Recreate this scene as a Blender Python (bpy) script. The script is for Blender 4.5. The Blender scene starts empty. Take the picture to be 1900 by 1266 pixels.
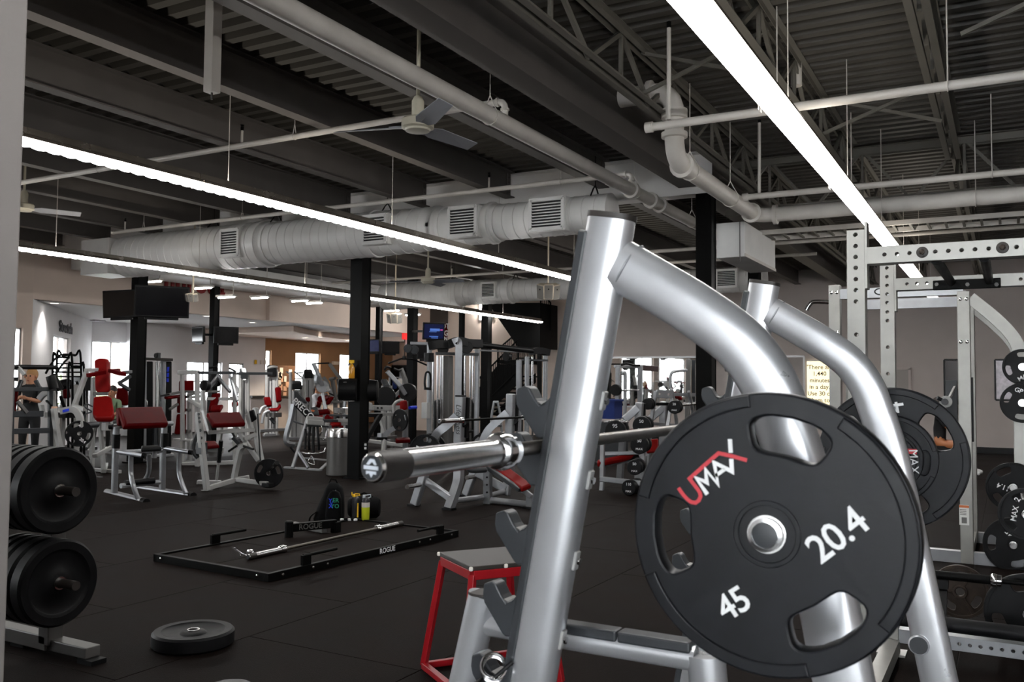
import bpy, bmesh, math, random
from mathutils import Vector as V, Matrix

random.seed(7)
SC = bpy.context.scene
COL = SC.collection

# ------------------------------------------------------------------ camera
FPX, CX, CY = 1650.0, 950.0, 633.0           # focal length in pixels of the 1900x1266 frame
CAM = V((0, 0, 1.5))
YAW, PITCH, ROLL = math.radians(29.1), math.radians(2.74), 0.009
_s, _c = math.sin(YAW), math.cos(YAW)
F0, R0, U0 = V((-_s, _c, 0)), V((_c, _s, 0)), V((0, 0, 1))
FW = F0 * math.cos(PITCH) + U0 * math.sin(PITCH)
UP = U0 * math.cos(PITCH) - F0 * math.sin(PITCH)
RT = R0 * math.cos(ROLL) + UP * math.sin(ROLL)
UP = UP * math.cos(ROLL) - R0 * math.sin(ROLL)
cd = bpy.data.cameras.new('camera')
cd.sensor_width = 36
cd.lens = FPX / 1900 * 36
cd.clip_start, cd.clip_end = 0.05, 300
cd.dof.use_dof = True
cd.dof.focus_distance = 5.0
cd.dof.aperture_fstop = 8.0
co = bpy.data.objects.new('camera', cd)
COL.objects.link(co)
co.matrix_world = Matrix((( RT.x, UP.x, -FW.x, CAM.x), (RT.y, UP.y, -FW.y, CAM.y), (RT.z, UP.z, -FW.z, CAM.z), (0, 0, 0, 1)))
SC.camera = co

def ray(px, py):
    return FW + RT * ((px - CX) / FPX) - UP * ((py - CY) / FPX)
def PZ(px, py, z=0.0):                       # where a pixel's ray meets the level z
    d = ray(px, py); return CAM + d * ((z - CAM.z) / d.z)
def PY(px, py, y):                           # ... the upright plane y
    d = ray(px, py); return CAM + d * (y / d.y)
def PX(px, py, x):
    d = ray(px, py); return CAM + d * (x / d.x)
def PD(px, py, d):                           # ... at a distance d in front of the camera
    return CAM + ray(px, py) * d

# ------------------------------------------------------------------ world, daylight, exposure
W = bpy.data.worlds.new('world'); SC.world = W
W.use_nodes = True
bg = W.node_tree.nodes['Background']
bg.inputs[0].default_value = (0.93, 0.97, 1.0, 1)
bg.inputs[1].default_value = 12.0
vs = SC.view_settings
vs.view_transform, vs.look, vs.exposure, vs.gamma = 'Standard', 'None', 0.0, 1.0
vs.use_curve_mapping = False

def area(name, loc, aim, sx, sy, power, col):
    l = bpy.data.lights.new(name, 'AREA'); l.shape = 'RECTANGLE'; l.size, l.size_y = sx, sy
    l.energy, l.color = power, col
    o = bpy.data.objects.new(name, l); COL.objects.link(o)
    o.location = loc
    o.rotation_euler = (V(aim) - V(loc)).to_track_quat('-Z', 'Y').to_euler()
    return o
# daylight entering the big front windows behind the photographer (just inside the panes)
area('front_window_daylight', (2.3, -5.86, 1.75), (2.3, 0, 1.3), 8.2, 2.7, 45, (0.86, 0.93, 1.0))
STRIP, UPL = 27.0, 26.0                       # radiance of the fluorescent lenses and of their top slots

# ------------------------------------------------------------------ materials
MATS = {}
def mat(name, col, rough=0.5, metal=0.0, noise=0.0, scale=6.0, bump=0.0, bscale=80.0, emit=0.0, spec=0.5, coat=0.0, mix=None):
    m = bpy.data.materials.new(name); m.use_nodes = True
    nt = m.node_tree; b = nt.nodes['Principled BSDF']
    b.inputs['Base Color'].default_value = (*col, 1)
    b.inputs['Roughness'].default_value = rough
    b.inputs['Metallic'].default_value = metal
    b.inputs['Specular IOR Level'].default_value = spec
    if coat: b.inputs['Coat Weight'].default_value = coat; b.inputs['Coat Roughness'].default_value = 0.15
    if emit:
        b.inputs['Emission Color'].default_value = (*col, 1); b.inputs['Emission Strength'].default_value = emit
    if noise or bump or mix:
        tc = nt.nodes.new('ShaderNodeTexCoord')
    if noise or mix:
        n = nt.nodes.new('ShaderNodeTexNoise'); n.inputs['Scale'].default_value = scale; n.inputs['Detail'].default_value = 6
        nt.links.new(tc.outputs['Object'], n.inputs['Vector'])
        r = nt.nodes.new('ShaderNodeValToRGB'); e = r.color_ramp.elements
        lo = mix if mix else tuple(c * (1 - noise) for c in col); hi = col if mix else tuple(min(1, c * (1 + noise)) for c in col)
        e[0].position, e[1].position = 0.3, 0.7
        e[0].color, e[1].color = (*lo, 1), (*hi, 1)
        nt.links.new(n.outputs['Fac'], r.inputs['Fac']); nt.links.new(r.outputs['Color'], b.inputs['Base Color'])
        mr = nt.nodes.new('ShaderNodeMapRange'); mr.inputs['To Min'].default_value = max(0.02, rough - 0.08); mr.inputs['To Max'].default_value = min(1, rough + 0.08)
        nt.links.new(n.outputs['Fac'], mr.inputs['Value']); nt.links.new(mr.outputs['Result'], b.inputs['Roughness'])
    if bump:
        n2 = nt.nodes.new('ShaderNodeTexNoise'); n2.inputs['Scale'].default_value = bscale; n2.inputs['Detail'].default_value = 4
        nt.links.new(tc.outputs['Object'], n2.inputs['Vector'])
        bp = nt.nodes.new('ShaderNodeBump'); bp.inputs['Strength'].default_value = bump; bp.inputs['Distance'].default_value = 0.01
        nt.links.new(n2.outputs['Fac'], bp.inputs['Height']); nt.links.new(bp.outputs['Normal'], b.inputs['Normal'])
    MATS[name] = m
    return m
mat('rubber_floor', (0.0088, 0.006, 0.0051), 0.62, noise=0.35, scale=3, bump=0.35, bscale=160, spec=0.03)
mat('floor_base', (0.006, 0.005, 0.005), 0.7, spec=0.3)
mat('far_floor', (0.0115, 0.0085, 0.0077), 0.55, noise=0.25, scale=1.5, spec=0.04)
mat('deck', (0.062, 0.057, 0.049), 0.6, noise=0.12, scale=2)
mat('joist_paint', (0.115, 0.104, 0.097), 0.55, noise=0.1, scale=3)
mat('truss_paint', (0.13, 0.122, 0.104), 0.55, noise=0.1, scale=3)
mat('pipe_white', (0.62, 0.585, 0.54), 0.45, noise=0.08, scale=4)
mat('duct_white', (0.8, 0.79, 0.77), 0.42, noise=0.06, scale=3)
mat('girder_white', (0.82, 0.8, 0.78), 0.5, noise=0.06, scale=2)
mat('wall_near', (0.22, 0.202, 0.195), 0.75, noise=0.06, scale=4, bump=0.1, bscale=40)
mat('wall_pink', (0.84, 0.7, 0.61), 0.75, noise=0.04, scale=2)
mat('wall_white', (0.82, 0.81, 0.82), 0.75, noise=0.03, scale=2)
mat('wall_tan', (0.42, 0.235, 0.115), 0.75, noise=0.06, scale=2)
mat('wall_taupe', (0.58, 0.51, 0.475), 0.8, noise=0.04, scale=2)
mat('soffit_grey', (0.6, 0.58, 0.57), 0.75)
mat('black_steel', (0.004, 0.004, 0.004), 0.42, noise=0.2, scale=5, spec=0.06)
mat('black_plastic', (0.004, 0.004, 0.0045), 0.42, spec=0.2)
mat('black_rubber', (0.007, 0.0072, 0.008), 0.48, noise=0.35, scale=9, spec=0.16)
mat('plate_rubber', (0.0055, 0.0062, 0.0084), 0.42, noise=0.35, scale=14, bump=0.05, bscale=60, spec=0.26)
mat('iron_worn', (0.04, 0.028, 0.021), 0.5, metal=0.5, noise=0.4, scale=18)
mat('guard_grey', (0.025, 0.028, 0.032), 0.42, noise=0.12, scale=10)
mat('cap_grey', (0.03, 0.025, 0.022), 0.5)
mat('silver_paint', (0.55, 0.56, 0.58), 0.3, metal=0.68, noise=0.06, scale=5, bump=0.02, bscale=300)
mat('silver_satin', (0.33, 0.34, 0.355), 0.36, metal=0.6, noise=0.1, scale=8)
mat('rack_grey', (0.31, 0.305, 0.285), 0.38, metal=0.55, noise=0.1, scale=7)
mat('white_paint', (0.35, 0.35, 0.34), 0.35, noise=0.06, scale=9)
mat('chrome', (0.78, 0.78, 0.78), 0.14, metal=1.0, noise=0.05, scale=20)
mat('brushed_steel', (0.62, 0.61, 0.60), 0.24, metal=1.0, noise=0.12, scale=30)
mat('bar_dark', (0.13, 0.115, 0.10), 0.35, metal=0.9, noise=0.25, scale=30)
mat('red_vinyl', (0.075, 0.0012, 0.0018), 0.38, noise=0.12, scale=8, spec=0.03)
mat('bright_red_vinyl', (0.17, 0.0045, 0.004), 0.4, noise=0.1, scale=8, spec=0.08)
mat('red_paint', (0.3, 0.005, 0.01), 0.38, noise=0.12, scale=9, spec=0.4)
mat('red_print', (0.60, 0.035, 0.05), 0.5)
mat('white_print', (0.85, 0.86, 0.86), 0.5)
mat('dark_print', (0.02, 0.02, 0.022), 0.6)
mat('sign_red', (0.33, 0.005, 0.008), 0.5)
mat('bag_black', (0.0018, 0.0018, 0.0022), 0.75, bump=0.25, bscale=60, spec=0.1)
mat('blue_print', (0.015, 0.05, 0.75), 0.5)
mat('green_print', (0.02, 0.28, 0.16), 0.5)
mat('yellow', (0.85, 0.52, 0.01), 0.4)
mat('amber', (0.55, 0.25, 0.02), 0.15, coat=0.5)
mat('lime_liquid', (0.62, 0.68, 0.03), 0.25, coat=0.5)
mat('clear_plastic', (0.62, 0.66, 0.72), 0.2)
mat('smoke_plastic', (0.03, 0.03, 0.035), 0.2)
mat('can_grey', (0.13, 0.127, 0.122), 0.4, metal=0.3, noise=0.08, scale=5)
mat('screen_black', (0.003, 0.003, 0.004), 0.12)
mat('screen_blue', (0.004, 0.008, 0.05), 0.2, emit=0.5)
mat('screen_text', (0.10, 0.22, 0.65), 0.2, emit=0.5)
mat('screen_pink', (0.7, 0.1, 0.4), 0.2, emit=0.5)
mat('speaker_cream', (0.8, 0.7, 0.55), 0.5)
mat('speaker_grille', (0.20, 0.185, 0.165), 0.6)
mat('fan_cream', (0.62, 0.58, 0.46), 0.4)
mat('fan_blade', (0.33, 0.34, 0.37), 0.45)
mat('housing', (0.44, 0.40, 0.35), 0.25, metal=0.8, noise=0.1, scale=8)
mat('lens', (1.0, 0.985, 0.96), 0.5, emit=STRIP)
mat('downlight', (1.0, 0.96, 0.9), 0.5, emit=7.0)
mat('added_tube_glow', (1.0, 0.97, 0.92), 0.5, emit=40.0)  # glow added to unlit tube fixtures as extra light on the bulkhead
mat('uplight', (1.0, 0.93, 0.82), 0.5, emit=UPL)
mat('wall_lamp_glow', (1.0, 0.97, 0.93), 0.5, emit=220.0)
mat('exit_red', (0.9, 0.03, 0.03), 0.5, emit=0.8)
mat('lit_poster', (1.0, 0.86, 0.55), 0.5, emit=1.3)
mat('poster_dark', (0.05, 0.035, 0.035), 0.25)
mat('poster_foil', (0.22, 0.2, 0.21), 0.3, metal=0.9, noise=0.3, scale=9, bump=0.6, bscale=5)
mat('door_grey', (0.42, 0.38, 0.35), 0.6)
mat('frame_black', (0.004, 0.004, 0.004), 0.3, spec=0.2)
mat('frame_alu', (0.55, 0.55, 0.56), 0.35, metal=0.6)
mat('cork', (0.09, 0.04, 0.018), 0.8, noise=0.3, scale=12)
mat('paper', (0.7, 0.66, 0.6), 0.7)
mat('paper_peach', (0.65, 0.38, 0.25), 0.7)
mat('skin', (0.50, 0.23, 0.13), 0.5)
mat('skin_tan', (0.42, 0.15, 0.055), 0.5)
mat('hair_blond', (0.38, 0.20, 0.075), 0.55)
mat('hair_dark', (0.02, 0.012, 0.01), 0.5)
mat('cloth_black', (0.004, 0.004, 0.005), 0.8)
mat('cloth_grey', (0.42, 0.43, 0.46), 0.8)
mat('cloth_green', (0.22, 0.33, 0.20), 0.8)
mat('cloth_red', (0.38, 0.02, 0.02), 0.7)
mat('cloth_blue', (0.004, 0.02, 0.13), 0.8)
mat('shoe_white', (0.7, 0.7, 0.68), 0.5)
mat('lips', (0.35, 0.06, 0.05), 0.5)
mat('mirror', (0.80, 0.80, 0.79), 0.02, metal=1.0)
mat('stone_column', (0.62, 0.52, 0.42), 0.8)
mat('leaf_green', (0.3, 0.36, 0.2), 0.7)
mat('stair_black', (0.002, 0.002, 0.002), 0.5, spec=0.1)
mat('counter_dark', (0.03, 0.022, 0.018), 0.5)
mat('weight_white', (0.4, 0.4, 0.4), 0.35)
mat('chalk', (0.4, 0.4, 0.4), 0.9)
mat('warn_label', (0.72, 0.72, 0.70), 0.5)
mat('orange_print', (0.6, 0.16, 0.05), 0.5)
g = bpy.data.materials.new('glass'); g.use_nodes = True
nt = g.node_tree; nt.nodes.clear()
o_ = nt.nodes.new('ShaderNodeOutputMaterial'); mx = nt.nodes.new('ShaderNodeMixShader'); mx.inputs[0].default_value = 0.06
tr = nt.nodes.new('ShaderNodeBsdfTransparent'); gl = nt.nodes.new('ShaderNodeBsdfGlossy'); gl.inputs['Roughness'].default_value = 0.02
nt.links.new(tr.outputs[0], mx.inputs[1]); nt.links.new(gl.outputs[0], mx.inputs[2]); nt.links.new(mx.outputs[0], o_.inputs[0])
MATS['glass'] = g

# ------------------------------------------------------------------ mesh building
def sgp(v, e): return v if e == 1.0 else math.copysign(abs(v) ** e, v)
class B:
    """collects vertices and faces of one part"""
    def __init__(s): s.v, s.f = [], []
    def add(s, vs, fs):
        n = len(s.v); s.v += [V(p) for p in vs]; s.f += [tuple(i + n for i in q) for q in fs]; return s
    def box(s, c, size, rz=0.0, M=None):
        x, y, z = (k / 2 for k in size)
        vs = [V((a * x, b * y, d * z)) for d in (-1, 1) for a, b in ((-1, -1), (1, -1), (1, 1), (-1, 1))]
        M = M or Matrix.Rotation(rz, 4, 'Z')
        return s.add([V(c) + (M @ p if M else p) for p in vs], [(3, 2, 1, 0), (4, 5, 6, 7), (0, 1, 5, 4), (1, 2, 6, 5), (2, 3, 7, 6), (3, 0, 4, 7)])
    def rings(s, rs, closed=False, cap=True):
        n = len(rs[0]); k = len(rs); base = len(s.v)
        for r in rs: s.v += [V(p) for p in r]
        for i in range(k if closed else k - 1):
            a, b = base + i * n, base + ((i + 1) % k) * n
            for j in range(n):
                j2 = (j + 1) % n
                s.f.append((a + j, a + j2, b + j2, b + j))
        if cap and not closed:
            s.f.append(tuple(base + j for j in reversed(range(n)))); s.f.append(tuple(base + (k - 1) * n + j for j in range(n)))
        return s
    def tube(s, pts, r, seg=10, ref=None, cap=True, square=None, e=1.0):
        """round, oval ((a,b): a along ref) or square tube along a path"""
        pts = [V(p) for p in pts]; rs = []
        ra, rb = (r if isinstance(r, (tuple, list)) else (r, r))
        prev = None
        for i, p in enumerate(pts):
            t = ((pts[min(i + 1, len(pts) - 1)] - p).normalized() + (p - pts[max(i - 1, 0)]).normalized()).normalized()
            u = V(ref) if ref is not None else (prev if prev is not None else (V((0, 0, 1)) if abs(t.z) < 0.9 else V((1, 0, 0))))
            u = (u - t * u.dot(t))
            if u.length < 1e-4: u = t.orthogonal()
            u.normalize(); w = t.cross(u); prev = u
            k = 1.0
            if 0 < i < len(pts) - 1:
                c = (pts[i + 1] - p).normalized().dot((p - pts[i - 1]).normalized()); k = 1 / max(0.6, math.sqrt(max(0.1, (1 + c) / 2)))
            if square: rs.append([p + u * (a * ra * k) + w * (b * rb * k) for a, b in ((1, 1), (-1, 1), (-1, -1), (1, -1))])
            else: rs.append([p + u * (ra * sgp(math.cos(2 * math.pi * j / seg), e)) + w * (rb * sgp(math.sin(2 * math.pi * j / seg), e)) for j in range(seg)])
        return s.rings(rs, cap=cap)
    def bar(s, pts, w, h, ref=None): return s.tube(pts, (h / 2, w / 2), ref=ref, square=True)
    def lathe(s, prof, o=(0, 0, 0), axis=(0, 0, 1), seg=24, closed=False):
        """profile [(radius, along)] turned about an axis"""
        a = V(axis).normalized(); u = a.orthogonal().normalized(); w = a.cross(u); o = V(o)
        rs = [[o + a * h + (u * math.cos(2 * math.pi * j / seg) + w * math.sin(2 * math.pi * j / seg)) * max(r, 1e-4) for j in range(seg)] for r, h in prof]
        return s.rings(rs, closed=closed, cap=not closed)
    def prism(s, poly, off):
        """polygon of 3-D points pushed along a vector"""
        poly = [V(p) for p in poly]; off = V(off); n = len(poly)
        return s.add(poly + [p + off for p in poly], [tuple(reversed(range(n))), tuple(range(n, 2 * n))] + [(i, (i + 1) % n, n + (i + 1) % n, n + i) for i in range(n)])
    def sphere(s, c, r, seg=12, rings=8, M=None):
        r3 = r if isinstance(r, (tuple, list)) else (r, r, r)
        M = M or Matrix.Identity(3)
        rs = []
        for i in range(rings + 1):
            t = math.pi * i / rings
            rs.append([V(c) + M @ V((r3[0] * max(math.sin(t), 1e-3) * math.cos(2 * math.pi * j / seg), r3[1] * max(math.sin(t), 1e-3) * math.sin(2 * math.pi * j / seg), -r3[2] * math.cos(t))) for j in range(seg)])
        return s.rings(rs)

def setprops(o, label=None, cat=None, group=None, kind=None):
    if label: o['label'] = label
    if cat: o['category'] = cat
    if group: o['group'] = group
    if kind: o['kind'] = kind
    return o
def thing(name, label, cat, loc=(0, 0, 0), rz=0.0, group=None):
    o = bpy.data.objects.new(name, None); o.empty_display_size = 0.1; COL.objects.link(o)
    o.location = loc; o.rotation_euler = (0, 0, rz)
    return setprops(o, label, cat, group)
def chain_inv(parent):
    M = Matrix.Identity(4); o = parent
    while o is not None:
        M = (Matrix.Translation(o.location) @ Matrix.Rotation(o.rotation_euler.z, 4, 'Z')) @ M; o = o.parent
    return M.inverted()
def finish(me, smooth):
    if smooth:
        me.shade_smooth(); me.set_sharp_from_angle(angle=math.radians(smooth if smooth > 1 else 38))
def obj(name, b, m, parent=None, label=None, cat=None, group=None, kind=None, smooth=38, bevel=0.0, bseg=2, local=False):
    """a part (or a one-mesh thing) from builder coordinates given in world space"""
    me = bpy.data.meshes.new(name)
    vs = b.v
    if parent is not None and not local:
        Mi = chain_inv(parent); vs = [Mi @ p for p in vs]
    o = bpy.data.objects.new(name, me); COL.objects.link(o)
    if parent is None and vs and not kind == 'structure':      # origin at the base of a single-mesh thing
        lo = V((sum(p.x for p in vs) / len(vs), sum(p.y for p in vs) / len(vs), min(p.z for p in vs)))
        vs = [p - lo for p in vs]; o.location = lo
    me.from_pydata([tuple(p) for p in vs], [], b.f); me.update()
    bm = bmesh.new(); bm.from_mesh(me); bmesh.ops.recalc_face_normals(bm, faces=bm.faces); bm.to_mesh(me); bm.free()
    finish(me, smooth)
    me.materials.append(MATS[m])
    if parent is not None: o.parent = parent
    if bevel:
        md = o.modifiers.new('bevel', 'BEVEL'); md.width = bevel; md.segments = bseg; md.limit_method = 'ANGLE'; md.angle_limit = math.radians(30)
        md.harden_normals = False
    return setprops(o, label, cat, group, kind)
def dup(root, loc=None, rz=None, label=None, group=None, parent=None):
    r = root.copy(); COL.objects.link(r); r.parent = parent
    if loc is not None: r.location = loc
    if rz is not None: r.rotation_euler = (0, 0, rz)
    if label: r['label'] = label
    if group: r['group'] = group
    for ch in list(root.children): dup(ch, parent=r)
    return r
def smooth_path(pts, n=6):
    pts = [V(p) for p in pts]; out = []
    for i in range(len(pts) - 1):
        p0, p1, p2, p3 = pts[max(i - 1, 0)], pts[i], pts[i + 1], pts[min(i + 2, len(pts) - 1)]
        for k in range(n):
            t = k / n
            out.append(0.5 * ((2 * p1) + (p2 - p0) * t + (2 * p0 - 5 * p1 + 4 * p2 - p3) * t * t + (3 * p1 - p0 - 3 * p2 + p3) * t ** 3))
    return out + [pts[-1]]
def circ(c, r, n=20): return [(c[0] + r * math.cos(2 * math.pi * i / n), c[1] + r * math.sin(2 * math.pi * i / n)) for i in range(n)]
_tmp = {}
def eval_mesh(data, name):
    o = bpy.data.objects.new('tmp', data); COL.objects.link(o)
    dg = bpy.context.evaluated_depsgraph_get(); dg.update()
    me = bpy.data.meshes.new_from_object(o.evaluated_get(dg)); me.name = name
    bpy.data.objects.remove(o); bpy.data.curves.remove(data)
    return me
def shape_mesh(name, loops, depth, bevel=0.0):
    """flat outline with holes, extruded +-depth/2 along z"""
    c = bpy.data.curves.new(name, 'CURVE'); c.dimensions = '2D'; c.fill_mode = 'BOTH'
    c.extrude = max(depth / 2 - bevel, 0); c.bevel_depth = bevel; c.bevel_resolution = 1; c.offset = -bevel
    for lp in loops:
        sp = c.splines.new('POLY'); sp.points.add(len(lp) - 1); sp.use_cyclic_u = True
        for p, q in zip(sp.points, lp): p.co = (q[0], q[1], 0, 1)
    return eval_mesh(c, name)
def text_mesh(name, body, size, depth=0.001, shear=0.0, bold=0.0, space=1.0):
    key = (body, size, depth, shear, bold, space)
    if key in _tmp: return _tmp[key]
    c = bpy.data.curves.new(name, 'FONT'); c.body = body; c.size = size; c.extrude = depth; c.align_x = 'CENTER'; c.align_y = 'CENTER'
    c.shear = shear; c.offset = bold; c.space_character = space; c.resolution_u = 3
    _tmp[key] = eval_mesh(c, name)
    return _tmp[key]
def frame(o, x, y):
    x = V(x).normalized(); z = x.cross(V(y)).normalized(); y = z.cross(x)
    return Matrix(((x.x, y.x, z.x, o[0]), (x.y, y.y, z.y, o[1]), (x.z, y.z, z.z, o[2]), (0, 0, 0, 1)))
def place(name, me, m, M, parent=None, label=None, cat=None, group=None, kind=None, smooth=38, scale=None):
    """a ready mesh put at a world matrix, as a part of parent"""
    if not me.materials: me.materials.append(MATS[m]); finish(me, smooth)
    o = bpy.data.objects.new(name, me); COL.objects.link(o)
    if scale: M = M @ Matrix.Diagonal((*scale, 1))
    if parent is not None:
        o.parent = parent; M = chain_inv(parent) @ M
    o.matrix_basis = M
    return setprops(o, label, cat, group, kind)
def text(body, m, o, x, y, size, parent, name='lettering', **k):
    me = text_mesh(name, body, size, **k).copy()
    return place(name, me, m, frame(o, x, y), parent)
# ================================================================== THE SETTING
X0, X1, Y0, Y1, ZD = -16.4, 7.0, -6.0, 23.2, 4.45      # left wall, right wall, front (behind camera), back wall, deck
SOF, XA, YA = 3.05, -20.9, 28.0                         # alcove under the lower ceiling
floor = obj('floor', B().box((-7, 11, -0.104), (32, 38, 0.2)), 'far_floor', kind='structure', smooth=0)
mw, ml = 1.22, 1.83
bmat = B().box((0, 0, -0.004), (mw - 0.005, ml - 0.005, 0.009))
mat0 = obj('floor_mat', bmat, 'rubber_floor', floor, smooth=0, bevel=0.002, bseg=1, local=True)
k = 0
for i in range(-11, 5):
    for j in range(-1, 9):
        loc = (i * mw + 0.35 + (0.0), j * ml + 0.25 + (0.9 if i % 2 else 0), 0)
        o = mat0 if k == 0 else dup(mat0, parent=floor)
        o.location = loc; k += 1

# corrugated roof deck
b = B(); prof = []; y = Y0
while y < 29:
    for dy, z in ((0, ZD), (0.085, ZD), (0.11, ZD + 0.07), (0.175, ZD + 0.07)): prof.append((y + dy, z))
    y += 0.2
n = len(prof)
b.add([(X0 - 5, p[0], p[1]) for p in prof] + [(X1, p[0], p[1]) for p in prof], [(i, i + 1, n + i + 1, n + i) for i in range(n - 1)])
ceiling = obj('ceiling', b, 'deck', kind='structure', smooth=0)
obj('roof_slab', B().box(((X0 + X1 - 5) / 2, 11.5, ZD + 0.15), (X1 - X0 + 5, 35, 0.1)), 'deck', ceiling, smooth=0)
def ibeam(x, y0, y1, z0, z1, w=0.15, t=0.014):
    b = B()
    b.box((x, (y0 + y1) / 2, z0 + t / 2), (w, y1 - y0, t)); b.box((x, (y0 + y1) / 2, z1 - t / 2), (w, y1 - y0, t))
    b.box((x, (y0 + y1) / 2, (z0 + z1) / 2), (0.012, y1 - y0, z1 - z0 - 2 * t)); return b
for i in range(9):
    x = -4.6 - 1.42 * i
    obj('joist', ibeam(x, Y0, 10.72, 4.08, ZD), 'joist_paint', ceiling, smooth=0)
    obj('joist', ibeam(x, 11.04, Y1, 4.08, ZD), 'joist_paint', ceiling, smooth=0)
    # bolted web plate where the joist meets the girder
    p = B().box((x + 0.012, 10.66, 4.26), (0.012, 0.09, 0.30))
    for q in range(4): p.lathe([(0.012, 0), (0.012, 0.014)], (x + 0.018, 10.66, 4.15 + 0.07 * q), (1, 0, 0), 8)
    obj('bolt_plate', p, 'joist_paint', ceiling)
obj('edge_beam', ibeam(-3.45, Y0, 10.72, 3.98, ZD, 0.26, 0.02), 'joist_paint', ceiling, smooth=0)
obj('edge_beam', ibeam(-3.45, 11.04, Y1, 3.98, ZD, 0.26, 0.02), 'joist_paint', ceiling, smooth=0)
g_ = B(); g_.box((-9.8, 10.88, 4.17), (13.2, 0.014, 0.5)); g_.box((-9.8, 10.88, 3.91), (13.2, 0.22, 0.02)); g_.box((-9.8, 10.88, 4.43), (13.2, 0.22, 0.02))
obj('girder', g_, 'girder_white', ceiling, smooth=0)

def truss(p0, p1, ztop, zbot, n, m='truss_paint', w=0.11, ang=0.06):
    """open-web joist: a chord of paired angles above and below, webs between"""
    p0, p1 = V(p0), V(p1); d = (p1 - p0); L = d.length; d.normalize(); s = V((-d.y, d.x, 0)) * (w / 2)
    b = B()
    for z in (ztop, zbot):
        for sg in (-1, 1):
            a = p0 + s * sg; c = p1 + s * sg; sx = V((-d.y, d.x, 0)) * sg
            fl = z - ang if z == ztop else z
            b.bar([(a.x, a.y, z - 0.004 if z == ztop else z + 0.004), (c.x, c.y, z - 0.004 if z == ztop else z + 0.004)], 0.055, 0.007, (0, 0, 1))
            a2 = a - sx * 0.022; c2 = c - sx * 0.022
            b.bar([(a2.x, a2.y, fl + ang / 2), (c2.x, c2.y, fl + ang / 2)], 0.006, ang, (0, 0, 1))
    t = obj('truss', b, m, ceiling, smooth=0)
    for i in range(n):
        a = p0 + d * (L * i / n); c = p0 + d * (L * (i + 0.5) / n); e = p0 + d * (L * (i + 1) / n)
        obj('web', B().bar([(a.x, a.y, zbot + 0.02), (c.x, c.y, ztop - 0.03)], 0.035, 0.035), m, t, smooth=0)
        obj('web', B().bar([(c.x, c.y, ztop - 0.03), (e.x, e.y, zbot + 0.02)], 0.035, 0.035), m, t, smooth=0)
        obj('web', B().bar([(c.x, c.y, zbot + 0.02), (c.x, c.y, ztop - 0.03)], 0.03, 0.03), m, t, smooth=0)
for x in (-2.75, -1.62, -0.5, 1.0, 2.6, 4.2):
    truss((x, -3.0, 0), (x, 11.3, 0), ZD - 0.01, 3.97 if x < -1 else 4.12, 11)
truss((-3.2, 11.55, 0), (X1 - 0.1, 11.55, 0), ZD - 0.02, 3.72, 9, w=0.16, ang=0.09)
for x in (-2.75, -1.62, -0.5, 1.0, 2.6):
    truss((x, 11.8, 0), (x, Y1 - 0.2, 0), ZD - 0.01, 3.97, 8)
for x, y in ((-2.2, 4.0), (-2.2, 7.2), (-1.05, 5.6), (-1.05, 9.2), (0.3, 7.0)):   # cross bridging between the trusses
    obj('bridging', B().bar([(x - 0.55, y, 4.02), (x + 0.55, y, ZD - 0.05)], 0.03, 0.03), 'truss_paint', ceiling, smooth=0)
    obj('bridging', B().bar([(x - 0.55, y + 0.03, ZD - 0.05), (x + 0.55, y + 0.03, 4.02)], 0.03, 0.03), 'truss_paint', ceiling, smooth=0)

# ---- walls
WN = [0]
def wall(name, p0, p1, z0, z1, m, openings=(), th=0.16, flip=1):
    """upright wall from p0 to p1 (plan), its visible face on the line; openings (u0,u1,z0,z1) in metres along it"""
    p0, p1 = V((*p0, 0)), V((*p1, 0)); d = p1 - p0; L = d.length; d.normalize(); nrm = V((-d.y, d.x, 0)) * flip
    loops = [[(0, z0), (L, z0), (L, z1), (0, z1)]] + [[(a, c), (b, c), (b, e), (a, e)] for a, b, c, e in openings]
    me = shape_mesh(name, loops, th)
    o = place(name, me, m, frame(p0 + nrm * (th / 2), d, (0, 0, 1)), kind='structure', smooth=0)
    return o, p0, d, nrm
def window(w, u0, u1, z0, z1, cols=2, rows=2, m='frame_alu', split=0.5):
    o, p0, d, nrm = w
    WN[0] += 1
    c = p0 + d * ((u0 + u1) / 2) + nrm * 0.1
    root = thing('window_%d' % WN[0], None, None, (c.x, c.y, z0)); root['kind'] = 'structure'
    P = lambda u, z: p0 + d * u + nrm * 0.1 + V((0, 0, z))
    for a, e in (((u0, z0), (u1, z0)), ((u0, z1), (u1, z1)), ((u0, z0), (u0, z1)), ((u1, z0), (u1, z1))):
        obj('window_frame', B().bar([P(*a), P(*e)], 0.06, 0.06, tuple(nrm)), m, root, smooth=0)
    for i in range(1, cols): obj('mullion', B().bar([P(u0 + (u1 - u0) * i / cols, z0), P(u0 + (u1 - u0) * i / cols, z1)], 0.045, 0.05, tuple(nrm)), m, root, smooth=0)
    zs = [z0] + [z0 + (z1 - z0) * split * i for i in range(1, rows)] + [z1]
    for z in zs[1:-1]: obj('mullion', B().bar([P(u0, z), P(u1, z)], 0.045, 0.05, tuple(nrm)), m, root, smooth=0)
    for i in range(cols):
        for q in range(len(zs) - 1):
            a, e = u0 + (u1 - u0) * i / cols, u0 + (u1 - u0) * (i + 1) / cols
            obj('pane', B().prism([P(a, zs[q]), P(e, zs[q]), P(e, zs[q + 1]), P(a, zs[q + 1])], tuple(nrm * 0.006)), 'glass', root, smooth=0)
    return root
def u_on(px, x=None, y=None):                            # where a pixel column meets a wall plane
    return PX(px, 700, x).y if x is not None else PY(px, 700, y).x

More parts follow.
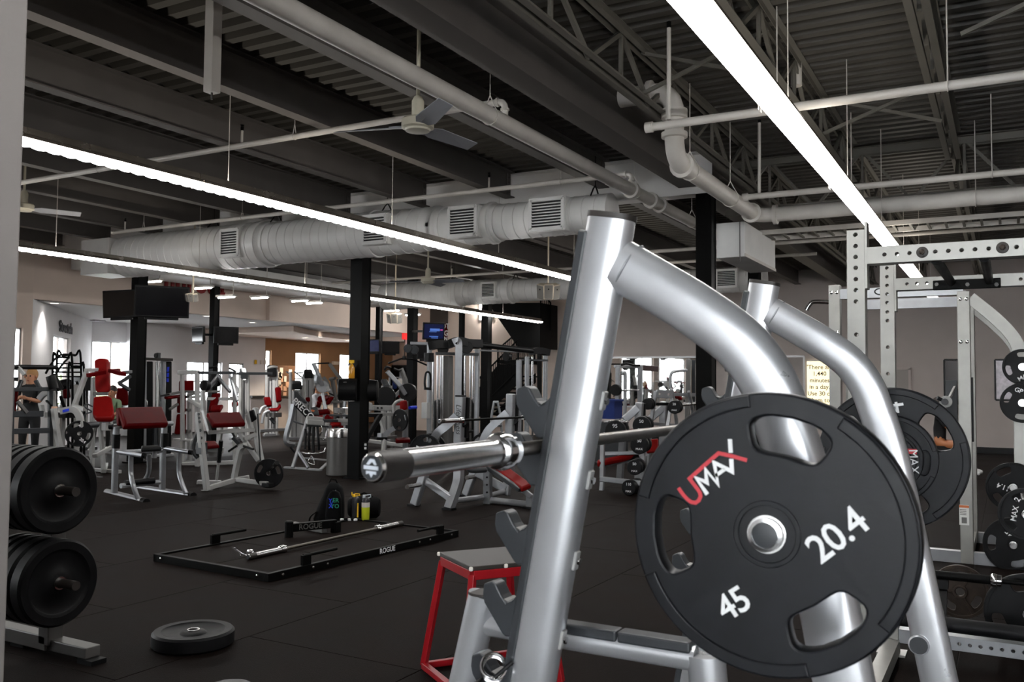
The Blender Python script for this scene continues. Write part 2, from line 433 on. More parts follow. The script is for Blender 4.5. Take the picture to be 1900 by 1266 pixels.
# near wall end at the left edge, wall behind the camera with shop windows, right wall
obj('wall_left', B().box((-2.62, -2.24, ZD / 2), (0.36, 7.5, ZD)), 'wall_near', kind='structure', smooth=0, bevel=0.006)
wf = wall('wall_front', (X1, Y0), (-2.6, Y0), 0, ZD + 0.1, 'wall_white', [(0.7, 8.9, 0.35, 3.15)])
window(wf, 0.7, 8.9, 0.35, 3.15, 5, 2, 'frame_black', 0.75)
wall('wall_right', (X1, Y1), (X1, Y0), 0, ZD + 0.1, 'wall_taupe')
wall('wall_behind_left', (-2.6, Y0), (X0, Y0), 0, ZD + 0.1, 'wall_taupe')
# back wall: a light half behind the stair, a taupe half to the right
wall('wall_back_light', (X0, Y1), (-11.0, Y1), 0, ZD + 0.1, 'wall_pink')
wall('wall_back', (-11.0, Y1), (X1, Y1), 0, ZD + 0.1, 'wall_taupe')
obj('baseboard_back', B().box((-2.0, Y1 - 0.012, 0.07), (18, 0.02, 0.14)), 'frame_black', kind='structure', smooth=0)
# left side wall up to the alcove, bulkhead over it, alcove walls
ya = 10.45
zt = PX(32, 608, X0).z
ww = wall('wall_far_left', (X0, Y0), (X0, ya), 0, ZD + 0.1, 'wall_pink', [(u_on(18, x=X0) - Y0, u_on(40, x=X0) - Y0, 0.9, zt), (2.0, 6.4, 0.8, 3.0), (7.4, 11.8, 0.8, 3.0)])
window(ww, 2.0, 6.4, 0.8, 3.0, 3, 2, 'frame_black', 0.7); window(ww, 7.4, 11.8, 0.8, 3.0, 3, 2, 'frame_black', 0.7)
window(ww, u_on(18, x=X0) - Y0, u_on(40, x=X0) - Y0, 0.9, zt, 1, 2)
wall('wall_bulkhead', (X0, ya), (X0, u_on(491, x=X0)), SOF, ZD + 0.1, 'wall_pink', th=0.2)
wall('wall_bulkhead_end', (X0 + 0.12, u_on(491, x=X0)), (X0 + 0.12, u_on(632, x=X0)), SOF - 0.0, ZD + 0.1, 'wall_pink', th=0.2)
wall('wall_bulkhead_back', (X0, u_on(632, x=X0) - 0.05), (X0, Y1 - 0.01), SOF, ZD + 0.1, 'wall_pink', th=0.2)
obj('ceiling_alcove', B().prism([(X0 - 0.08, ya - 0.04, SOF), (X0 - 0.08, YA, SOF), (XA - 0.1, YA, SOF), (XA - 0.1, ya - XA + X0 - 0.04, SOF)], (0, 0, 0.1)), 'soffit_grey', kind='structure', smooth=0)
# dropped curved ceiling edge over the far end of the alcove
cp = [PZ(px, py, SOF - 0.04) for px, py in ((545, 607), (585, 616), (630, 622), (690, 627), (750, 627))]
cv = smooth_path(cp, 5); cv2 = [V((X0 - 0.02, p.y, p.z)) for p in cv]
obj('trim_1', B().prism([(p.x, p.y, SOF - 0.16) for p in cv] + [(XA + 0.02, cv[-1].y, SOF - 0.16), (XA + 0.02, cv[0].y, SOF - 0.16)], (0, 0, 0.155)), 'wall_pink', kind='structure', smooth=0)
yc = ya + (X0 - XA)
ch = V((XA - X0, yc - ya)).length
def u_ch(px):                                            # along the 45-degree wall
    d = ray(px, 700); t = (X0 + ya) / (d.x + d.y); return (V((X0, ya)) - V((d.x * t, d.y * t))).length
def z_ch(px, py):
    d = ray(px, py); t = (X0 + ya) / (d.x + d.y); return 1.5 + d.z * t
zc = z_ch(113, 624)
w2 = wall('wall_stretch', (X0, ya), (XA, yc), 0, SOF, 'wall_white', [(u_ch(97), u_ch(129), 0.9, zc)])
window(w2, u_ch(97), u_ch(129), 0.9, zc, 2, 2)
def op(a, c, top, sill=0.9):
    z = PX((a + c) / 2, top, XA).z; return (u_on(a, x=XA) - yc, u_on(c, x=XA) - yc, sill, z)
o1 = op(170, 243, 634); o2 = op(347, 412, 672); o3 = op(424, 452, 674, 0.05)
yt = u_on(491, x=XA)
w3 = wall('wall_alcove', (XA, yc), (XA, yt), 0, SOF, 'wall_white', [o1, o2, o3])
window(w3, *o1); window(w3, *o2)
dd = thing('door_1', None, None, (XA - 0.06, yc + (o3[0] + o3[1]) / 2, 0)); dd['kind'] = 'structure'
P_ = lambda u, z: V((XA - 0.08, yc + u, z))
for a, e in (((o3[0], 0.05), (o3[0], o3[3])), ((o3[1], 0.05), (o3[1], o3[3])), ((o3[0], o3[3]), (o3[1], o3[3])), ((o3[0], 0.25), (o3[1], 0.25))):
    obj('door_frame', B().bar([P_(*a), P_(*e)], 0.1, 0.1, (1, 0, 0)), 'frame_alu', dd, smooth=0)
obj('pane', B().prism([P_(o3[0], 0.2), P_(o3[1], 0.2), P_(o3[1], o3[3]), P_(o3[0], o3[3])], (0.008, 0, 0)), 'glass', dd, smooth=0)
obj('push_bar', B().bar([P_(o3[0] + 0.1, 1.0) + V((0.06, 0, 0)), P_(o3[1] - 0.1, 1.0) + V((0.06, 0, 0))], 0.04, 0.05), 'frame_black', dd)
op2 = lambda a, c, top: (u_on(a, x=XA) - yt, u_on(c, x=XA) - yt, 0.7, PX((a + c) / 2, top, XA).z)
t1, t2, t3 = op2(492.5, 503, 650), op2(548, 594, 655), op2(630, 652, 658)
w4 = wall('wall_tan', (XA, yt), (XA, YA), 0, SOF, 'wall_tan', [t1, t2, t3])
window(w4, *t1, 1, 2); window(w4, *t2); window(w4, *t3, 1, 2)
wall('wall_alcove_end', (XA, YA), (X0 + 3, YA), 0, SOF + 0.2, 'wall_pink')
wall('wall_alcove_return', (X0 + 0.1, Y1 + 0.16), (X0 + 0.1, YA), 0, SOF + 0.2, 'wall_pink', flip=-1)
# pier beside the first alcove window
py0, py1 = PX(262, 700, XA + 0.65).y, PX(322, 700, XA + 0.65).y
obj('trim_2', B().box((XA + 0.325, (py0 + py1) / 2, SOF / 2), (0.65, py1 - py0, SOF)), 'wall_white', kind='structure', smooth=0)
# access panel box high on the alcove wall
obj('trim_3', B().box((XA + 0.2, PX(168, 590, XA).y, PX(168, 588, XA).z), (0.4, 0.32, 0.26)), 'wall_white', kind='structure', smooth=0)
# outdoors beyond the windows: a porch column and shrubs
cy = PX(213, 660, XA - 2.5).y
pc = thing('porch_column', 'round cream porch column outside the alcove window', 'column', (XA - 2.5, cy, 0))
obj('shaft', B().lathe([(0.16, 0.1), (0.15, 2.6), (0.17, 2.65), (0.22, 2.8)], (XA - 2.5, cy, 0)), 'stone_column', pc)
obj('base', B().box((XA - 2.5, cy, 0.06), (0.46, 0.46, 0.12)), 'stone_column', pc, smooth=0)
obj('beam', B().box((XA - 2.5, cy, 2.95), (0.3, 7, 0.3)), 'stone_column', pc, smooth=0)
def shrub(label, c, r, nleaf, gname):
    t = thing('shrub', label, 'shrub', c, group=gname)
    obj('stem', B().tube([c, (c[0], c[1], c[2] + r)], 0.03, 6), 'cork', t)
    b = B()
    for i in range(nleaf):
        u = V((random.gauss(0, 1), random.gauss(0, 1), random.gauss(0, 1))).normalized() * r * random.uniform(0.5, 1)
        p = V(c) + V((u.x, u.y, u.z * 1.1 + r * 1.3)); a = V((random.gauss(0, 1), random.gauss(0, 1), random.gauss(0, 1))).normalized() * 0.09; e = a.orthogonal().normalized() * 0.05
        b.add([p - a, p + e, p + a, p - e], [(0, 1, 2, 3)])
    obj('foliage', b, 'leaf_green', t, smooth=0, kind='stuff')
shrub('leafy green shrub seen through the left half of the alcove window', (XA - 4.0, PX(180, 660, XA - 4.0).y, 0), 0.8, 400, 'shrubs outside')
shrub('leafy green shrub seen through the window under the wall lettering', (XA - 1.2, PX(112, 660, XA - 1.2).y, 0), 0.7, 300, 'shrubs outside')
shrub('pale green shrub seen through the right half of the alcove window', (XA - 5.5, PX(228, 660, XA - 5.5).y, 0), 1.0, 300, 'shrubs outside')

# ---- right-hand back wall: mirror, lit poster, framed posters, door
def yb(px, py, off=0.0): return PY(px, py, Y1 - off)
def framed(name, label, cat, a, c, m_in, m_fr, fw=0.04, th=0.03):
    """flat rectangular thing hung on the back wall between pixel corners a and c"""
    p, q = yb(*a), yb(*c); x0, x1, z0, z1 = p.x, q.x, q.z, p.z
    t = thing(name, label, cat, ((x0 + x1) / 2, Y1 - 0.02, z0))
    obj('panel', B().box(((x0 + x1) / 2, Y1 - th / 2, (z0 + z1) / 2), (x1 - x0, th, z1 - z0)), m_in, t, smooth=0)
    for (ax, az), (bx, bz) in (((x0, z0), (x1, z0)), ((x0, z1), (x1, z1)), ((x0, z0), (x0, z1)), ((x1, z0), (x1, z1))):
        obj('frame_side', B().bar([(ax, Y1 - th, az), (bx, Y1 - th, bz)], fw, fw, (0, 1, 0)), m_fr, t, smooth=0)
    return t, x0, x1, z0, z1
framed('wall_mirror', 'large wall mirror with thin metal frame behind the dumbbell racks', 'mirror', (1112, 664), (1493, 762), 'mirror', 'frame_alu', 0.05, 0.02)
t, x0, x1, z0, z1 = framed('lit_poster', 'backlit yellow poster with black printed lines on the taupe wall', 'poster', (1497, 670), (1546, 758), 'lit_poster', 'frame_alu', 0.02, 0.04)
for i, s in enumerate(('"There are', '1,440', 'minutes', 'in a day.', 'Use 30 of', 'them to', 'work out"')):
    text(s, 'dark_print', ((x0 + x1) / 2, Y1 - 0.042, z1 - 0.16 - i * 0.165), (1, 0, 0), (0, 0, 1), 0.15, t, bold=0.002)
framed('framed_poster', 'dark framed poster on the taupe wall left of the rack post', 'poster', (1752, 668), (1806, 741), 'poster_dark', 'frame_black')
t, x0, x1, z0, z1 = framed('framed_poster', 'black framed glossy poster reflecting light behind the storage plates', 'poster', (1846, 668), (1902, 743), 'poster_foil', 'frame_black')
t = thing('door_2', None, None, (yb(1677, 700).x, Y1, 0)); t['kind'] = 'structure'
p, q = yb(1660, 684), yb(1690, 840)
obj('door_leaf', B().box(((p.x + q.x) / 2, Y1 - 0.02, p.z / 2), (q.x - p.x, 0.04, p.z)), 'door_grey', t, smooth=0)
for xx in (p.x, q.x): obj('door_frame', B().box((xx, Y1 - 0.03, p.z / 2), (0.06, 0.06, p.z)), 'wall_taupe', t, smooth=0)
obj('door_frame', B().box(((p.x + q.x) / 2, Y1 - 0.03, p.z), (q.x - p.x + 0.06, 0.06, 0.06)), 'wall_taupe', t, smooth=0)

# ---- writing on the walls
p = V((X0, ya, 0)); d45 = V((-1, 1, 0)).normalized(); n45 = V((0.707, 0.707, 0))
u = u_ch(118); c = V((X0, ya, 0)) + d45 * u + n45 * 0.02 + V((0, 0, z_ch(118, 608)))
tx = text_mesh('wall_lettering', 'Stretch', 0.36, 0.008, 0.0, 0.003, 1.0).copy()
s_ = u_ch(130) - u_ch(106)
ww_ = max(v.co.x for v in tx.vertices) - min(v.co.x for v in tx.vertices)
place('wall_lettering', tx, 'dark_print', frame(c, d45, (0, 0, 1)), None, 'black word Stretch lettered on the angled alcove wall', 'sign', scale=(s_ / ww_, 1, 1))
a, e = PX(305, 533, X0 + 0.04), PX(416, 548, X0 + 0.04)
tx = text_mesh('wall_lettering', 'nuroca', 0.7, 0.02, 0.0, 0.012, 1.05).copy()
ww_ = max(v.co.x for v in tx.vertices) - min(v.co.x for v in tx.vertices)
place('wall_lettering', tx, 'sign_red', frame(V((X0 + 0.04, (a.y + e.y) / 2, (a.z + e.z) / 2 + 0.19)), (0, 1, 0), (0, 0, 1)), None, 'large red raised letters on the bulkhead behind the hanging screens', 'sign', scale=((e.y - a.y) / ww_, 1, 1))

# ---- steel columns (black, flanged)
def column(px, py, w, zt, label, lower=None, d=None, y=None):
    if y is not None: p = PY(px, py, y)
    elif d is not None: p = PD(px, py, d)
    else: p = PZ(px, py)
    t = thing('steel_column', label, 'column', (p.x, p.y, 0), group='black steel columns')
    for s in (-1, 1): obj('flange', B().box((p.x, p.y + s * (w / 2 - 0.01), zt / 2), (w, 0.02, zt)), 'black_steel', t, smooth=0)
    obj('web', B().box((p.x, p.y, zt / 2), (0.03, w - 0.04, zt)), 'black_steel', t, smooth=0)
    for s in (-1, 1): obj('cover', B().box((p.x + s * (w / 2 - 0.012), p.y, zt / 2), (0.01, w - 0.045, zt)), 'black_steel', t, smooth=0)
    obj('base_plate', B().box((p.x, p.y, 0.012), (w + 0.1, w + 0.1, 0.024)), 'black_steel', t, smooth=0)
    return p
C1 = column(663, 888, 0.23, 3.9, 'wide black steel column carrying the towel dispenser and yellow spray bottle')
column(1310, 600, 0.20, 3.9, 'tall black steel column right of the duct end, beside the white box duct', y=10.88)
C2 = column(256, 650, 0.20, 3.9, 'black steel column carrying the pair of large dark screens', y=10.88)
C3 = column(397, 620, 0.15, 3.58, 'slim black column carrying the pair of small dark screens', d=19.6)
C4 = column(703, 640, 0.14, 3.58, 'slim black column left of the cream loudspeaker cluster', d=24.5)
C5 = column(765, 640, 0.19, 4.08, 'black column behind the lat pulldown bar', d=22.0)
column(857, 600, 0.12, 4.08, 'thin black column right of the red wall banner', d=24.0)
column(903, 600, 0.20, 4.08, 'black column at the foot of the stair', d=22.5)
column(1400, 520, 0.20, 3.9, 'short stretch of black column seen below the white box duct', d=16.5)
# ================================================================== CEILING FITTINGS
# ---- fluorescent strip rows
ZS = 3.2
def strip(x, y0, y1, label, gname, cables=True):
    c = (x, (y0 + y1) / 2, ZS)
    t = thing('strip_light', label, 'light', c, group=gname)
    L = y1 - y0 - 0.012
    ya_ = y0 + 0.006
    hb = B().prism([(x - 0.090, ya_, ZS + 0.004), (x + 0.090, ya_, ZS + 0.004), (x + 0.086, ya_, ZS + 0.026), (x + 0.040, ya_, ZS + 0.044), (x + 0.036, ya_, ZS + 0.092), (x - 0.036, ya_, ZS + 0.092), (x - 0.040, ya_, ZS + 0.044), (x - 0.086, ya_, ZS + 0.026)], (0, L, 0))
    obj('housing', hb, 'housing', t, smooth=0)
    for i in range(4):                                    # apertures along the top that light the ceiling
        yc_ = ya_ + L * (i + 0.5) / 4
        if min(abs(yc_ - 10.28), abs(yc_ - 18.0)) < 1.0: continue
        obj('uplight_slot', B().add([(x - 0.023, yc_ - 0.22, ZS + 0.0926), (x + 0.023, yc_ - 0.22, ZS + 0.0926), (x + 0.023, yc_ + 0.22, ZS + 0.0926), (x - 0.023, yc_ + 0.22, ZS + 0.0926)], [(0, 1, 2, 3)]), 'uplight', t, smooth=0)
    # lens with the scalloped lower edge of its cross baffles
    n = 20; pr = []
    for i in range(n):
        for f, z in ((0, -0.018), (0.2, -0.025), (0.5, -0.029), (0.8, -0.025)): pr.append((ya_ + L * (i + f) / n, z))
    pr.append((ya_ + L, -0.018))
    rs = [[(x - 0.076, y, ZS + 0.003), (x + 0.076, y, ZS + 0.003), (x + 0.080, y, ZS - 0.012), (x + 0.066, y, ZS + z), (x - 0.066, y, ZS + z), (x - 0.080, y, ZS - 0.012)] for y, z in pr]
    obj('lens', B().rings(rs), 'lens', t, smooth=0)
    for y in (y0 + 0.03, y1 - 0.03):
        obj('end_clip', B().bar([(x - 0.098, y, ZS - 0.02), (x - 0.098, y, ZS + 0.03)], 0.02, 0.004, (1, 0, 0)), 'housing', t, smooth=0)
    if cables: obj('hanger_cable', B().tube([(x, y0 + 0.35, ZS + 0.08), (x, y0 + 0.35, 4.4)], 0.004, 5), 'pipe_white', t)
ORD = ('first', 'second', 'third', 'fourth', 'fifth', 'sixth', 'seventh', 'eighth')
for i in range(8): strip(-6.1, 0.45 + 2.44 * i, 2.89 + 2.44 * i, ORD[i] + ' strip light, counted from the camera, of the long row ending behind the rack upright', 'strip lights of the middle row', i > 0)
for i in range(8): strip(-11.2, 2.2 + 2.44 * i, 4.64 + 2.44 * i, ORD[i] + ' strip light, counted from the left, of the far row below the big duct', 'strip lights of the far row')
for i in range(8): strip(-1.2, 0.54 + 2.44 * i, 2.98 + 2.44 * i, ORD[i] + ' strip light, counted from the camera, of the bright upper right row', 'strip lights of the right row')

# ---- pipes
def pipe(label, pts, r, hang=(), heads=(), coup=(), caps=(), m='pipe_white', zc=4.4):
    pts = [V(p) for p in pts]
    t = thing('sprinkler_pipe', label, 'pipe', pts[0], group='white ceiling pipes')
    # rounded elbows
    path = [pts[0]]
    for i in range(1, len(pts) - 1):
        a, p, e = pts[i - 1], pts[i], pts[i + 1]; k = min(r * 2.6, (a - p).length / 2, (e - p).length / 2)
        q0, q1 = p + (a - p).normalized() * k, p + (e - p).normalized() * k
        for s in range(7):
            f = s / 6; path.append(q0 * (1 - f) ** 2 + p * 2 * f * (1 - f) + q1 * f * f)
        for q, dr in ((q0, (a - p).normalized()), (q1, (e - p).normalized())):
            obj('coupling', B().lathe([(r * 1.05, -r * 0.3), (r * 1.35, -r * 0.25), (r * 1.35, r * 0.25), (r * 1.05, r * 0.3)], q, dr, 16), m, t)
    path.append(pts[-1])
    obj('pipe_run', B().tube(path, r, 16), m, t)
    d = (pts[-1] - pts[0]).normalized()
    def at(f, seg=0): return pts[seg] + (pts[seg + 1] - pts[seg]) * f
    for f, sg in coup:
        dr = (pts[sg + 1] - pts[sg]).normalized(); obj('coupling', B().lathe([(r * 1.05, -r * 0.5), (r * 1.35, -r * 0.45), (r * 1.35, r * 0.45), (r * 1.05, r * 0.5)], at(f, sg), dr, 16), m, t)
    for f, sg in hang:
        p = at(f, sg); dr = (pts[sg + 1] - pts[sg]).normalized()
        hb = B().tube([p + V((0, 0, r + 0.1)), (p.x, p.y, zc)], 0.005, 6)
        s = V((-dr.y, dr.x, 0))
        ring = [p + s * (math.cos(a) * r * 1.06) + V((0, 0, math.sin(a) * r * 1.06)) for a in [math.pi * (0.25 + 1.5 * q / 16 + 0.5) for q in range(17)]]
        hb2 = B().tube([p + V((0, 0, r + 0.1))] + ring + [p + V((0, 0, r + 0.1))], 0.005, 5)
        h = obj('hanger', hb2, m, t); obj('rod', hb, m, h)
    for f, sg in heads:
        p = at(f, sg)
        h = obj('sprinkler_head', B().tube([p + V((0, 0, r * 0.6)), p + V((0, 0, r + 0.13))], 0.013, 8), m, t)
        obj('nozzle', B().lathe([(0.018, 0), (0.018, 0.04), (0.008, 0.045), (0.024, 0.06)], p + V((0, 0, r + 0.13)), (0, 0, 1), 8), 'frame_black', h)
    for p in caps: obj('end_cap', B().lathe([(r * 1.3, -0.03), (r * 1.3, 0.03)], p, d, 14), m, t)
    return t
XP = -3.85
pipe('thick white main pipe running diagonally past the nearest ceiling fan', [(XP, -5.5, 3.8), (XP, 16.5, 3.8)], 0.075, hang=[(0.545, 0), (0.70, 0), (0.8, 0)], coup=[(0.695, 0), (0.725, 0), (0.74, 0)])
pipe('thin branch pipe behind the nearest fan, elbowed onto the main pipe', [(-16.2, 6.75, 4.0), (-3.85, 6.75, 4.0), (-3.85, 6.75, 3.85)], 0.03, hang=[(0.28, 0), (0.55, 0), (0.8, 0)], heads=[(0.74, 0), (0.35, 0)], coup=[(0.58, 0)])
pipe('thin branch pipe crossing above the big round duct', [(-13.2, 9.8, 4.0), (-3.85, 9.8, 4.0), (-3.85, 9.8, 3.85)], 0.03, hang=[(0.08, 0), (0.32, 0), (0.9, 0)], heads=[(0.03, 0), (0.79, 0)], coup=[(0.5, 0)], caps=[(-13.2, 9.8, 4.0)])
XQ = -2.62
pipe('thick white pipe dropping from the truss and turning right beside the box duct', [(-3.15, 7.72, 4.2), (XQ, 7.72, 4.2), (XQ, 7.72, 3.55), (XQ, 10.75, 3.55), (X1 - 0.2, 10.75, 3.55)], 0.088, hang=[(0.15, 2), (0.62, 2), (0.25, 3)], coup=[(0.35, 1)])
pipe('thin white pipe at upper right, ending in a cap before the drop pipe', [(-2.52, 6.8, 3.6), (X1 - 0.2, 6.8, 3.6)], 0.034, hang=[(0.11, 0), (0.235, 0)], caps=[(-2.52, 6.8, 3.6)])
pipe('thin white pipe at right, below the truss girder, capped at its left end', [(-2.52, 9.85, 3.6), (X1 - 0.2, 9.85, 3.6)], 0.034, hang=[(0.12, 0), (0.26, 0)], caps=[(-2.52, 9.85, 3.6)])
pipe('thin branch pipe far back under the joists, above the second duct', [(-16.2, 16.8, 3.92), (-3.0, 16.8, 3.92)], 0.03, hang=[(0.2, 0), (0.5, 0)], heads=[(0.4, 0)])
pipe('thin far branch pipe seen behind the box duct', [(-6.5, 14.2, 3.75), (2.5, 14.2, 3.75)], 0.03, heads=[(0.3, 0)])
# upright sprinkler risers on the right pipes
for px, py0_, py1_, y_, lab in ((1241, 52, 222, 6.8, 'slender vertical riser pipe in front of the drop pipe'), (1409, 228, 362, 9.85, 'slender vertical riser pipe left of the bright strip')):
    a, e = PY(px, py1_, y_), PY(px, py0_, y_)
    t = thing('riser_pipe', lab, 'pipe', a, group='vertical riser pipes')
    obj('pipe_run', B().tube([a, e], 0.018, 8), 'pipe_white', t); obj('nozzle', B().lathe([(0.02, 0), (0.02, 0.05), (0.008, 0.06)], e, (0, 0, 1), 8), 'frame_black', t)
a = PY(1477, 60, 8.2); e = PY(1477, 160, 8.2)
t = thing('vent_stub', 'short black and white vent stub hanging from the deck beside the bright strip', 'pipe', (a.x, a.y, e.z))
obj('stub', B().lathe([(0.05, 0), (0.05, e.z * 0 + 0.42)], (a.x, a.y, e.z), (0, 0, 1), 12), 'pipe_white', t); obj('collar', B().lathe([(0.062, 0), (0.062, 0.16)], (a.x, a.y, e.z + 0.42), (0, 0, 1), 12), 'frame_black', t)
# flat tray with paired conduits
a = PY(1390, 436, 12.3)
t = thing('cable_tray', 'long pale cable tray with ribbed underside right of the box duct', 'tray', a)
obj('tray_side', B().box((a.x + 4.2, 12.2, a.z), (8.4, 0.04, 0.06)), 'pipe_white', t, smooth=0); obj('tray_side', B().box((a.x + 4.2, 12.75, a.z), (8.4, 0.04, 0.06)), 'pipe_white', t, smooth=0)
for i in range(42): obj('rung', B().box((a.x + 0.05 + 0.2 * i, 12.475, a.z - 0.02), (0.03, 0.51, 0.02)), 'truss_paint', t, smooth=0)
# dark rail along the top of the left wall
t = thing('wall_rail', 'black and chrome rail along the top of the far left wall', 'rail', (X0 + 0.6, 5, PX(60, 420, X0 + 0.6).z))
a, e = PX(38, 414, X0 + 0.5), PX(258, 452, X0 + 0.5)
obj('rail_tube', B().tube([a, a.lerp(e, 0.93)], 0.035, 10), 'brushed_steel', t)
obj('back_strip', B().bar([a - V((0, 0, 0.055)), e - V((0, 0, 0.055))], 0.05, 0.04), 'frame_black', t, smooth=0)
for f in (0.3, 0.78, 0.97):
    p = a.lerp(e, f); obj('clamp', B().box(p, (0.09, 0.06 if f < 0.9 else 0.35, 0.1)), 'frame_black', t, smooth=0)

# ---- round ducts
def duct(label, y, z, stations, regs, boot=None, hang=(), endcap=True):
    """stations: (x, radius) from left to right"""
    t = thing('round_duct', label, 'duct', (stations[0][0], y, z), group='white spiral ducts')
    prof = []
    for (xa, ra), (xb, rb) in zip(stations, stations[1:]):
        n = max(1, int((xb - xa) / 0.16))
        for i in range(n):
            x = xa + (xb - xa) * i / n; r = ra + (rb - ra) * i / n
            prof += [(r, x - 0.011), (r + 0.006, x - 0.006), (r + 0.006, x + 0.006), (r, x + 0.011)]
    prof.append((stations[-1][1], stations[-1][0]))
    obj('duct_shell', B().lathe(prof, (0, y, z), (1, 0, 0), 40), 'duct_white', t)
    for (xa, ra), (xb, rb) in zip(stations, stations[1:]):
        if abs(ra - rb) > 0.01:
            for x, r in ((xa, ra), (xb, rb)): obj('seam_collar', B().lathe([(r, -0.03), (r + 0.016, -0.025), (r + 0.016, 0.025), (r, 0.03)], (x, y, z), (1, 0, 0), 36), 'duct_white', t)
    for x, r, w, h in regs:
        yy = y - r - 0.04; g0 = obj('register_box', B().box((x, y - r * 0.55, z - 0.0), (w + 0.1, r * 0.9 + 0.02, h + 0.1)), 'duct_white', t, smooth=0, bevel=0.004, bseg=1)
        for a, c in (((-w / 2 - .02, -h / 2 - .02), (w / 2 + .02, -h / 2 - .02)), ((-w / 2 - .02, h / 2 + .02), (w / 2 + .02, h / 2 + .02)), ((-w / 2 - .02, -h / 2 - .02), (-w / 2 - .02, h / 2 + .02)), ((w / 2 + .02, -h / 2 - .02), (w / 2 + .02, h / 2 + .02))):
            obj('register_frame', B().bar([(x + a[0], yy + 0.02, z + a[1]), (x + c[0], yy + 0.02, z + c[1])], 0.045, 0.03, (0, 1, 0)), 'duct_white', g0, smooth=0)
        obj('register_dark', B().box((x, yy + 0.042, z), (w, 0.01, h)), 'frame_black', g0, smooth=0)
        for i in range(9):
            zz = z - h / 2 + h * (i + 0.5) / 9
            obj('slat', B().bar([(x - w / 2, yy + 0.018, zz), (x + w / 2, yy + 0.018, zz)], 0.03, 0.004, (0, 0.5, 1)), 'guard_grey', g0, smooth=0)
    for x, r in hang:
        hb = B().tube([(x, y, z + r + 0.12), (x, y, 4.4)], 0.006, 6)
        h = obj('hanger_rod', hb, 'frame_black', t)
        obj('yoke', B().tube([(x, y - 0.14, z + r - 0.03), (x, y - 0.06, z + r + 0.07), (x, y, z + r + 0.12), (x, y + 0.06, z + r + 0.07), (x, y + 0.14, z + r - 0.03)], 0.01, 6), 'frame_black', h)
    if boot:
        x, w, h = boot
        obj('end_box', B().box((x, y, z), (w, h, h)), 'duct_white', t, smooth=0, bevel=0.01)
    return t
YD, ZDU = 10.28, 3.66
xd = lambda px: PY(px, 450, YD).x
duct('long white spiral duct with square registers above the columns', YD, ZDU,
     [(xd(240), 0.36), (xd(498), 0.36), (xd(510), 0.33), (xd(700), 0.33), (xd(815), 0.30), (xd(828), 0.27), (xd(916), 0.27), (xd(926), 0.24), (xd(1136), 0.24)],
     [(xd(458), 0.35, 0.34, 0.36), (xd(722), 0.33, 0.36, 0.34), (xd(879), 0.28, 0.38, 0.34), (xd(1031), 0.25, 0.42, 0.34)],
     boot=(xd(205), 0.75, 0.62), hang=[(xd(397), 0.36), (xd(513), 0.34), (xd(718), 0.31), (xd(1104), 0.24)])
YD2 = 18.0
xe = lambda px: PY(px, 540, YD2).x
duct('second white spiral duct farther back above the cable machine', YD2, 3.66,
     [(xe(716), 0.33), (xe(855), 0.33), (xe(868), 0.29), (xe(950), 0.29), (xe(958), 0.26), (xe(1060), 0.26), (xe(1420), 0.26)],
     [(xe(918), 0.29, 0.32, 0.30), (xe(1355), 0.27, 0.36, 0.30)], hang=[(xe(842), 0.33), (xe(957), 0.28)])
# rectangular duct running back from the first duct, under it the row of short lights
xr = PZ(250, 512, 3.35).x
a, e = PZ(200, 512, 3.36), PZ(690, 580, 3.36)
t = thing('box_duct', 'long pale rectangular duct running back from the big round duct at left', 'duct', (-14.6, 11, 3.58))
obj('duct_shell', B().box((-14.95, 15.2, 3.77), (1.1, 9.2, 0.36)), 'duct_white', t, smooth=0, bevel=0.006, bseg=1)
for i in range(4): obj('seam_collar', B().box((-14.95, 11.6 + 2.4 * i, 3.77), (1.13, 0.05, 0.39)), 'duct_white', t, smooth=0)
for px, py, lab in ((283, 522, 'beside the large screens'), (377, 534, 'above the slim column'), (420, 551, 'right of the slim column'), (482, 552, 'left of the white box soffit'), (556, 558, 'left of the wide column'), (583, 562, 'just left of the wide column'), (727, 576, 'above the loudspeaker cluster'), (766, 584, 'right of the loudspeaker cluster')):
    p = PX(px, py, -14.1)
    t = thing('tube_light', 'short white tube light ' + lab, 'light', p, group='short tube lights')
    obj('tray', B().box(p + V((0, 0, 0.02)), (0.5, 0.12, 0.04)), 'pipe_white', t, smooth=0)
    obj('added_tube', B().tube([p + V((-0.23, 0, -0.012)), p + V((0.23, 0, -0.012))], 0.016, 10), 'added_tube_glow', t)  # glowing tube added to brighten bulkhead and alcove; the fixtures themselves are unlit
    obj('stem', B().tube([p + V((0.2, 0, 0.03)), (p.x + 0.2, p.y, 4.452)], 0.008, 6), 'pipe_white', t)
# square return duct box beside the right column
p = PY(1362, 450, 11.4)
t = thing('box_duct', 'white square duct box beside the tall black column', 'duct', p)
q0, q1 = PY(1329, 415, 11.25), PY(1382, 476, 11.25)
obj('box_body', B().box(((q0.x + q1.x) / 2, 12.1, (q0.z + q1.z) / 2), (q1.x - q0.x, 1.7, q0.z - q1.z)), 'duct_white', t, smooth=0, bevel=0.006, bseg=1)
obj('seam_collar', B().box((q1.x + 0.004, 12.1, q1.z + 0.02), (0.012, 1.72, 0.04)), 'pipe_white', t, smooth=0)
obj('chain', B().tube([(q1.x - 0.06, 11.24, q0.z), (q1.x - 0.06, 11.24, q1.z - 0.06)], 0.006, 6), 'can_grey', t)
p = PY(1394, 493, 12.9)
t = thing('tube_light', 'short white tube light under the white square duct box', 'light', p, group='short tube lights')
obj('tray', B().box(p, (0.42, 0.06, 0.05)), 'pipe_white', t, smooth=0); obj('stem', B().tube([p, p + V((0, 0, 0.4))], 0.008, 6), 'pipe_white', t)

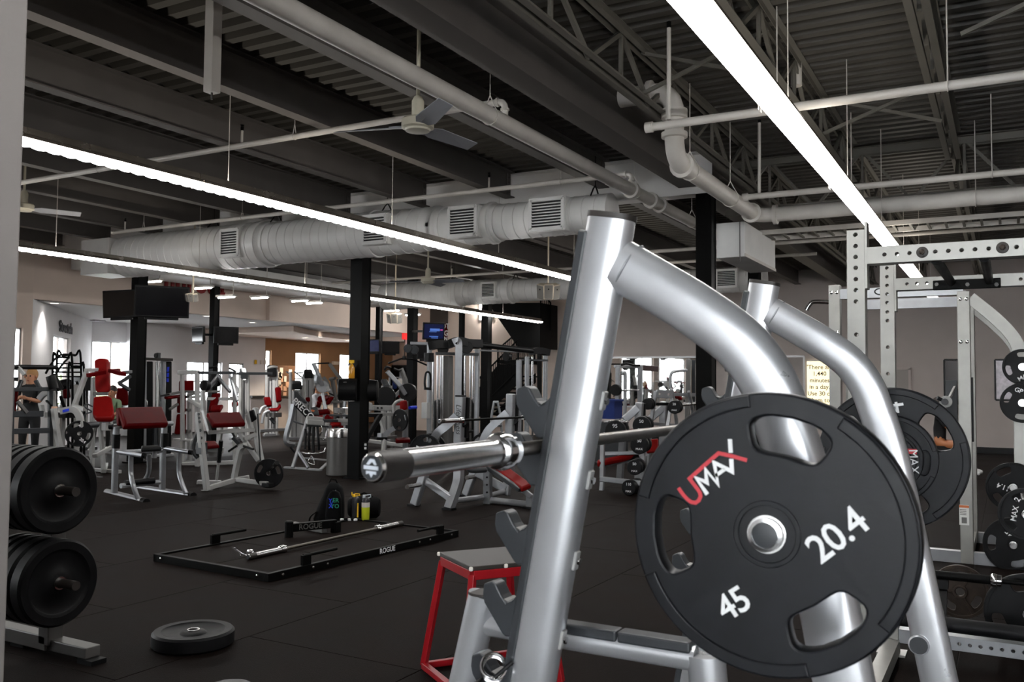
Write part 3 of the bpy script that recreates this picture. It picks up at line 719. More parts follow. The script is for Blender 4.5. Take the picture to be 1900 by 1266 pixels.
# ---- hanging unistrut post
p = PD(393, 172, 6.3)
t = thing('hanging_post', 'white square channel hanging from the ceiling at upper left', 'post', p)
obj('channel', B().box((p.x, p.y, (p.z + 4.4) / 2), (0.085, 0.085, 4.4 - p.z)), 'pipe_white', t, smooth=0, bevel=0.004, bseg=1)
obj('hook', B().tube([p, p - V((0, 0, 0.05))], 0.008, 6), 'can_grey', t)
# ---- ceiling fans
def fan(label, px, py, d, R, angs, hub=0.13):
    p = PD(px, py, d)
    t = thing('ceiling_fan', label, 'fan', p, group='three-blade ceiling fans')
    obj('rod', B().tube([p + V((0, 0, 0.16)), (p.x, p.y, 4.42)], 0.016, 10), 'fan_cream', t)
    obj('canopy', B().lathe([(0.05, 0), (0.05, 0.14), (0.03, 0.18)], p + V((0, 0, 0.05)), (0, 0, 1), 20), 'fan_cream', t)
    obj('motor', B().lathe([(hub * 0.3, -0.055), (hub * 0.75, -0.05), (hub * 0.8, -0.035), (hub, -0.025), (hub, 0.035), (hub * 0.9, 0.05), (hub * 0.3, 0.06)], p, (0, 0, 1), 28), 'fan_cream', t)
    for a in angs:
        a = math.radians(a); d_ = V((math.cos(a), math.sin(a), 0)); s = V((-d_.y, d_.x, 0))
        tilt = V((0, 0, 0.02))
        blade = [p + d_ * hub * 0.9 + s * 0.05 - tilt * .4, p + d_ * (R * 0.3) + s * 0.08 - tilt, p + d_ * R + s * 0.055 - tilt, p + d_ * R - s * 0.055 + tilt, p + d_ * (R * 0.3) - s * 0.08 + tilt, p + d_ * hub * 0.9 - s * 0.05 + tilt * .4]
        b = obj('blade', B().prism([q + V((0, 0, -0.02)) for q in blade], (0, 0, 0.006)), 'fan_blade', t, smooth=0)
        obj('blade_iron', B().bar([p + d_ * hub * 0.7 + V((0, 0, -0.01)), p + d_ * (R * 0.34) + V((0, 0, -0.01))], 0.04, 0.01), 'fan_blade', b)
fan('cream ceiling fan hanging nearest, under the thick main pipe', 775, 232, 7.1, 0.70, (196, 83, -38))
fan('distant cream ceiling fan above the second duct', 794, 521, 16.2, 0.70, (206, 100, 10))
fan('ceiling fan partly hidden by the left wall end', 44, 385, 12.0, 0.70, (62, 182, 302))

# ---- screens on columns
def screen(name, label, c, w, h, face, tilt, m='screen_black', arm=None):
    """flat tv: c centre, face = plan angle it looks to, tilt forward"""
    t = thing(name, label, 'television', c - V((0, 0, h / 2)), group='wall and column screens')
    f = V((math.cos(face), math.sin(face), -math.tan(tilt))).normalized(); x = V((0, 0, 1)).cross(f).normalized(); y = f.cross(x)
    M = frame(c, x, y)
    R3 = M.to_3x3().to_4x4()
    obj('casing', B().box(c - f * 0.03, (w, h, 0.055), M=R3), 'black_plastic', t, smooth=0, bevel=0.008)
    obj('display', B().box(c + f * 0.0, (w - 0.05, h - 0.06, 0.004), M=R3), m, t, smooth=0)
    obj('stand_bar', B().box(c - f * 0.05 - y * (h / 2 + 0.02), (w * 0.62, 0.05, 0.05), M=R3), 'black_plastic', t, smooth=0, bevel=0.01)
    if arm is not None: obj('mount_arm', B().bar([c - f * 0.06, arm], 0.05, 0.05), 'black_steel', t, smooth=0)
    return t, c, f, x, y
A = math.atan2(-F0.y, -F0.x)                              # plan direction towards the camera
cz = V((C2.x, C2.y, PY(300, 570, 10.6).z))
screen('television', 'large dark screen angled left on the first column', PY(221, 564, 10.55), 0.86, 0.50, A - 0.45, 0.06, arm=cz)
screen('television', 'large dark screen tilted toward the camera on the first column', PY(301, 560, 10.35), 0.88, 0.54, A + 0.42, 0.12, arm=cz)
cz = V((C3.x, C3.y, PD(397, 622, 19.6).z))
screen('television', 'small dark screen on the left of the slim column', PD(366, 621, 19.3), 0.50, 0.34, A - 0.75, 0.05, arm=cz)
screen('television', 'small dark screen on the right of the slim column', PD(420, 622, 19.2), 0.52, 0.36, A + 0.5, 0.05, arm=cz)
cz = V((C4.x, C4.y, PD(703, 644, 24.5).z))
screen('television', 'dark blue screen left of the slim far column', PD(690, 642, 24.2), 0.55, 0.36, A - 0.6, 0.05, 'screen_blue', arm=cz)
screen('television', 'small dark screen right of the slim far column', PD(725, 645, 24.2), 0.50, 0.34, A + 0.4, 0.05, arm=cz)
t, c, f, x, y = screen('television', 'lit screen with blue lines of text above the cable machine', PD(805, 615, 17.5), 0.44, 0.34, A + 0.35, 0.1, 'screen_blue', arm=V((C5.x, C5.y, PD(765, 615, 22).z)))
for dx, dy, w, h, m in ((0.02, 0.03, 0.20, 0.05, 'screen_text'), (0.155, 0.03, 0.05, 0.02, 'screen_pink'), (-0.02, -0.01, 0.15, 0.012, 'screen_text'), (0.0, -0.10, 0.18, 0.014, 'screen_text'), (0.02, -0.13, 0.14, 0.012, 'screen_text')):
    obj('screen_graphic', B().box(c + f * 0.004 + x * dx + y * dy, (w, h, 0.003), M=frame((0, 0, 0), x, y).to_3x3().to_4x4()), m, t, smooth=0)
screen('television', 'dark square screen behind the lat pulldown pulley', PD(786, 653, 20.5), 0.32, 0.34, A - 0.1, 0.02, arm=V((C5.x, C5.y, PD(786, 653, 20.5).z)))

# ---- loudspeaker clusters
def speakers(label, px, py, d, s, zt):
    p = PD(px, py, d)
    t = thing('loudspeaker_cluster', label, 'loudspeaker', p, group='hanging loudspeaker clusters')
    obj('hanger_rod', B().tube([p + V((0, 0, s * 0.5)), (p.x, p.y, zt)], 0.015, 8), 'speaker_cream', t)
    for k in (-1, 0, 1):
        a = A + k * 0.8; f = V((math.cos(a), math.sin(a), -0.35)).normalized(); c = p + V((f.x, f.y, 0)) * s * 0.55
        x = V((0, 0, 1)).cross(f).normalized(); y = f.cross(x); y = (y + x * (-0.25 * k)).normalized(); x = y.cross(f).normalized()
        R3 = frame((0, 0, 0), x, y).to_3x3().to_4x4()
        h = obj('cabinet', B().box(c, (s * 0.62, s, s * 0.5), M=R3), 'speaker_cream', t, smooth=0, bevel=0.01)
        obj('grille', B().box(c + f * s * 0.255, (s * 0.55, s * 0.92, 0.01), M=R3), 'speaker_grille', h, smooth=0)
        obj('driver', B().lathe([(s * 0.05, 0), (s * 0.05, 0.008)], c + f * s * 0.262 + y * s * 0.2, f, 10), 'frame_black', h)
speakers('cream loudspeaker cluster under the red letters, right of the large screens', 358, 553, 15.2, 0.14, 4.452)
speakers('cream loudspeaker cluster hanging between the two far columns', 733, 591, 19.5, 0.22, 4.452)
speakers('cream loudspeaker cluster in front of the second duct', 1017, 542, 16.0, 0.27, 4.452)
# ---- exit sign, banner
p = PY(753, 624, Y1 - 0.4)
t = thing('exit_sign', 'small red lit sign on the far wall corner', 'sign', p)
obj('sign_box', B().box(p, (0.1, 0.3, 0.22)), 'exit_red', t, smooth=0, bevel=0.01); obj('sign_post', B().box(p - V((0, -0.05, 0.25)), (0.08, 0.05, 0.3)), 'wall_white', t, smooth=0)
a, e = yb(798, 575, 0.03), yb(830, 633, 0.03)
t = thing('wall_banner', 'tall grey and red banner with white capitals behind the lit screen', 'banner', ((a.x + e.x) / 2, Y1 - 0.03, e.z))
zm = PY(820, 600, Y1 - 0.03).z
obj('banner_top', B().box(((a.x + e.x) / 2, Y1 - 0.02, (a.z + zm) / 2 + 0.2), (e.x - a.x, 0.02, a.z - zm + 0.4)), 'cap_grey', t, smooth=0)
obj('banner_foot', B().box(((a.x + e.x) / 2, Y1 - 0.02, (e.z + zm) / 2), (e.x - a.x, 0.02, zm - e.z)), 'red_vinyl', t, smooth=0)
for s, py in (('NOT', 606), ('ING', 619), ('WIN', 629)):
    p = PY(822, py, Y1 - 0.033); text(s, 'white_print', p, (1, 0, 0), (0, 0, 1), 0.22 if s != 'WIN' else 0.16, t, bold=0.006)
# ---- recessed lamps in the alcove ceiling, lighting the walls below
for px, py, lab, pw in ((101, 562, 'above the wall lettering', 4), (384, 586, 'right of the large screens', 26), (468, 598, 'near the end of the white alcove', 26), (566, 617, 'over the tan wall window', 16), (645, 622, 'over the far tan wall', 16), (595, 615, 'in the curved ceiling edge', 0)):
    p = PZ(px, py, SOF)
    if py < 610: p.x = max(p.x, XA + 0.7) if px > 120 else p.x
    zz = SOF if py < 610 else SOF - 0.165
    t = thing('recessed_lamp', 'small recessed ceiling lamp ' + lab, 'lamp', (p.x, p.y, zz - 0.012), group='recessed alcove lamps')
    obj('trim_ring', B().lathe([(0.11, 0), (0.11, -0.014), (0.085, -0.014), (0.085, 0)], (p.x, p.y, zz), (0, 0, 1), 20), 'pipe_white', t)
    obj('lamp_disc', B().lathe([(0.084, 0), (0.084, -0.008)], (p.x, p.y, zz), (0, 0, 1), 16), 'downlight', t)
    if pw:
        l = bpy.data.lights.new('recessed_lamp_beam', 'SPOT'); l.energy = pw * 24.0; l.color = (1, 0.96, 0.92) if py < 610 else (1, 0.8, 0.55); l.spot_size = 1.9; l.spot_blend = 0.7; l.shadow_soft_size = 0.08
        lo = bpy.data.objects.new('recessed_lamp_beam', l); COL.objects.link(lo); lo.location = (max(p.x, XA + 0.45), p.y, zz - 0.03); lo.parent = None

a, e = yb(891, 566, 0.05), yb(911, 592, 0.05)
t = thing('wall_lamp', 'bright square wall lamp high beside the staircase', 'lamp', ((a.x + e.x) / 2, Y1 - 0.05, e.z))
obj('lamp_frame', B().box(((a.x + e.x) / 2, Y1 - 0.03, (a.z + e.z) / 2), (e.x - a.x + 0.06, 0.06, a.z - e.z + 0.06)), 'frame_alu', t, smooth=0)
obj('lamp_panel', B().box(((a.x + e.x) / 2, Y1 - 0.07, (a.z + e.z) / 2), (e.x - a.x, 0.03, a.z - e.z)), 'wall_lamp_glow', t, smooth=0)
# ================================================================== PLATES AND BARS
def bean(c_r, th, hl, hw, n=28):
    """rounded handle slot bent along the plate's circle"""
    out = []
    for i in range(n):
        a = 2 * math.pi * i / n; ca, sa = math.cos(a), math.sin(a)
        e = 0.55
        u = hl * math.copysign(abs(ca) ** e, ca); v = hw * math.copysign(abs(sa) ** e, sa)
        an = th + u / c_r; out.append(((c_r + v) * math.cos(an), (c_r + v) * math.sin(an)))
    return out
def sector(r0, r1, a0, a1, n=22):
    a0, a1 = math.radians(a0), math.radians(a1)
    return [(r1 * math.cos(a0 + (a1 - a0) * i / n), r1 * math.sin(a0 + (a1 - a0) * i / n)) for i in range(n + 1)] + [(r0 * math.cos(a1 - (a1 - a0) * i / n), r0 * math.sin(a1 - (a1 - a0) * i / n)) for i in range(n + 1)]
def grip_plate(label, c, R, th=0.038, rz=0.0, rot=0.0, m='plate_rubber', words=(), group='grip plates', name='weight_plate', back=False):
    """plate with three hand slots; axis along the local -y, c is the centre of its front face"""
    t = thing(name, label, 'weight plate', (c[0], c[1], c[2] - R), rz, group)
    o = V((0, 0, 0)); Mw = Matrix.Translation(t.location) @ Matrix.Rotation(rz, 4, 'Z')
    hs = [77.5 + rot, 185.5 + rot, 304.5 + rot]
    loops = [circ((0, 0), R, 72), circ((0, 0), 0.0255, 24)] + [bean(0.70 * R, math.radians(h), 0.27 * R, 0.135 * R) for h in hs]
    core = shape_mesh('plate_body', loops, th * 0.80, R * 0.018)
    ctr = V((0, 0, R))
    fr = lambda y: Mw @ frame(ctr + V((0, y, 0)), (1, 0, 0), (0, 0, 1))
    place('plate_body', core, m, fr(th * 0.5), t, smooth=30)
    for k, (a0, a1) in enumerate(((97, 168), (203, 287), (-36, 58))):
        place('rim_band', shape_mesh('rim_band', [sector(0.895 * R, 0.985 * R, a0 + rot, a1 + rot)], th * 1.06, R * 0.012), m, fr(th * 0.5), t, smooth=30)
    place('hub_ring', shape_mesh('hub_ring', [circ((0, 0), 0.235 * R, 40), circ((0, 0), 0.20 * R, 40)], th * 0.98, 0.001), m, fr(th * 0.5), t, smooth=30)
    place('bore', shape_mesh('bore', [circ((0, 0), 0.0305, 28), circ((0, 0), 0.0256, 28)], th * 1.02, 0.0005), 'brushed_steel', fr(th * 0.5), t, smooth=30)
    for s, (ux, uz), sz, ang in words:
        a = math.radians(ang); x = V((math.cos(a), 0, math.sin(a))); y = V((-math.sin(a), 0, math.cos(a)))
        y0 = -0.0005 if not back else th + 0.0005
        if back: x = V((-x.x, 0, x.z)); y = V((-y.x, 0, y.z))
        me = text_mesh('lettering', s, sz, 0.0008, 0.0, sz * 0.012, 0.95).copy()
        place('lettering', me, 'white_print', Mw @ frame(ctr + V((ux * R * (-1 if back else 1), y0 + (0.0 if back else th * 0.10), uz * R)), x, y), t)
    return t
def strokes(m, pts, w, parent, y, name='logo_stroke'):
    """flat ribbon along pixels, on the upright plane y"""
    P = [PY(px, py, y) for px, py in pts]
    b = B(); n = V((0, -1, 0))
    L, Rr = [], []
    for i, p in enumerate(P):
        a = (P[min(i + 1, len(P) - 1)] - p); e = (p - P[max(i - 1, 0)]); d0 = (a.normalized() if a.length else e.normalized()); d1 = (e.normalized() if e.length else d0)
        t = (d0 + d1).normalized(); s = n.cross(t).normalized() * (w / 2) / max(0.55, t.dot(d0)); L.append(p + s); Rr.append(p - s)
    for i in range(len(P) - 1):
        q = [L[i], L[i + 1], Rr[i + 1], Rr[i]]; b.prism(q, (0, -0.0008, 0))
    return obj(name, b, m, parent, smooth=0)
def barbell(label, p0, d, L=2.2, name='barbell', shaft='bar_dark', sleeve='brushed_steel', cap=True, group='barbells'):
    """olympic bar; p0 near end, d direction"""
    p0, d = V(p0), V(d).normalized()
    t = thing(name, label, 'barbell', p0, group=group)
    s = 0.445 * L / 2.2
    obj('shaft', B().lathe([(0.0145, s - 0.02), (0.0145, L - s + 0.02)], p0, d, 14), shaft, t)
    for k in (0, 1):
        o = p0 if k == 0 else p0 + d * L; dd = d if k == 0 else -d
        sl = obj('sleeve', B().lathe([(0.021, 0.0), (0.0245, 0.004), (0.025, 0.03), (0.025, s - 0.055)], o, dd, 28), sleeve, t)
        obj('end_band', B().lathe([(0.0252, 0.006), (0.0254, 0.02), (0.0254, 0.075), (0.0251, 0.08)], o, dd, 28), 'cap_grey', sl)
        obj('collar', B().lathe([(0.025, s - 0.06), (0.033, s - 0.056), (0.038, s - 0.044), (0.038, s - 0.03), (0.033, s - 0.026), (0.033, s - 0.004), (0.029, s)], o, dd, 28), 'chrome', t)
        if cap:
            obj('end_disc', B().lathe([(0.0195, -0.0015), (0.0195, 0.003)], o, dd, 24), 'guard_grey', sl)
    return t

# ================================================================== SQUAT RACK IN THE FOREGROUND
YAF, YBF = 1.70, 3.03
DY = V((0, YBF - YAF, 0))
up_top, up_low = PY(1135, 408, YAF), PY(988, 1266, YAF)
ud = (up_top - up_low).normalized()
up_foot = up_low + ud * ((0.06 - up_low.z) / ud.z)
leg_px = [(1152, 492), (1225, 535), (1300, 582), (1375, 640), (1425, 710), (1455, 790), (1478, 860), (1503, 955), (1535, 1110), (1566, 1266)]
leg = [PY(a, b_, YAF) for a, b_ in leg_px]
ld = (leg[-1] - leg[-2]).normalized(); leg.append(leg[-1] + ld * ((0.06 - leg[-1].z) / ld.z))
rack = thing('squat_rack', 'silver squat rack with curved rear legs filling the foreground', 'squat rack', (up_foot.x + 0.3, (YAF + YBF) / 2, 0))
ob = (0.050, 0.034)                                       # oval tube half-axes
for k in (0, 1):
    D = DY * k
    side = 'A' if k == 0 else 'B'
    up = obj('upright', B().tube([p + D for p in (up_foot, up_low, up_top)], ob, 48, (1, 0, 0), e=0.72), 'silver_paint', rack)
    obj('top_cap', B().tube([up_top + D, up_top + D + ud * 0.004, up_top + D + ud * 0.012], (0.0515, 0.0355), 48, (1, 0, 0), e=0.72), 'cap_grey', up)
    side_v = V((ud.z, 0, -ud.x))                          # across the tube, to the right
    gc = lambda s: up_foot + D + ud * s - side_v * 0.049
    Lg = (up_top - up_foot).length
    obj('guard_strip', B().bar([gc(0.1), gc(Lg - 0.03)], 0.058, 0.022, tuple(side_v)), 'guard_grey', up, smooth=0, bevel=0.005)
    lg = obj('rear_leg', B().tube([p + D for p in smooth_path(leg[:-1], 6)] + [leg[-1] + D], (0.036, 0.053), 48, (0, 1, 0), e=0.72), 'silver_paint', rack)
    # weld bead where the leg meets the upright
    w0 = leg[0] + D; wt = (leg[1] - leg[0]).normalized()
    wu = V((0, 1, 0)); ww2 = wt.cross(wu)
    ring = [w0 + wt * 0.022 + wu * (0.037 * math.cos(a)) + ww2 * (0.054 * math.sin(a)) for a in [2 * math.pi * i / 40 for i in range(41)]]
    obj('weld_bead', B().tube(ring, 0.0028, 6), 'silver_satin', lg)
    obj('base_runner', B().tube([(up_foot.x - 0.12, up_foot.y + D.y, 0.055), (leg[-1].x + 0.12, leg[-1].y + D.y, 0.055)], (0.05, 0.04), 24), 'silver_paint', rack)
    for xx in (up_foot.x - 0.12, leg[-1].x + 0.12): obj('foot_pad', B().box((xx, up_foot.y + D.y, 0.012), (0.08, 0.1, 0.024)), 'black_rubber', rack, smooth=0)
    # stepped bar hooks: outline traced at one level, repeated down the upright
    hk = [(928, 950), (944, 945), (951, 950), (961, 970), (970, 983), (978, 981), (990, 968), (1004, 968), (990, 1046), (968, 1046), (962, 1040), (929, 985), (926, 970)]
    base = [PY(a, b_, YAF) for a, b_ in hk]
    notch = PY(972, 975, YAF)
    for n_, py in enumerate((738, 826, 975, 1110, 1246)):
        # slide along the upright so that the notch reaches this level
        px = 1135 + (988 - 1135) * (py - 408) / (1266 - 408); p0_ = PY(px, py, YAF); px3 = 1135 + (988 - 1135) * (975 - 408) / (1266 - 408); p3 = PY(px3, 975, YAF)
        sh = p0_ - p3
        h = obj('bar_hook', B().prism([p + sh + D - V((0, 0.021, 0)) for p in base], (0, 0.042, 0)), 'guard_grey', up, smooth=0, bevel=0.004)
        lip = [PY(a, b_, YAF) + sh + D for a, b_ in ((966, 980), (974, 984), (984, 978))]
        obj('hook_liner', B().bar([q + V((0, 0, 0.003)) for q in lip], 0.043, 0.003, (0, 0, 1)), 'can_grey', h, smooth=0)
    for py in (735, 880, 1028, 1172):                     # bolt plates on the other edge
        px = 1135 + (988 - 1135) * (py - 408) / (1266 - 408); c = PY(px, py, YAF) + D + side_v * 0.050
        R3 = frame((0, 0, 0), side_v, ud).to_3x3().to_4x4()
        bp = obj('bolt_plate', B().box(c, (0.010, 0.040, 0.022), M=R3), 'white_paint', up, smooth=0, bevel=0.003)
        obj('bolt', B().lathe([(0.008, 0), (0.008, 0.006)], c + side_v * 0.005, side_v, 6), 'chrome', bp)
    # safety arm: short posts before and behind the upright with a padded bar between
    if k == 1: continue
    ys = YAF + 0.115
    pf, pr_ = PY(898, 1103, ys) + D, PY(1292, 1200, ys) + D
    sd = (PY(862, 1266, ys) - PY(898, 1103, ys)).normalized()
    pl = pf + sd * ((pf.z - 0.08) / -sd.z)
    obj('safety_post', B().tube([pl, pf], (0.038, 0.032), 28, (1, 0, 0)), 'silver_paint', rack)
    obj('post_cap', B().tube([pf, pf + V((0, 0, 0.006))], (0.039, 0.033), 28, (1, 0, 0)), 'cap_grey', rack)
    q0, q1 = PY(905, 1150, ys) + D, PY(1292, 1200, ys) + D
    sr = V((q1.x, q1.y, q0.z - 0.012))
    obj('safety_bar', B().tube([q0 - V((0, 0, 0.012)), sr], (0.026, 0.022), 20, (0, 0, 1)), 'silver_paint', rack)
    for f0, f1 in ((0.36, 0.66), (0.665, 0.985)):
        obj('safety_pad', B().bar([(q0 - V((0, 0, 0.012))).lerp(sr, f0) + V((0, 0, 0.024)), (q0 - V((0, 0, 0.012))).lerp(sr, f1) + V((0, 0, 0.024))], 0.044, 0.024, (0, 0, 1)), 'guard_grey', rack, smooth=0, bevel=0.005)
    pr0 = sr + V((0.02, 0, 0.01))
    obj('safety_post', B().tube([(pr0.x + 0.08, pr0.y, 0.08), pr0], (0.040, 0.032), 28, (1, 0, 0)), 'silver_paint', rack)
HX = PY(1422, 992, 1.43)                                  # horn axis of the big plate
for k, (y0, y1) in enumerate(((1.665, 1.424), (3.065, 3.27))):
    hn = obj('plate_horn', B().lathe([(0.0245, 0), (0.0245, abs(y1 - y0))], (HX.x, y0, HX.z), (0, y1 - y0, 0), 28), 'brushed_steel', rack)
    obj('horn_plug', B().lathe([(0.026, 0.0), (0.026, 0.008), (0.0205, 0.0085), (0.020, 0.006), (0.016, 0.005)], (HX.x, y1, HX.z), (0, y1 - y0, 0), 28), 'chrome', hn)
    obj('horn_face', B().lathe([(0.0195, 0.0), (0.0195, 0.0075), (0.012, 0.0085)], (HX.x, y1, HX.z), (0, y1 - y0, 0), 28), 'guard_grey', hn)
    obj('horn_flange', B().lathe([(0.04, 0), (0.04, 0.012), (0.03, 0.02)], (HX.x, y0, HX.z), (0, y1 - y0, 0), 24), 'cap_grey', hn)
b2 = PY(1705, 1197, YBF - 0.036)
obj('leg_plug', B().lathe([(0.030, 0), (0.030, 0.006), (0.027, 0.010)], b2, (0, -1, 0), 28), 'silver_paint', rack)
obj('leg_plug', B().lathe([(0.026, 0), (0.026, 0.011)], b2, (0, -1, 0), 28), 'guard_grey', rack)
obj('cross_bar', B().tube([(leg[-1].x, YAF, 0.12), (leg[-1].x, YBF, 0.12)], 0.04, 20), 'silver_paint', rack)

# the bar in the second hooks
px2 = 1135 + (988 - 1135) * (826 - 408) / (1266 - 408)
bz = PY(1003, 829, YAF)
sleeve_end = PX(690, 862, bz.x)
bar1 = barbell('steel olympic barbell racked in the foreground hooks', (bz.x, sleeve_end.y, bz.z), (0, 1, 0), 2.2)
e0 = V((bz.x, sleeve_end.y - 0.0022, bz.z))
def flat(name, pts, m, parent, y):
    obj(name, B().prism([V((e0.x + a * 0.019, y, e0.z + c * 0.019)) for a, c in pts], (0, -0.0004, 0)), m, parent, smooth=0)
flat('end_emblem', [(-0.75, -0.12), (0.75, -0.18), (0.75, 0.14), (-0.75, 0.2)], 'clear_plastic', bar1, e0.y)
flat('end_emblem', [(-0.5, 0.28), (-0.1, 0.75), (0.35, 0.72), (0.6, 0.25), (0.35, 0.25), (0.12, 0.5), (-0.2, 0.25)], 'clear_plastic', bar1, e0.y)
flat('end_emblem', [(-0.5, -0.25), (-0.5, -0.55), (-0.2, -0.45), (0.05, -0.8), (0.25, -0.5), (0.55, -0.55), (0.55, -0.28)], 'clear_plastic', bar1, e0.y)

# big plate on the near horn
big = grip_plate('large black rubber 45 plate with red and white lettering on the foreground rack', (HX.x, 1.43, HX.z), 0.2235, 0.048,
                 words=(('20.4', (0.475, 0.03), 0.060, 41), ('45', (-0.235, -0.52), 0.056, 36)), group='plates on the foreground rack')
yl = 1.4340
mp = lambda pts: [(1240 + a / 7.911, 800 + b_ / 7.911) for a, b_ in pts]
strokes('red_print', mp([(150, 835), (220, 935), (285, 1005), (340, 1045), (400, 1055), (450, 1020), (475, 960), (465, 905), (430, 850), (312, 700), (530, 505), (740, 325), (940, 370), (1155, 430)]), 0.0062, big, yl)
strokes('white_print', mp([(575, 930), (410, 690), (570, 760), (550, 565), (730, 785), (672, 462), (935, 595), (925, 410)]), 0.0070, big, yl)
strokes('white_print', mp([(690, 660), (830, 560)]), 0.0060, big, yl)
strokes('white_print', mp([(918, 320), (905, 120)]), 0.0066, big, yl)
# plates on the far horn (seen from their inner side)
grip_plate('large black rubber plate on the far horn of the foreground rack', (HX.x, 3.158, HX.z), 0.232, 0.040, rot=208, words=(('4', (0.07, 0.72), 0.075, 100),), group='plates on the foreground rack')
grip_plate('medium black plate against the large plate on the far horn', (HX.x, 3.128, HX.z), 0.142, 0.034, rot=170, words=(('10', (-0.25, 0.72), 0.03, 95),), group='plates on the foreground rack')
grip_plate('small black plate stacked third on the far horn', (HX.x, 3.102, HX.z), 0.100, 0.026, rot=250, group='plates on the foreground rack')
sm = grip_plate('smallest black plate with red and white letters, outermost of the far stack', (HX.x, 3.080, HX.z), 0.082, 0.022, rot=200, group='plates on the foreground rack')
text('MAX', 'white_print', PY(1695, 857, 3.0795), (0.05, 0, -1), (1, 0, 0), 0.036, sm)
obj('red_mark', B().box(PY(1692, 838, 3.0795), (0.028, 0.001, 0.016)), 'red_print', sm, smooth=0)
# spring clip left on the lowest hook
c = PY(916, 1240, YAF - 0.03)
t = thing('spring_clip', 'chrome spring collar lying on the lowest hook of the foreground rack', 'clip', c)
ax = V((0.35, -0.6, 0.45)).normalized(); u_ = ax.orthogonal().normalized(); v_ = ax.cross(u_)
coil = [c + ax * (0.011 * i / 20 - 0.016) + (u_ * math.cos(2 * math.pi * i / 20) + v_ * math.sin(2 * math.pi * i / 20)) * 0.026 for i in range(64)]
obj('coil', B().tube(coil, 0.0042, 8), 'chrome', t)
for i in (0, -1): obj('grip', B().tube([coil[i], coil[i] + u_ * 0.05 * (1 if i == 0 else -1) + ax * 0.01], 0.0045, 8), 'black_plastic', t)

# ================================================================== POWER RACKS AT RIGHT
def holed(name, o, x, y, L, w, th, holes, r, m, parent):
    """square tube of length L along x (face width w) with through holes at the listed distances"""
    me = shape_mesh(name, [[(0, -w / 2), (L, -w / 2), (L, w / 2), (0, w / 2)]] + [circ((h, 0), r, 14) for h in holes], th, 0.002)
    return place(name, me, m, frame(o, x, y), parent, smooth=20)
YR1, YR2 = 4.25, 5.50
P1, P2 = PY(1591, 600, YR1), PY(1648, 600, YR2)
z1t, z2t = PY(1591, 429, YR1).z, PY(1648, 494, YR2).z
t = thing('power_rack', 'grey power rack with round holes in its posts and black pull-up grips', 'power rack', (P1.x + 0.6, 4.9, 0))
def hz(px, ys, y): return [PY(px, q, y).z for q in ys]
h1 = hz(1591, [438, 459, 479, 499, 520, 540, 561, 622, 684], YR1); h2 = hz(1648, [499, 515, 531, 547, 563, 580, 596, 645, 694, 742, 1184, 1208], YR2)
holed('post', (P1.x, YR1, 0), (0, 0, 1), (1, 0, 0), z1t, 0.076, 0.076, h1, 0.009, 'rack_grey', t)
holed('post', (P2.x, YR2, 0), (0, 0, 1), (1, 0, 0), z2t, 0.076, 0.076, [h for h in h2 if h > 0.02], 0.009, 'rack_grey', t)
for q, yy in ((P1, YR1), (P2, YR2)):
    obj('foot_plate', B().box((q.x, yy, 0.006), (0.15, 0.13, 0.012)), 'rack_grey', t, smooth=0)
    pb = B().box((q.x + 0.043, yy, 0), (0.01, 0.078, 0.30)); 
    for i in range(len(pb.v)): pb.v[i].z += (PY(1612, 475, YR1).z if yy == YR1 else PY(1662, 530, YR2).z)
    obj('joint_plate', pb, 'rack_grey', t, smooth=0)
zb1, zb2 = PY(1620, 476, YR1).z, PY(1668, 529, YR2).z
Lb = 1.25
holed('top_beam', (P1.x + 0.045, YR1, zb1), (1, 0, 0), (0, 0, 1), Lb, 0.076, 0.076, [0.075 + 0.0508 * i for i in range(22) if i not in (3, 9)], 0.008, 'rack_grey', t)
holed('top_beam', (P2.x + 0.045, YR2, zb2), (1, 0, 0), (0, 0, 1), Lb, 0.070, 0.076, [0.06 + 0.0508 * i for i in range(22) if i not in (3, 4, 5, 6, 7, 8, 9, 10)], 0.008, 'rack_grey', t)
for i in (3, 9):
    x = P1.x + 0.045 + 0.075 + 0.0508 * i
    w = obj('washer', B().lathe([(0.024, 0), (0.024, 0.006), (0.020, 0.008)], (x, YR1 - 0.038, zb1), (0, -1, 0), 20), 'cap_grey', t)
    obj('bolt', B().lathe([(0.012, 0), (0.012, 0.018), (0.009, 0.02)], (x, YR1 - 0.044, zb1), (0, -1, 0), 6), 'iron_worn', w)
for pa, pb_ in (((1737, 492), (1757, 532)), ((1826, 490), (1834, 528))):
    a = PY(pa[0], pa[1], YR1); a = V((a.x, YR1, zb1 - 0.03)); e = V((a.x, YR2, zb2))
    obj('grip_bar', B().tube([a, e], 0.022, 16), 'black_steel', t)
br0, br1 = PY(1731, 528, YR2 - 0.045), PY(1857, 527, YR2 - 0.045)
bk = obj('grip_bracket', B().box((br0 + br1) / 2, (br1.x - br0.x, 0.012, 0.055)), 'black_steel', t, smooth=0, bevel=0.004)
for px in (1738, 1795, 1849): obj('bolt', B().lathe([(0.011, 0), (0.011, 0.008)], PY(px, 528, YR2 - 0.052), (0, -1, 0), 6), 'can_grey', bk)
zb = 0.11
holed('base_beam', (P2.x + 0.04, YR2, zb), (1, 0, 0), (0, 0, 1), Lb, 0.076, 0.076, [0.1 + 0.0508 * i for i in range(22)], 0.009, 'silver_satin', t)
obj('base_beam', B().bar([(P1.x, YR1, 0.05), (P1.x, YR2, 0.05)], 0.076, 0.076), 'rack_grey', t, smooth=0)
obj('top_rail', B().bar([(P1.x, YR1, z1t - 0.45), (P1.x, YR2, z1t - 0.45)], 0.05, 0.05), 'rack_grey', t, smooth=0) if False else None
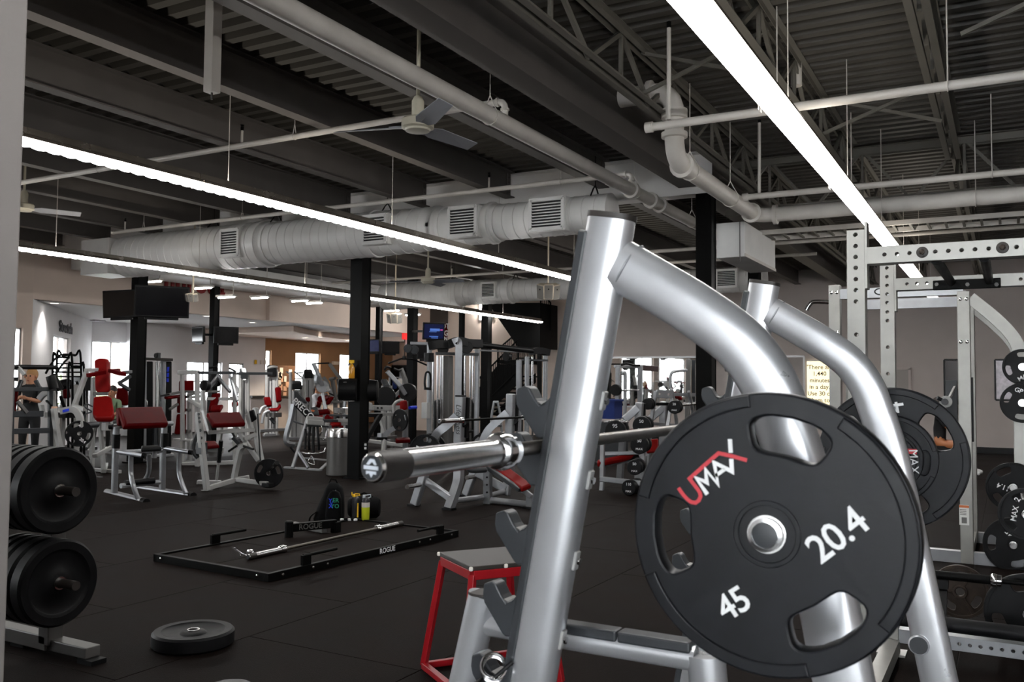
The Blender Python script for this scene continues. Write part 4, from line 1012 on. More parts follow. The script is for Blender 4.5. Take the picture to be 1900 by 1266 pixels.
for xx, yy in ((P1.x + Lb + 0.08, YR1), (P2.x + Lb + 0.08, YR2)):
    obj('post', B().bar([(xx, yy, 0), (xx, yy, z1t)], 0.076, 0.076), 'rack_grey', t, smooth=0)
p0_ = PY(1700, 1153, YR2 - 0.09)
obj('safety_tube', B().tube([(P2.x - 0.02, YR2 - 0.075, p0_.z), (P2.x + Lb + 0.1, YR2 - 0.075, p0_.z)], 0.04, 16), 'black_rubber', t)
c0 = PY(1722, 1065, 5.72)
barbell('black barbell lying low across the power rack', (c0.x - 0.05, 5.72, c0.z), (1, 0, 0), 2.1, shaft='black_steel', sleeve='black_steel', cap=False)
for k_ in (0, 1):
    obj('j_hook', B().box((c0.x + (0.08 if k_ == 0 else 1.55), 5.72, c0.z - 0.045), (0.05, 0.10, 0.05)), 'black_plastic', t, smooth=0)
    obj('hook_arm', B().bar([(c0.x + (0.08 if k_ == 0 else 1.55), 5.72, c0.z - 0.06), (c0.x + (0.08 if k_ == 0 else 1.55), 5.5, 0.1)], 0.04, 0.04), 'black_plastic', t, smooth=0)

# second rack behind
YS = 8.62
zt2 = PY(1790, 541, YS).z
t = thing('half_rack', 'bright metal rack behind the power rack with bent diagonal braces', 'power rack', (-0.6, YS, 0))
PL, PR = PY(1550, 600, YS), PY(1790, 700, YS)
zL = PY(1550, 530, YS).z
for q, z_, nm in ((PL, zL, 'post'), (PR, zt2, 'post')):
    po = obj(nm, B().bar([(q.x, YS, 0), (q.x, YS, z_)], 0.10, 0.10, (1, 0, 0)), 'rack_grey', t, smooth=0, bevel=0.006)
    for dz in (0.07, 0.44):
        for s in (-1, 1): obj('bolt', B().lathe([(0.016, 0), (0.015, 0.008), (0.008, 0.012)], (q.x + s * 0.024, YS - 0.05, z_ - dz), (0, -1, 0), 12), 'chrome', po)
    obj('rear_post', B().bar([(q.x, YS + 1.2, 0), (q.x, YS + 1.2, z_)], 0.10, 0.10, (1, 0, 0)), 'rack_grey', t, smooth=0, bevel=0.006)
    obj('side_rail', B().bar([(q.x, YS, 0.06), (q.x, YS + 1.2, 0.06)], 0.08, 0.10, (0, 0, 1)), 'rack_grey', t, smooth=0)
zq = PY(1580, 546, YS).z
bm_ = obj('front_beam', B().bar([(PL.x, YS - 0.02, zq), (PR.x, YS - 0.02, zq)], 0.05, 0.09, (0, 0, 1)), 'silver_satin', t, smooth=0)
cc = PY(1634, 541, YS - 0.046)
obj('beam_emblem', B().tube([cc + V((0.05 * math.cos(a), 0, 0.028 * math.sin(a))) for a in [math.pi * (0.25 + 1.5 * i / 14) for i in range(15)]], 0.006, 6), 'frame_black', bm_)
for yy, z_, h in ((YS + 1.2, zq, 0.10), (YS + 0.5, zq + 0.02, 0.04)):
    obj('cross_beam', B().bar([(PL.x, yy, z_), (PR.x, yy, z_)], 0.06, h, (0, 0, 1)), 'silver_satin', t, smooth=0)
br = [PY(a, b_, YS) for a, b_ in ((1800, 553), (1840, 585), (1872, 616), (1889, 645), (1893, 690))]
for k_ in (0, 1.2):
    pth = [q + V((0, k_, 0)) for q in smooth_path(br, 5)]; pth.append(V((pth[-1].x, pth[-1].y, 0.05)))
    obj('bent_brace', B().bar(pth, 0.075, 0.10, None), 'rack_grey', t, smooth=25)
obj('base_beam', B().bar([(PL.x, YS, 0.05), (br[-1].x, YS, 0.05)], 0.08, 0.10, (0, 0, 1)), 'silver_satin', t, smooth=0)
obj('base_beam', B().bar([(PR.x, YS + 1.2, 0.05), (br[-1].x, YS + 1.2, 0.05)], 0.08, 0.10, (0, 0, 1)), 'silver_satin', t, smooth=0)
obj('pull_bar', B().tube(smooth_path([(PL.x, YS, PY(1545, 562, YS).z), PY(1512, 560, YS), PY(1502, 566, YS), PY(1496, 576, YS)], 4), 0.02, 12), 'chrome', t)
gp = PY(1806, 760, YS)
obj('rubber_guard', B().box((PR.x + 0.056, YS, gp.z), (0.014, 0.09, 0.55)), 'black_rubber', t, smooth=0)
wl = PY(1789, 956, YS - 0.052)
lb = obj('warning_label', B().box(wl, (0.075, 0.003, 0.17)), 'warn_label', t, smooth=0)
obj('label_stripe', B().box(wl + V((0, -0.002, 0.072)), (0.075, 0.002, 0.02)), 'orange_print', lb, smooth=0)
for i in range(4): obj('label_line', B().box(wl + V((-0.008, -0.002, 0.045 - i * 0.014)), (0.05, 0.001, 0.005)), 'can_grey', lb, smooth=0)
obj('label_picture', B().box(wl + V((0, -0.002, -0.045)), (0.04, 0.001, 0.05)), 'can_grey', lb, smooth=0)
# plates on its storage horns
def horn_plates(pts):
    for (px, py, r, y, lab, w, rot) in pts:
        c = PY(px, py, y)
        grip_plate(lab, c, r, 0.03, rot=rot, words=w, group='plates stored on the rear rack', m='black_rubber')
        obj('plate_horn', B().lathe([(0.024, 0), (0.024, 0.16)], (c.x, y + 0.1, c.z), (0, -1, 0), 18), 'brushed_steel', t)
        obj('horn_bracket', B().bar([(c.x, y + 0.08, c.z), (br[-1].x, YS - 0.04, c.z)], 0.05, 0.05), 'rack_grey', t, smooth=0)
horn_plates(((1897, 681, 0.145, 8.30, 'small black plate, topmost on the storage horns at the right edge', (('MAX', (0.1, -0.55), 0.05, 30),), 10),
             (1897, 748, 0.160, 8.22, 'black plate with two slots, second from top at the right edge', (('GP', (-0.15, 0.62), 0.05, -20),), 80),
             (1880, 905, 0.205, 8.50, 'black plate marked 11.4 at the right edge, halfway down', (('11.4', (-0.35, 0.0), 0.06, 160),), 40),
             (1880, 1012, 0.225, 8.50, 'black 45 plate low on the rear rack at the right edge', (('45', (-0.1, 0.45), 0.07, 140),), 100)))
c = PY(1905, 955, 7.0)
grip_plate('black plate with white letters at the right edge, nearest the rack foot', c, 0.175, 0.03, rot=30, words=(('MAX', (-0.4, 0.0), 0.05, 80), ('2', (-0.3, 0.55), 0.05, 60)), m='black_rubber', group='plates on the side peg')
obj('side_peg', B().tube([(c.x, 6.94, c.z), (c.x, YS, c.z)], 0.024, 14), 'brushed_steel', t)
c = PY(1908, 1080, 5.80)
grip_plate('big black plate at the right edge, beside the low black barbell', (c.x, 5.80, 0.235), 0.225, 0.04, rot=20, m='black_rubber', group='plates standing on the floor')
# worn iron plate standing behind the low bar
c = PY(1781, 1088, 6.55); R_ = 0.172
t = thing('iron_plate', 'worn brown iron grip plate standing behind the low black barbell', 'weight plate', (c.x, 6.55, 0))
M = lambda dy: frame((c.x, 6.55 + dy, R_), (1, 0, 0), (0, 0, 1))
place('plate_body', shape_mesh('plate_body', [circ((0, 0), R_ * 0.93, 48), circ((0, 0), 0.026, 20)] + [bean(0.64 * R_, math.radians(a), 0.24 * R_, 0.13 * R_) for a in (75, 235, 330)], 0.014, 0.002), 'iron_worn', M(0), t, smooth=30)
place('rim', shape_mesh('rim', [circ((0, 0), R_, 56), circ((0, 0), R_ * 0.88, 56)], 0.032, 0.004), 'iron_worn', M(0), t, smooth=30)
place('hub', shape_mesh('hub', [circ((0, 0), R_ * 0.27, 32), circ((0, 0), 0.027, 20)], 0.034, 0.004), 'iron_worn', M(0), t, smooth=30)
for a in (180, 300, 60):
    a = math.radians(a); place('rib', shape_mesh('rib', [[(R_ * 0.24, -0.009), (R_ * 0.9, -0.009), (R_ * 0.9, 0.009), (R_ * 0.24, 0.009)]], 0.026, 0.003), 'iron_worn', M(0) @ Matrix.Rotation(a, 4, 'Z'), t, smooth=30)
# ================================================================== MACHINES AND FLOOR ITEMS
def rig(name, label, cat, D, parts, group=None, base=None):
    def P(q):
        if len(q) == 3 and q[2] == 'F': return PZ(q[0], q[1])
        return PD(q[0], q[1], D + (q[2] if len(q) == 3 else 0))
    al = [P(q) for pt in parts for q in pt[4]]
    lo = base or V((sum(p.x for p in al) / len(al), sum(p.y for p in al) / len(al), 0))
    t = thing(name, label, cat, (lo.x, lo.y, 0), group=group)
    made = {}
    for pt in parts:
        pn, m, kind, size, pts = pt[:5]; opt = pt[5] if len(pt) > 5 else {}
        W_ = [P(q) for q in pts]
        offs = [V((0, 0, 0))] + ([V(opt['twin'])] if 'twin' in opt else [])
        for o in offs:
            w = [p + o for p in W_]; b = B()
            par = made.get(opt.get('of'), t); kw = {}
            if kind == 't': b.tube(w, size, 12)
            elif kind == 's': b.tube(smooth_path(w, 6), size, 12)
            elif kind == 'b': b.bar(w, size[0], size[1]); kw = dict(smooth=0, bevel=min(size) * 0.12, bseg=1)
            elif kind == 'B': b.bar(smooth_path(w, 6), size[0], size[1]); kw = dict(smooth=30)
            elif kind == 'q':
                n = (w[1] - w[0]).cross(w[2] - w[0]).normalized()
                if n.dot(CAM - w[0]) > 0: n = -n
                if size < 0: n = V((n.x, n.y, 0)).normalized()
                b.prism(w, n * abs(size)); kw = dict(bevel=opt.get('bv', abs(size) * 0.35), bseg=3, smooth=50)
            elif kind == 'x': b.box(w[0], size, opt.get('rz', 0)); kw = dict(smooth=0, bevel=opt.get('bv', 0.004))
            elif kind == 'd':
                ax = V(opt.get('ax', (0, -1, 0))); b.lathe([(size[0] * 0.96, -size[1] / 2), (size[0], -size[1] * 0.3), (size[0], size[1] * 0.3), (size[0] * 0.96, size[1] / 2)], w[0], ax, 28)
            ob_ = obj(pn, b, m, par, **kw); made[opt.get('id', pn)] = ob_
    return t
def small_plate(label, c, R, ax, group, name='weight_plate', word=None, slots=True):
    """loaded plate on a machine, axis any plan direction"""
    rz = math.atan2(ax[1], ax[0]) + math.pi / 2
    return grip_plate(label, c, R, 0.035, rz=rz, rot=random.uniform(0, 90), m='black_rubber', group=group, words=word or ())
S, WP, RV, BK = 'silver_satin', 'white_paint', 'red_vinyl', 'black_plastic'
DX, DYv = V((1, 0, 0)), V((0, 1, 0))

# ---- bumper plate storage at the left edge
bx0 = PZ(97, 1212)
t = thing('plate_storage_rack', 'grey floor rack holding black bumper plates at the left edge', 'rack', (bx0.x, bx0.y, 0))
zz = [PD(150, 905, 4.78).z, PD(150, 1080, 4.78).z]
obj('cross_foot', B().bar([PZ(42, 1196) + V((0, 0, 0.05)), PZ(172, 1228) + V((0, 0, 0.05))], 0.09, 0.06, (0, 0, 1)), 'can_grey', t, smooth=0, bevel=0.006)
for q in ((45, 1197), (170, 1230)): obj('foot_pad', B().box(PZ(*q) + V((0, 0, 0.012)), (0.12, 0.09, 0.024)), 'black_rubber', t, smooth=0)
obj('base_beam', B().bar([bx0 + V((0, 0, 0.06)), bx0 + V((-1.6, 0, 0.06))], 0.09, 0.08, (0, 0, 1)), 'can_grey', t, smooth=0, bevel=0.006)
obj('post', B().bar([bx0 + V((-0.02, 0, 0.05)), bx0 + V((-0.02, 0, 1.05))], 0.09, 0.09, (1, 0, 0)), 'can_grey', t, smooth=0, bevel=0.006)
obj('post', B().bar([bx0 + V((-1.5, 0, 0.05)), bx0 + V((-1.5, 0, 1.05))], 0.09, 0.09, (1, 0, 0)), 'can_grey', t, smooth=0, bevel=0.006)
def bumper(label, c, ax, R=0.225, th=0.07, m='black_rubber', hub='brushed_steel', group='bumper plates'):
    t = thing('bumper_plate', label, 'weight plate', (c[0], c[1], c[2] - (R if abs(ax[2]) < 0.5 else 0)), group=group)
    obj('plate_body', B().lathe([(0.03, 0.1 * th), (0.062, 0.12 * th), (0.075, 0.02), (0.155, 0.02), (0.165, 0.012), (0.175, 0.002), (R - 0.012, 0.0), (R, 0.012), (R, th - 0.012), (R - 0.012, th), (0.175, th - 0.002), (0.165, th - 0.012), (0.075, th - 0.02), (0.062, th - 0.008), (0.03, th - 0.006)], V(c), ax, 56, True), m, t, smooth=40)
    obj('hub_ring', B().lathe([(0.0255, -0.001), (0.034, -0.001), (0.034, th + 0.001), (0.0255, th + 0.001)], V(c), ax, 28, True), hub, t)
    return t
names = ('nearest', 'second', 'third', 'fourth', 'fifth', 'sixth')
rows = (('upper', PD(112, 910, 4.62), PD(150, 907, 4.5)), ('lower', PD(112, 1082, 4.62), PD(150, 1083, 4.5)))
for rname, c0, cend in rows:
    obj('storage_arm', B().tube([c0 + V((0.13, 0, 0)), c0 - V((0.95, 0, 0))], 0.024, 20), 'cap_grey', t)
    obj('arm_bracket', B().box((bx0.x - 0.02, (bx0.y + c0.y) / 2, c0.z), (0.06, abs(bx0.y - c0.y) + 0.05, 0.06)), 'can_grey', t, smooth=0)
    x = c0.x
    for i in range(6 if rname == 'upper' else 5):
        th = (0.085, 0.085, 0.06, 0.06, 0.05, 0.05)[i]
        bumper('%s bumper plate on the %s arm of the left storage rack' % (names[i], rname), (x, c0.y, c0.z - 0.002), (-1, 0, 0), 0.225, th, group='bumper plates on the storage rack')
        x -= th + 0.012
# plate on the floor
c = PZ(359, 1168, 0.085)
fp = bumper('black bumper plate lying flat on the floor', (c.x, c.y, 0.0), (0, 0, 1), 0.225, 0.085, group='bumper plate on floor')
for i, s in enumerate(('45', 'LB', '45', 'LB')):
    a = math.radians(250 + 55 * i); text(s, 'iron_worn', (c.x + 0.115 * math.cos(a), c.y + 0.115 * math.sin(a), 0.0655), (-math.sin(a), math.cos(a), 0), (-math.cos(a), -math.sin(a), 0), 0.05, fp, name='raised_lettering')

# ---- dark bench end at the bottom edge
c = PD(452, 1252, 3.1)
t = thing('flat_bench', 'dark grey rounded bench end at the bottom edge', 'bench', (c.x, c.y, 0))
bd = V((0.25, -1, 0)).normalized(); sd_ = V((-bd.y, bd.x, 0))
rs = []
for f, w, h in ((0.0, 0.02, 0.012), (0.012, 0.05, 0.022), (0.04, 0.085, 0.03), (0.10, 0.115, 0.034), (0.9, 0.12, 0.034), (0.97, 0.09, 0.03), (1.0, 0.02, 0.012)):
    o = V((c.x, c.y, c.z - 0.034)) + bd * f; rs.append([o + sd_ * (w * math.cos(a)) + V((0, 0, h * math.sin(a))) for a in [2 * math.pi * i / 20 for i in range(20)]])
obj('bench_pad', B().rings(rs), 'guard_grey', t)
for f in (0.2, 0.8):
    o = c + bd * f
    obj('leg', B().bar([(o.x, o.y, c.z - 0.06), (o.x, o.y, 0.04)], 0.06, 0.06, (1, 0, 0)), 'can_grey', t, smooth=0)
    obj('foot', B().bar([o + sd_ * 0.2 + V((0, 0, 0.03 - o.z)), o - sd_ * 0.2 + V((0, 0, 0.03 - o.z))], 0.06, 0.06), 'can_grey', t, smooth=0)

# ---- deadlift platform
cA, cB, cC = PZ(498, 1081), PZ(851, 996), PZ(296, 1040)
uu = (cB - cA); Lp = uu.length; uu.normalize(); vv = (cC - cA); vv = (vv - uu * vv.dot(uu)); Wp = vv.length; vv.normalize()
q = lambda u, v, z=0.0: cA + uu * u + vv * v + V((0, 0, z))
t = thing('deadlift_platform', 'low black deadlift platform with steel edge frame on the floor', 'platform', q(Lp / 2, Wp / 2))
hf = 0.062
ft = obj('frame_rail', B().bar([q(0, 0.02, hf / 2), q(Lp, 0.02, hf / 2)], 0.04, hf, (0, 0, 1)), 'black_steel', t, smooth=0, bevel=0.003)
obj('frame_rail', B().bar([q(0.02, 0.04, hf / 2), q(0.02, Wp, hf / 2)], 0.04, hf, (0, 0, 1)), 'black_steel', t, smooth=0, bevel=0.003)
obj('frame_rail', B().bar([q(Lp - 0.02, 0.04, hf / 2), q(Lp - 0.02, Wp, hf / 2)], 0.04, hf, (0, 0, 1)), 'black_steel', t, smooth=0, bevel=0.003)
obj('frame_rail', B().bar([q(0, Wp - 0.02, hf / 2), q(Lp, Wp - 0.02, hf / 2)], 0.04, hf, (0, 0, 1)), 'black_steel', t, smooth=0, bevel=0.003)
nu, nv = 3, 2
for i in range(nu):
    for j in range(nv):
        a0, a1 = 0.045 + (Lp - 0.09) * i / nu, 0.045 + (Lp - 0.09) * (i + 1) / nu - 0.006; b0, b1 = 0.045 + (Wp - 0.09) * j / nv, 0.045 + (Wp - 0.09) * (j + 1) / nv - 0.006
        obj('rubber_tile', B().prism([q(a0, b0, 0.004), q(a1, b0, 0.004), q(a1, b1, 0.004), q(a0, b1, 0.004)], (0, 0, 0.046)), 'rubber_floor', t, smooth=0, bevel=0.003, bseg=1)
for u in (0.14, 0.46, 0.62, Lp - 0.62, Lp - 0.46, Lp - 0.12): obj('bolt', B().lathe([(0.013, 0), (0.012, 0.006), (0.006, 0.009)], q(u, 0, 0.034), -vv, 10), 'brushed_steel', t)
for v in (0.12, Wp - 0.1): obj('bolt', B().lathe([(0.013, 0), (0.012, 0.006), (0.006, 0.009)], q(0, v, 0.034), -uu, 10), 'brushed_steel', t)
tx = text_mesh('lettering', 'ROGUE', 0.062, 0.0006, 0, 0.001).copy()
pc_ = PZ(706, 1026); u_ = (pc_ - cA).dot(uu)
place('lettering', tx, 'white_print', frame(q(u_, -0.001, 0.033), uu, (0, 0, 1)), t)
# band pegs: an upright tab with a rod along the edge
for (u0, v0, sgn) in (((PZ(562, 1062) - cA).dot(uu), 0.02, 1), ((PZ(815, 1003) - cA).dot(uu), 0.02, -1), ((PZ(364, 1016) - cA).dot(uu), Wp - 0.02, 1)):
    tb = obj('band_peg_tab', B().box(q(u0, v0, 0.085), (0.09, 0.03, 0.11), math.atan2(uu.y, uu.x)), 'black_steel', t, smooth=0, bevel=0.003)
    obj('band_peg_rod', B().tube([q(u0 - 0.03 * sgn, v0, 0.135), q(u0 + 0.34 * sgn, v0, 0.135)], 0.013, 12), 'black_steel', tb)
# bar jack standing across the platform's back edge
p0_, p1_ = PZ(536, 997, 0.05), PZ(623, 988, 0.05)
t = thing('bar_jack', 'black deadlift bar jack with white lettering at the back of the platform', 'jack', p0_)
dj = (p1_ - p0_).normalized(); sj = V((-dj.y, dj.x, 0))
obj('upright_post', B().lathe([(0.04, 0), (0.04, 0.14), (0.03, 0.15)], p0_, (0, 0, 1), 16), 'black_steel', t)
mb = obj('main_beam', B().bar([p0_ + V((0, 0, 0.085)), p1_ + V((0, 0, 0.085))], 0.06, 0.075, (0, 0, 1)), 'black_steel', t, smooth=0, bevel=0.004)
obj('end_block', B().box(p1_ + V((0, 0, 0.05)), (0.07, 0.08, 0.10)), 'black_steel', t, smooth=0, bevel=0.006)
obj('cross_foot', B().bar([p1_ - dj * 0.12 + V((0, 0, 0.03)), p1_ - dj * 0.22 + sj * 0.5 + V((0, 0, 0.03))], 0.06, 0.05, (0, 0, 1)), 'can_grey', t, smooth=0, bevel=0.004)
tx = text_mesh('lettering', 'ROGUE', 0.07, 0.0006, 0, 0.001).copy()
place('lettering', tx, 'can_grey', frame(p0_.lerp(p1_, 0.42) - sj * 0.0315 + V((0, 0, 0.085)), dj, (0, 0, 1)), t)
# barbell on the platform, clip at its left end
b0, b1 = PZ(460, 1034, 0.075), PZ(746, 971, 0.075)
barbell('chrome-sleeved barbell resting on the deadlift platform', b0, (b1 - b0), (b1 - b0).length)
t = thing('collar_clip', 'thin wire collar clip at the left end of the floor barbell', 'clip', PZ(440, 1036, 0.05))
c = PZ(446, 1034, 0.05)
obj('wire_loop', B().tube([c + V(p) for p in ((0.07, 0, 0.01), (0.0, 0, 0.008), (-0.03, 0.02, 0.03), (-0.12, 0.03, 0.06), (-0.12, 0.06, 0.05), (-0.03, 0.05, 0.02), (0.05, 0.03, 0.012))], 0.005, 6), 'chrome', t)
obj('clamp', B().lathe([(0.03, -0.012), (0.034, -0.01), (0.034, 0.01), (0.03, 0.012)], c + V((0.09, 0.02, 0.036)), (b1 - b0), 16), 'chrome', t)

# ---- backpack, bag, bottles, wrist strap on the platform's far side
cb = PZ(618, 972)
t = thing('backpack', 'black backpack with blue and green print standing on the platform edge', 'backpack', cb)
tw = V((RT.x, RT.y, 0)).normalized(); bk_ = V((-tw.y, tw.x, 0)) * 1
def bp(u, z, d=0.0): return cb + tw * u + bk_ * d + V((0, 0, z))
sec = [(0.0, -0.19, 0.10, 0.13), (0.06, -0.20, 0.11, 0.14), (0.18, -0.16, 0.11, 0.13), (0.30, -0.11, 0.105, 0.11), (0.38, -0.08, 0.09, 0.09), (0.42, -0.055, 0.055, 0.06), (0.435, -0.04, 0.015, 0.02)]
rs = []
for z, l, r_, dp in sec:
    rs.append([bp((l + r_) / 2 + (r_ - l) / 2 * math.copysign(abs(math.cos(a)) ** 0.6, math.cos(a)), z, dp * math.copysign(abs(math.sin(a)) ** 0.6, math.sin(a))) for a in [2 * math.pi * i / 24 for i in range(24)]])
body = obj('pack_body', B().rings(rs), 'bag_black', t)
rs = []
for z, l, r_ in ((0.05, -0.05, 0.10), (0.10, -0.06, 0.11), (0.28, -0.045, 0.10), (0.34, -0.02, 0.08), (0.36, 0.01, 0.05)):
    rs.append([bp((l + r_) / 2 + (r_ - l) / 2 * math.copysign(abs(math.cos(a)) ** 0.5, math.cos(a)), z, -0.10 + 0.07 * math.copysign(abs(math.sin(a)) ** 0.5, math.sin(a)) * (1 - z)) for a in [2 * math.pi * i / 20 for i in range(20)]])
obj('front_pocket', B().rings(rs), 'bag_black', t)
obj('haul_loop', B().tube([bp(-0.05, 0.42), bp(-0.03, 0.47), bp(0.02, 0.46), bp(0.045, 0.41)], 0.008, 8), 'bag_black', t)
obj('shoulder_strap', B().bar(smooth_path([bp(-0.15, 0.14, -0.1), bp(-0.22, 0.08, -0.1), bp(-0.23, 0.0, -0.1)], 4), 0.04, 0.01), 'bag_black', t)
obj('zip_pull', B().bar([bp(0.045, 0.37, -0.13), bp(0.055, 0.33, -0.135)], 0.006, 0.004), 'can_grey', t)
for s, m, u, z in (('Y', 'blue_print', 0.0, 0.26), ('X', 'blue_print', 0.005, 0.205), ('ER', 'green_print', 0.055, 0.265), ('YO', 'green_print', 0.05, 0.205), ('V', 'blue_print', 0.01, 0.235)):
    text(s, m, bp(u, z, -0.166 + 0.05 * (z - 0.2)), tw, (0, 0, 1), 0.06, t, bold=0.001)
cg = PZ(672, 966)
t = thing('gym_bag', 'small black rolled bag behind the two bottles', 'bag', cg)
obj('bag_body', B().lathe([(0.02, -0.18), (0.09, -0.17), (0.115, -0.14), (0.12, 0), (0.115, 0.14), (0.09, 0.17), (0.02, 0.18)], cg + V((0, 0, 0.125)) + bk_ * 0.12, tw, 24), 'bag_black', t)
obj('carry_strap', B().tube([cg + tw * -0.1 + bk_ * 0.1 + V((0, 0, 0.24)), cg + bk_ * 0.1 + V((0, 0, 0.285)), cg + tw * 0.1 + bk_ * 0.1 + V((0, 0, 0.24))], 0.01, 8), 'bag_black', t)
def bottle(label, p, m_body, m_cap, lid, extra):
    t = thing('shaker_bottle', label, 'bottle', p, group='shaker bottles')
    z0 = p.z
    obj('bottle_body', B().lathe([(0.035, 0), (0.04, 0.008), (0.042, 0.15), (0.042, 0.19)], p, (0, 0, 1), 24), m_body, t)
    if extra == 'liquid':
        obj('drink', B().lathe([(0.0355, 0.001), (0.0408, 0.008), (0.0428, 0.14)], p, (0, 0, 1), 24), 'lime_liquid', t); 
        obj('foam', B().lathe([(0.0426, 0.14), (0.0428, 0.195)], p, (0, 0, 1), 24), 'paper', t)
    else:
        obj('label_band', B().box(p + tw * 0.03 - bk_ * 0.031 + V((0, 0, 0.10)), (0.016, 0.004, 0.15), math.atan2(tw.y, tw.x)), 'yellow', t, smooth=0)
    obj('lid', B().lathe([(0.044, 0.19), (0.045, 0.215), (0.036, 0.235), (0.02, 0.24)], p, (0, 0, 1), 24), m_cap, t)
    obj('spout', B().lathe([(0.015, 0.235), (0.015, 0.262), (0.01, 0.266)], p - tw * 0.018, (0, 0, 1), 12), lid, t)
    obj('flip_loop', B().tube([p + tw * a + V((0, 0, z)) for a, z in ((-0.04, 0.285), (-0.038, 0.255), (-0.01, 0.245), (0.045, 0.252), (0.04, 0.266), (-0.01, 0.268))] if extra != 'liquid' else [p + tw * a + V((0, 0, z)) for a, z in ((-0.01, 0.262), (0.05, 0.27), (0.052, 0.245), (0.03, 0.238))], 0.006, 8), lid, t)
bottle('black shaker bottle with yellow flip lid', PZ(659, 964, 0.05), 'smoke_plastic', 'smoke_plastic', 'yellow', 'label')
bottle('clear shaker bottle half full of yellow-green drink', PZ(678, 966, 0.05), 'clear_plastic', 'smoke_plastic', 'clear_plastic', 'liquid')
p = PZ(645, 967, 0.05)
t = thing('wrist_strap', 'black and white wrist strap lying before the black bottle', 'strap', p)
for i, (m, u) in enumerate((('white_print', -0.06), ('bag_black', -0.02), ('white_print', 0.02), ('bag_black', 0.05), ('white_print', 0.08))):
    obj('strap_link', B().box(p + tw * u + V((0, 0, 0.014 + 0.004 * (i % 2))), (0.036, 0.03, 0.022), math.atan2(tw.y, tw.x) + 0.2 * i), m, t, smooth=0, bevel=0.004)

# ---- red plyo stand
tl, tf, tr_ = PZ(822, 1030, 0.60), PZ(877, 1056, 0.60), None
fl, ff = PZ(790, 1208), PZ(850, 1262)
t = thing('plyo_box', 'red steel jump box frame with worn black top', 'jump box', ((fl + ff) / 2))
e1 = (tf - tl); e2 = V((-e1.y, e1.x, 0)); e2 = e2 / e2.length * e1.length * 1.0
if e2.dot(V((RT.x, RT.y, 0))) < 0: e2 = -e2
top = [tl, tf, tf + e2, tl + e2]; cen = (tl + tf + e2 + tl) / 2 if False else sum(top, V()) / 4
bot = [V((fl.x, fl.y, 0.02)), V((ff.x, ff.y, 0.02))]
k_ = ((ff - fl).length / e1.length)
bot = [V((cen.x + (p.x - cen.x) * k_, cen.y + (p.y - cen.y) * k_, 0.02)) for p in top]
dsh = V((fl.x, fl.y, 0.02)) - bot[0]
for i in range(4):
    obj('leg', B().bar([bot[i], top[i] - V((0, 0, 0.03))], 0.032, 0.032), 'red_paint', t, smooth=0, bevel=0.003)
    obj('base_rail', B().bar([bot[i], bot[(i + 1) % 4]], 0.032, 0.032), 'red_paint', t, smooth=0, bevel=0.003)
    obj('top_rail', B().bar([top[i] - V((0, 0, 0.03)), top[(i + 1) % 4] - V((0, 0, 0.03))], 0.032, 0.045, (0, 0, 1)), 'red_paint', t, smooth=0, bevel=0.003)
obj('top_pad', B().prism([cen + (p - cen) * 1.08 - V((0, 0, 0.008)) for p in top], (0, 0, 0.022)), 'cap_grey', t, smooth=0, bevel=0.004)
for p in (top[1], top[0], top[1].lerp(top[2], 0.45)):
    w = cen + (p - cen) * 1.085; obj('worn_corner', B().box(w + V((0, 0, 0.003)), (0.02, 0.02, 0.02), 0.5), 'paper', t, smooth=0, bevel=0.006)

# ---- rubbish bin
c = PZ(627, 882)
t = thing('rubbish_bin', 'grey cylindrical bin with shiny steel rim beside the wide column', 'bin', c)
obj('bin_body', B().lathe([(0.17, 0.0), (0.185, 0.012), (0.185, 0.61)], c, (0, 0, 1), 36), 'can_grey', t)
obj('steel_rim', B().lathe([(0.186, 0.61), (0.19, 0.615), (0.19, 0.70), (0.175, 0.745), (0.10, 0.75)], c, (0, 0, 1), 36), 'brushed_steel', t)
# ---- towel dispenser, spray bottle, socket on the column
cz = C1
p = PD(662, 724, 13.35)
t = thing('towel_dispenser', 'black paper towel dispenser strapped to the wide column', 'dispenser', p)
p = V((C1.x, C1.y, p.z)); nx = V((-RT.y, RT.x, 0)); 
rs = []
for u, w, d_ in ((-0.29, 0.155, 0.10), (-0.27, 0.175, 0.13), (-0.1, 0.175, 0.145), (0.0, 0.178, 0.14)):
    rs.append([p + tw * u - bk_ * (0.16 + d_ * math.cos(a) * 0.9) + V((0, 0, w * math.sin(a))) for a in [2 * math.pi * i / 28 for i in range(28)]])
obj('dispenser_body', B().rings(rs), 'black_plastic', t)
rs = []
for u, w, d_ in ((0.0, 0.178, 0.10), (0.12, 0.175, 0.11), (0.27, 0.16, 0.1), (0.29, 0.13, 0.06)):
    rs.append([p + tw * u + bk_ * 0.12 - bk_ * (d_ * math.cos(a)) + V((0, 0, -0.01 + w * math.sin(a))) for a in [2 * math.pi * i / 24 for i in range(24)]])
obj('rear_drum', B().rings(rs), 'black_plastic', t)
obj('brand_tab', B().box(p - tw * 0.17 - bk_ * 0.262 + V((0, 0, 0.115)), (0.05, 0.004, 0.016), math.atan2(tw.y, tw.x)), 'can_grey', t, smooth=0)
obj('tear_bar', B().box(p - tw * 0.13 - bk_ * 0.22 + V((0, 0, -0.172)), (0.22, 0.1, 0.012), math.atan2(tw.y, tw.x)), 'brushed_steel', t, smooth=0)
p2 = p - bk_ * 0.17 - tw * 0.09 + V((0, 0, 0.175))
t = thing('spray_bottle', 'amber spray bottle with yellow trigger on the towel dispenser', 'bottle', p2)
obj('bottle_body', B().lathe([(0.045, 0), (0.05, 0.01), (0.05, 0.16), (0.03, 0.21), (0.018, 0.23)], p2, (0, 0, 1), 20), 'amber', t)
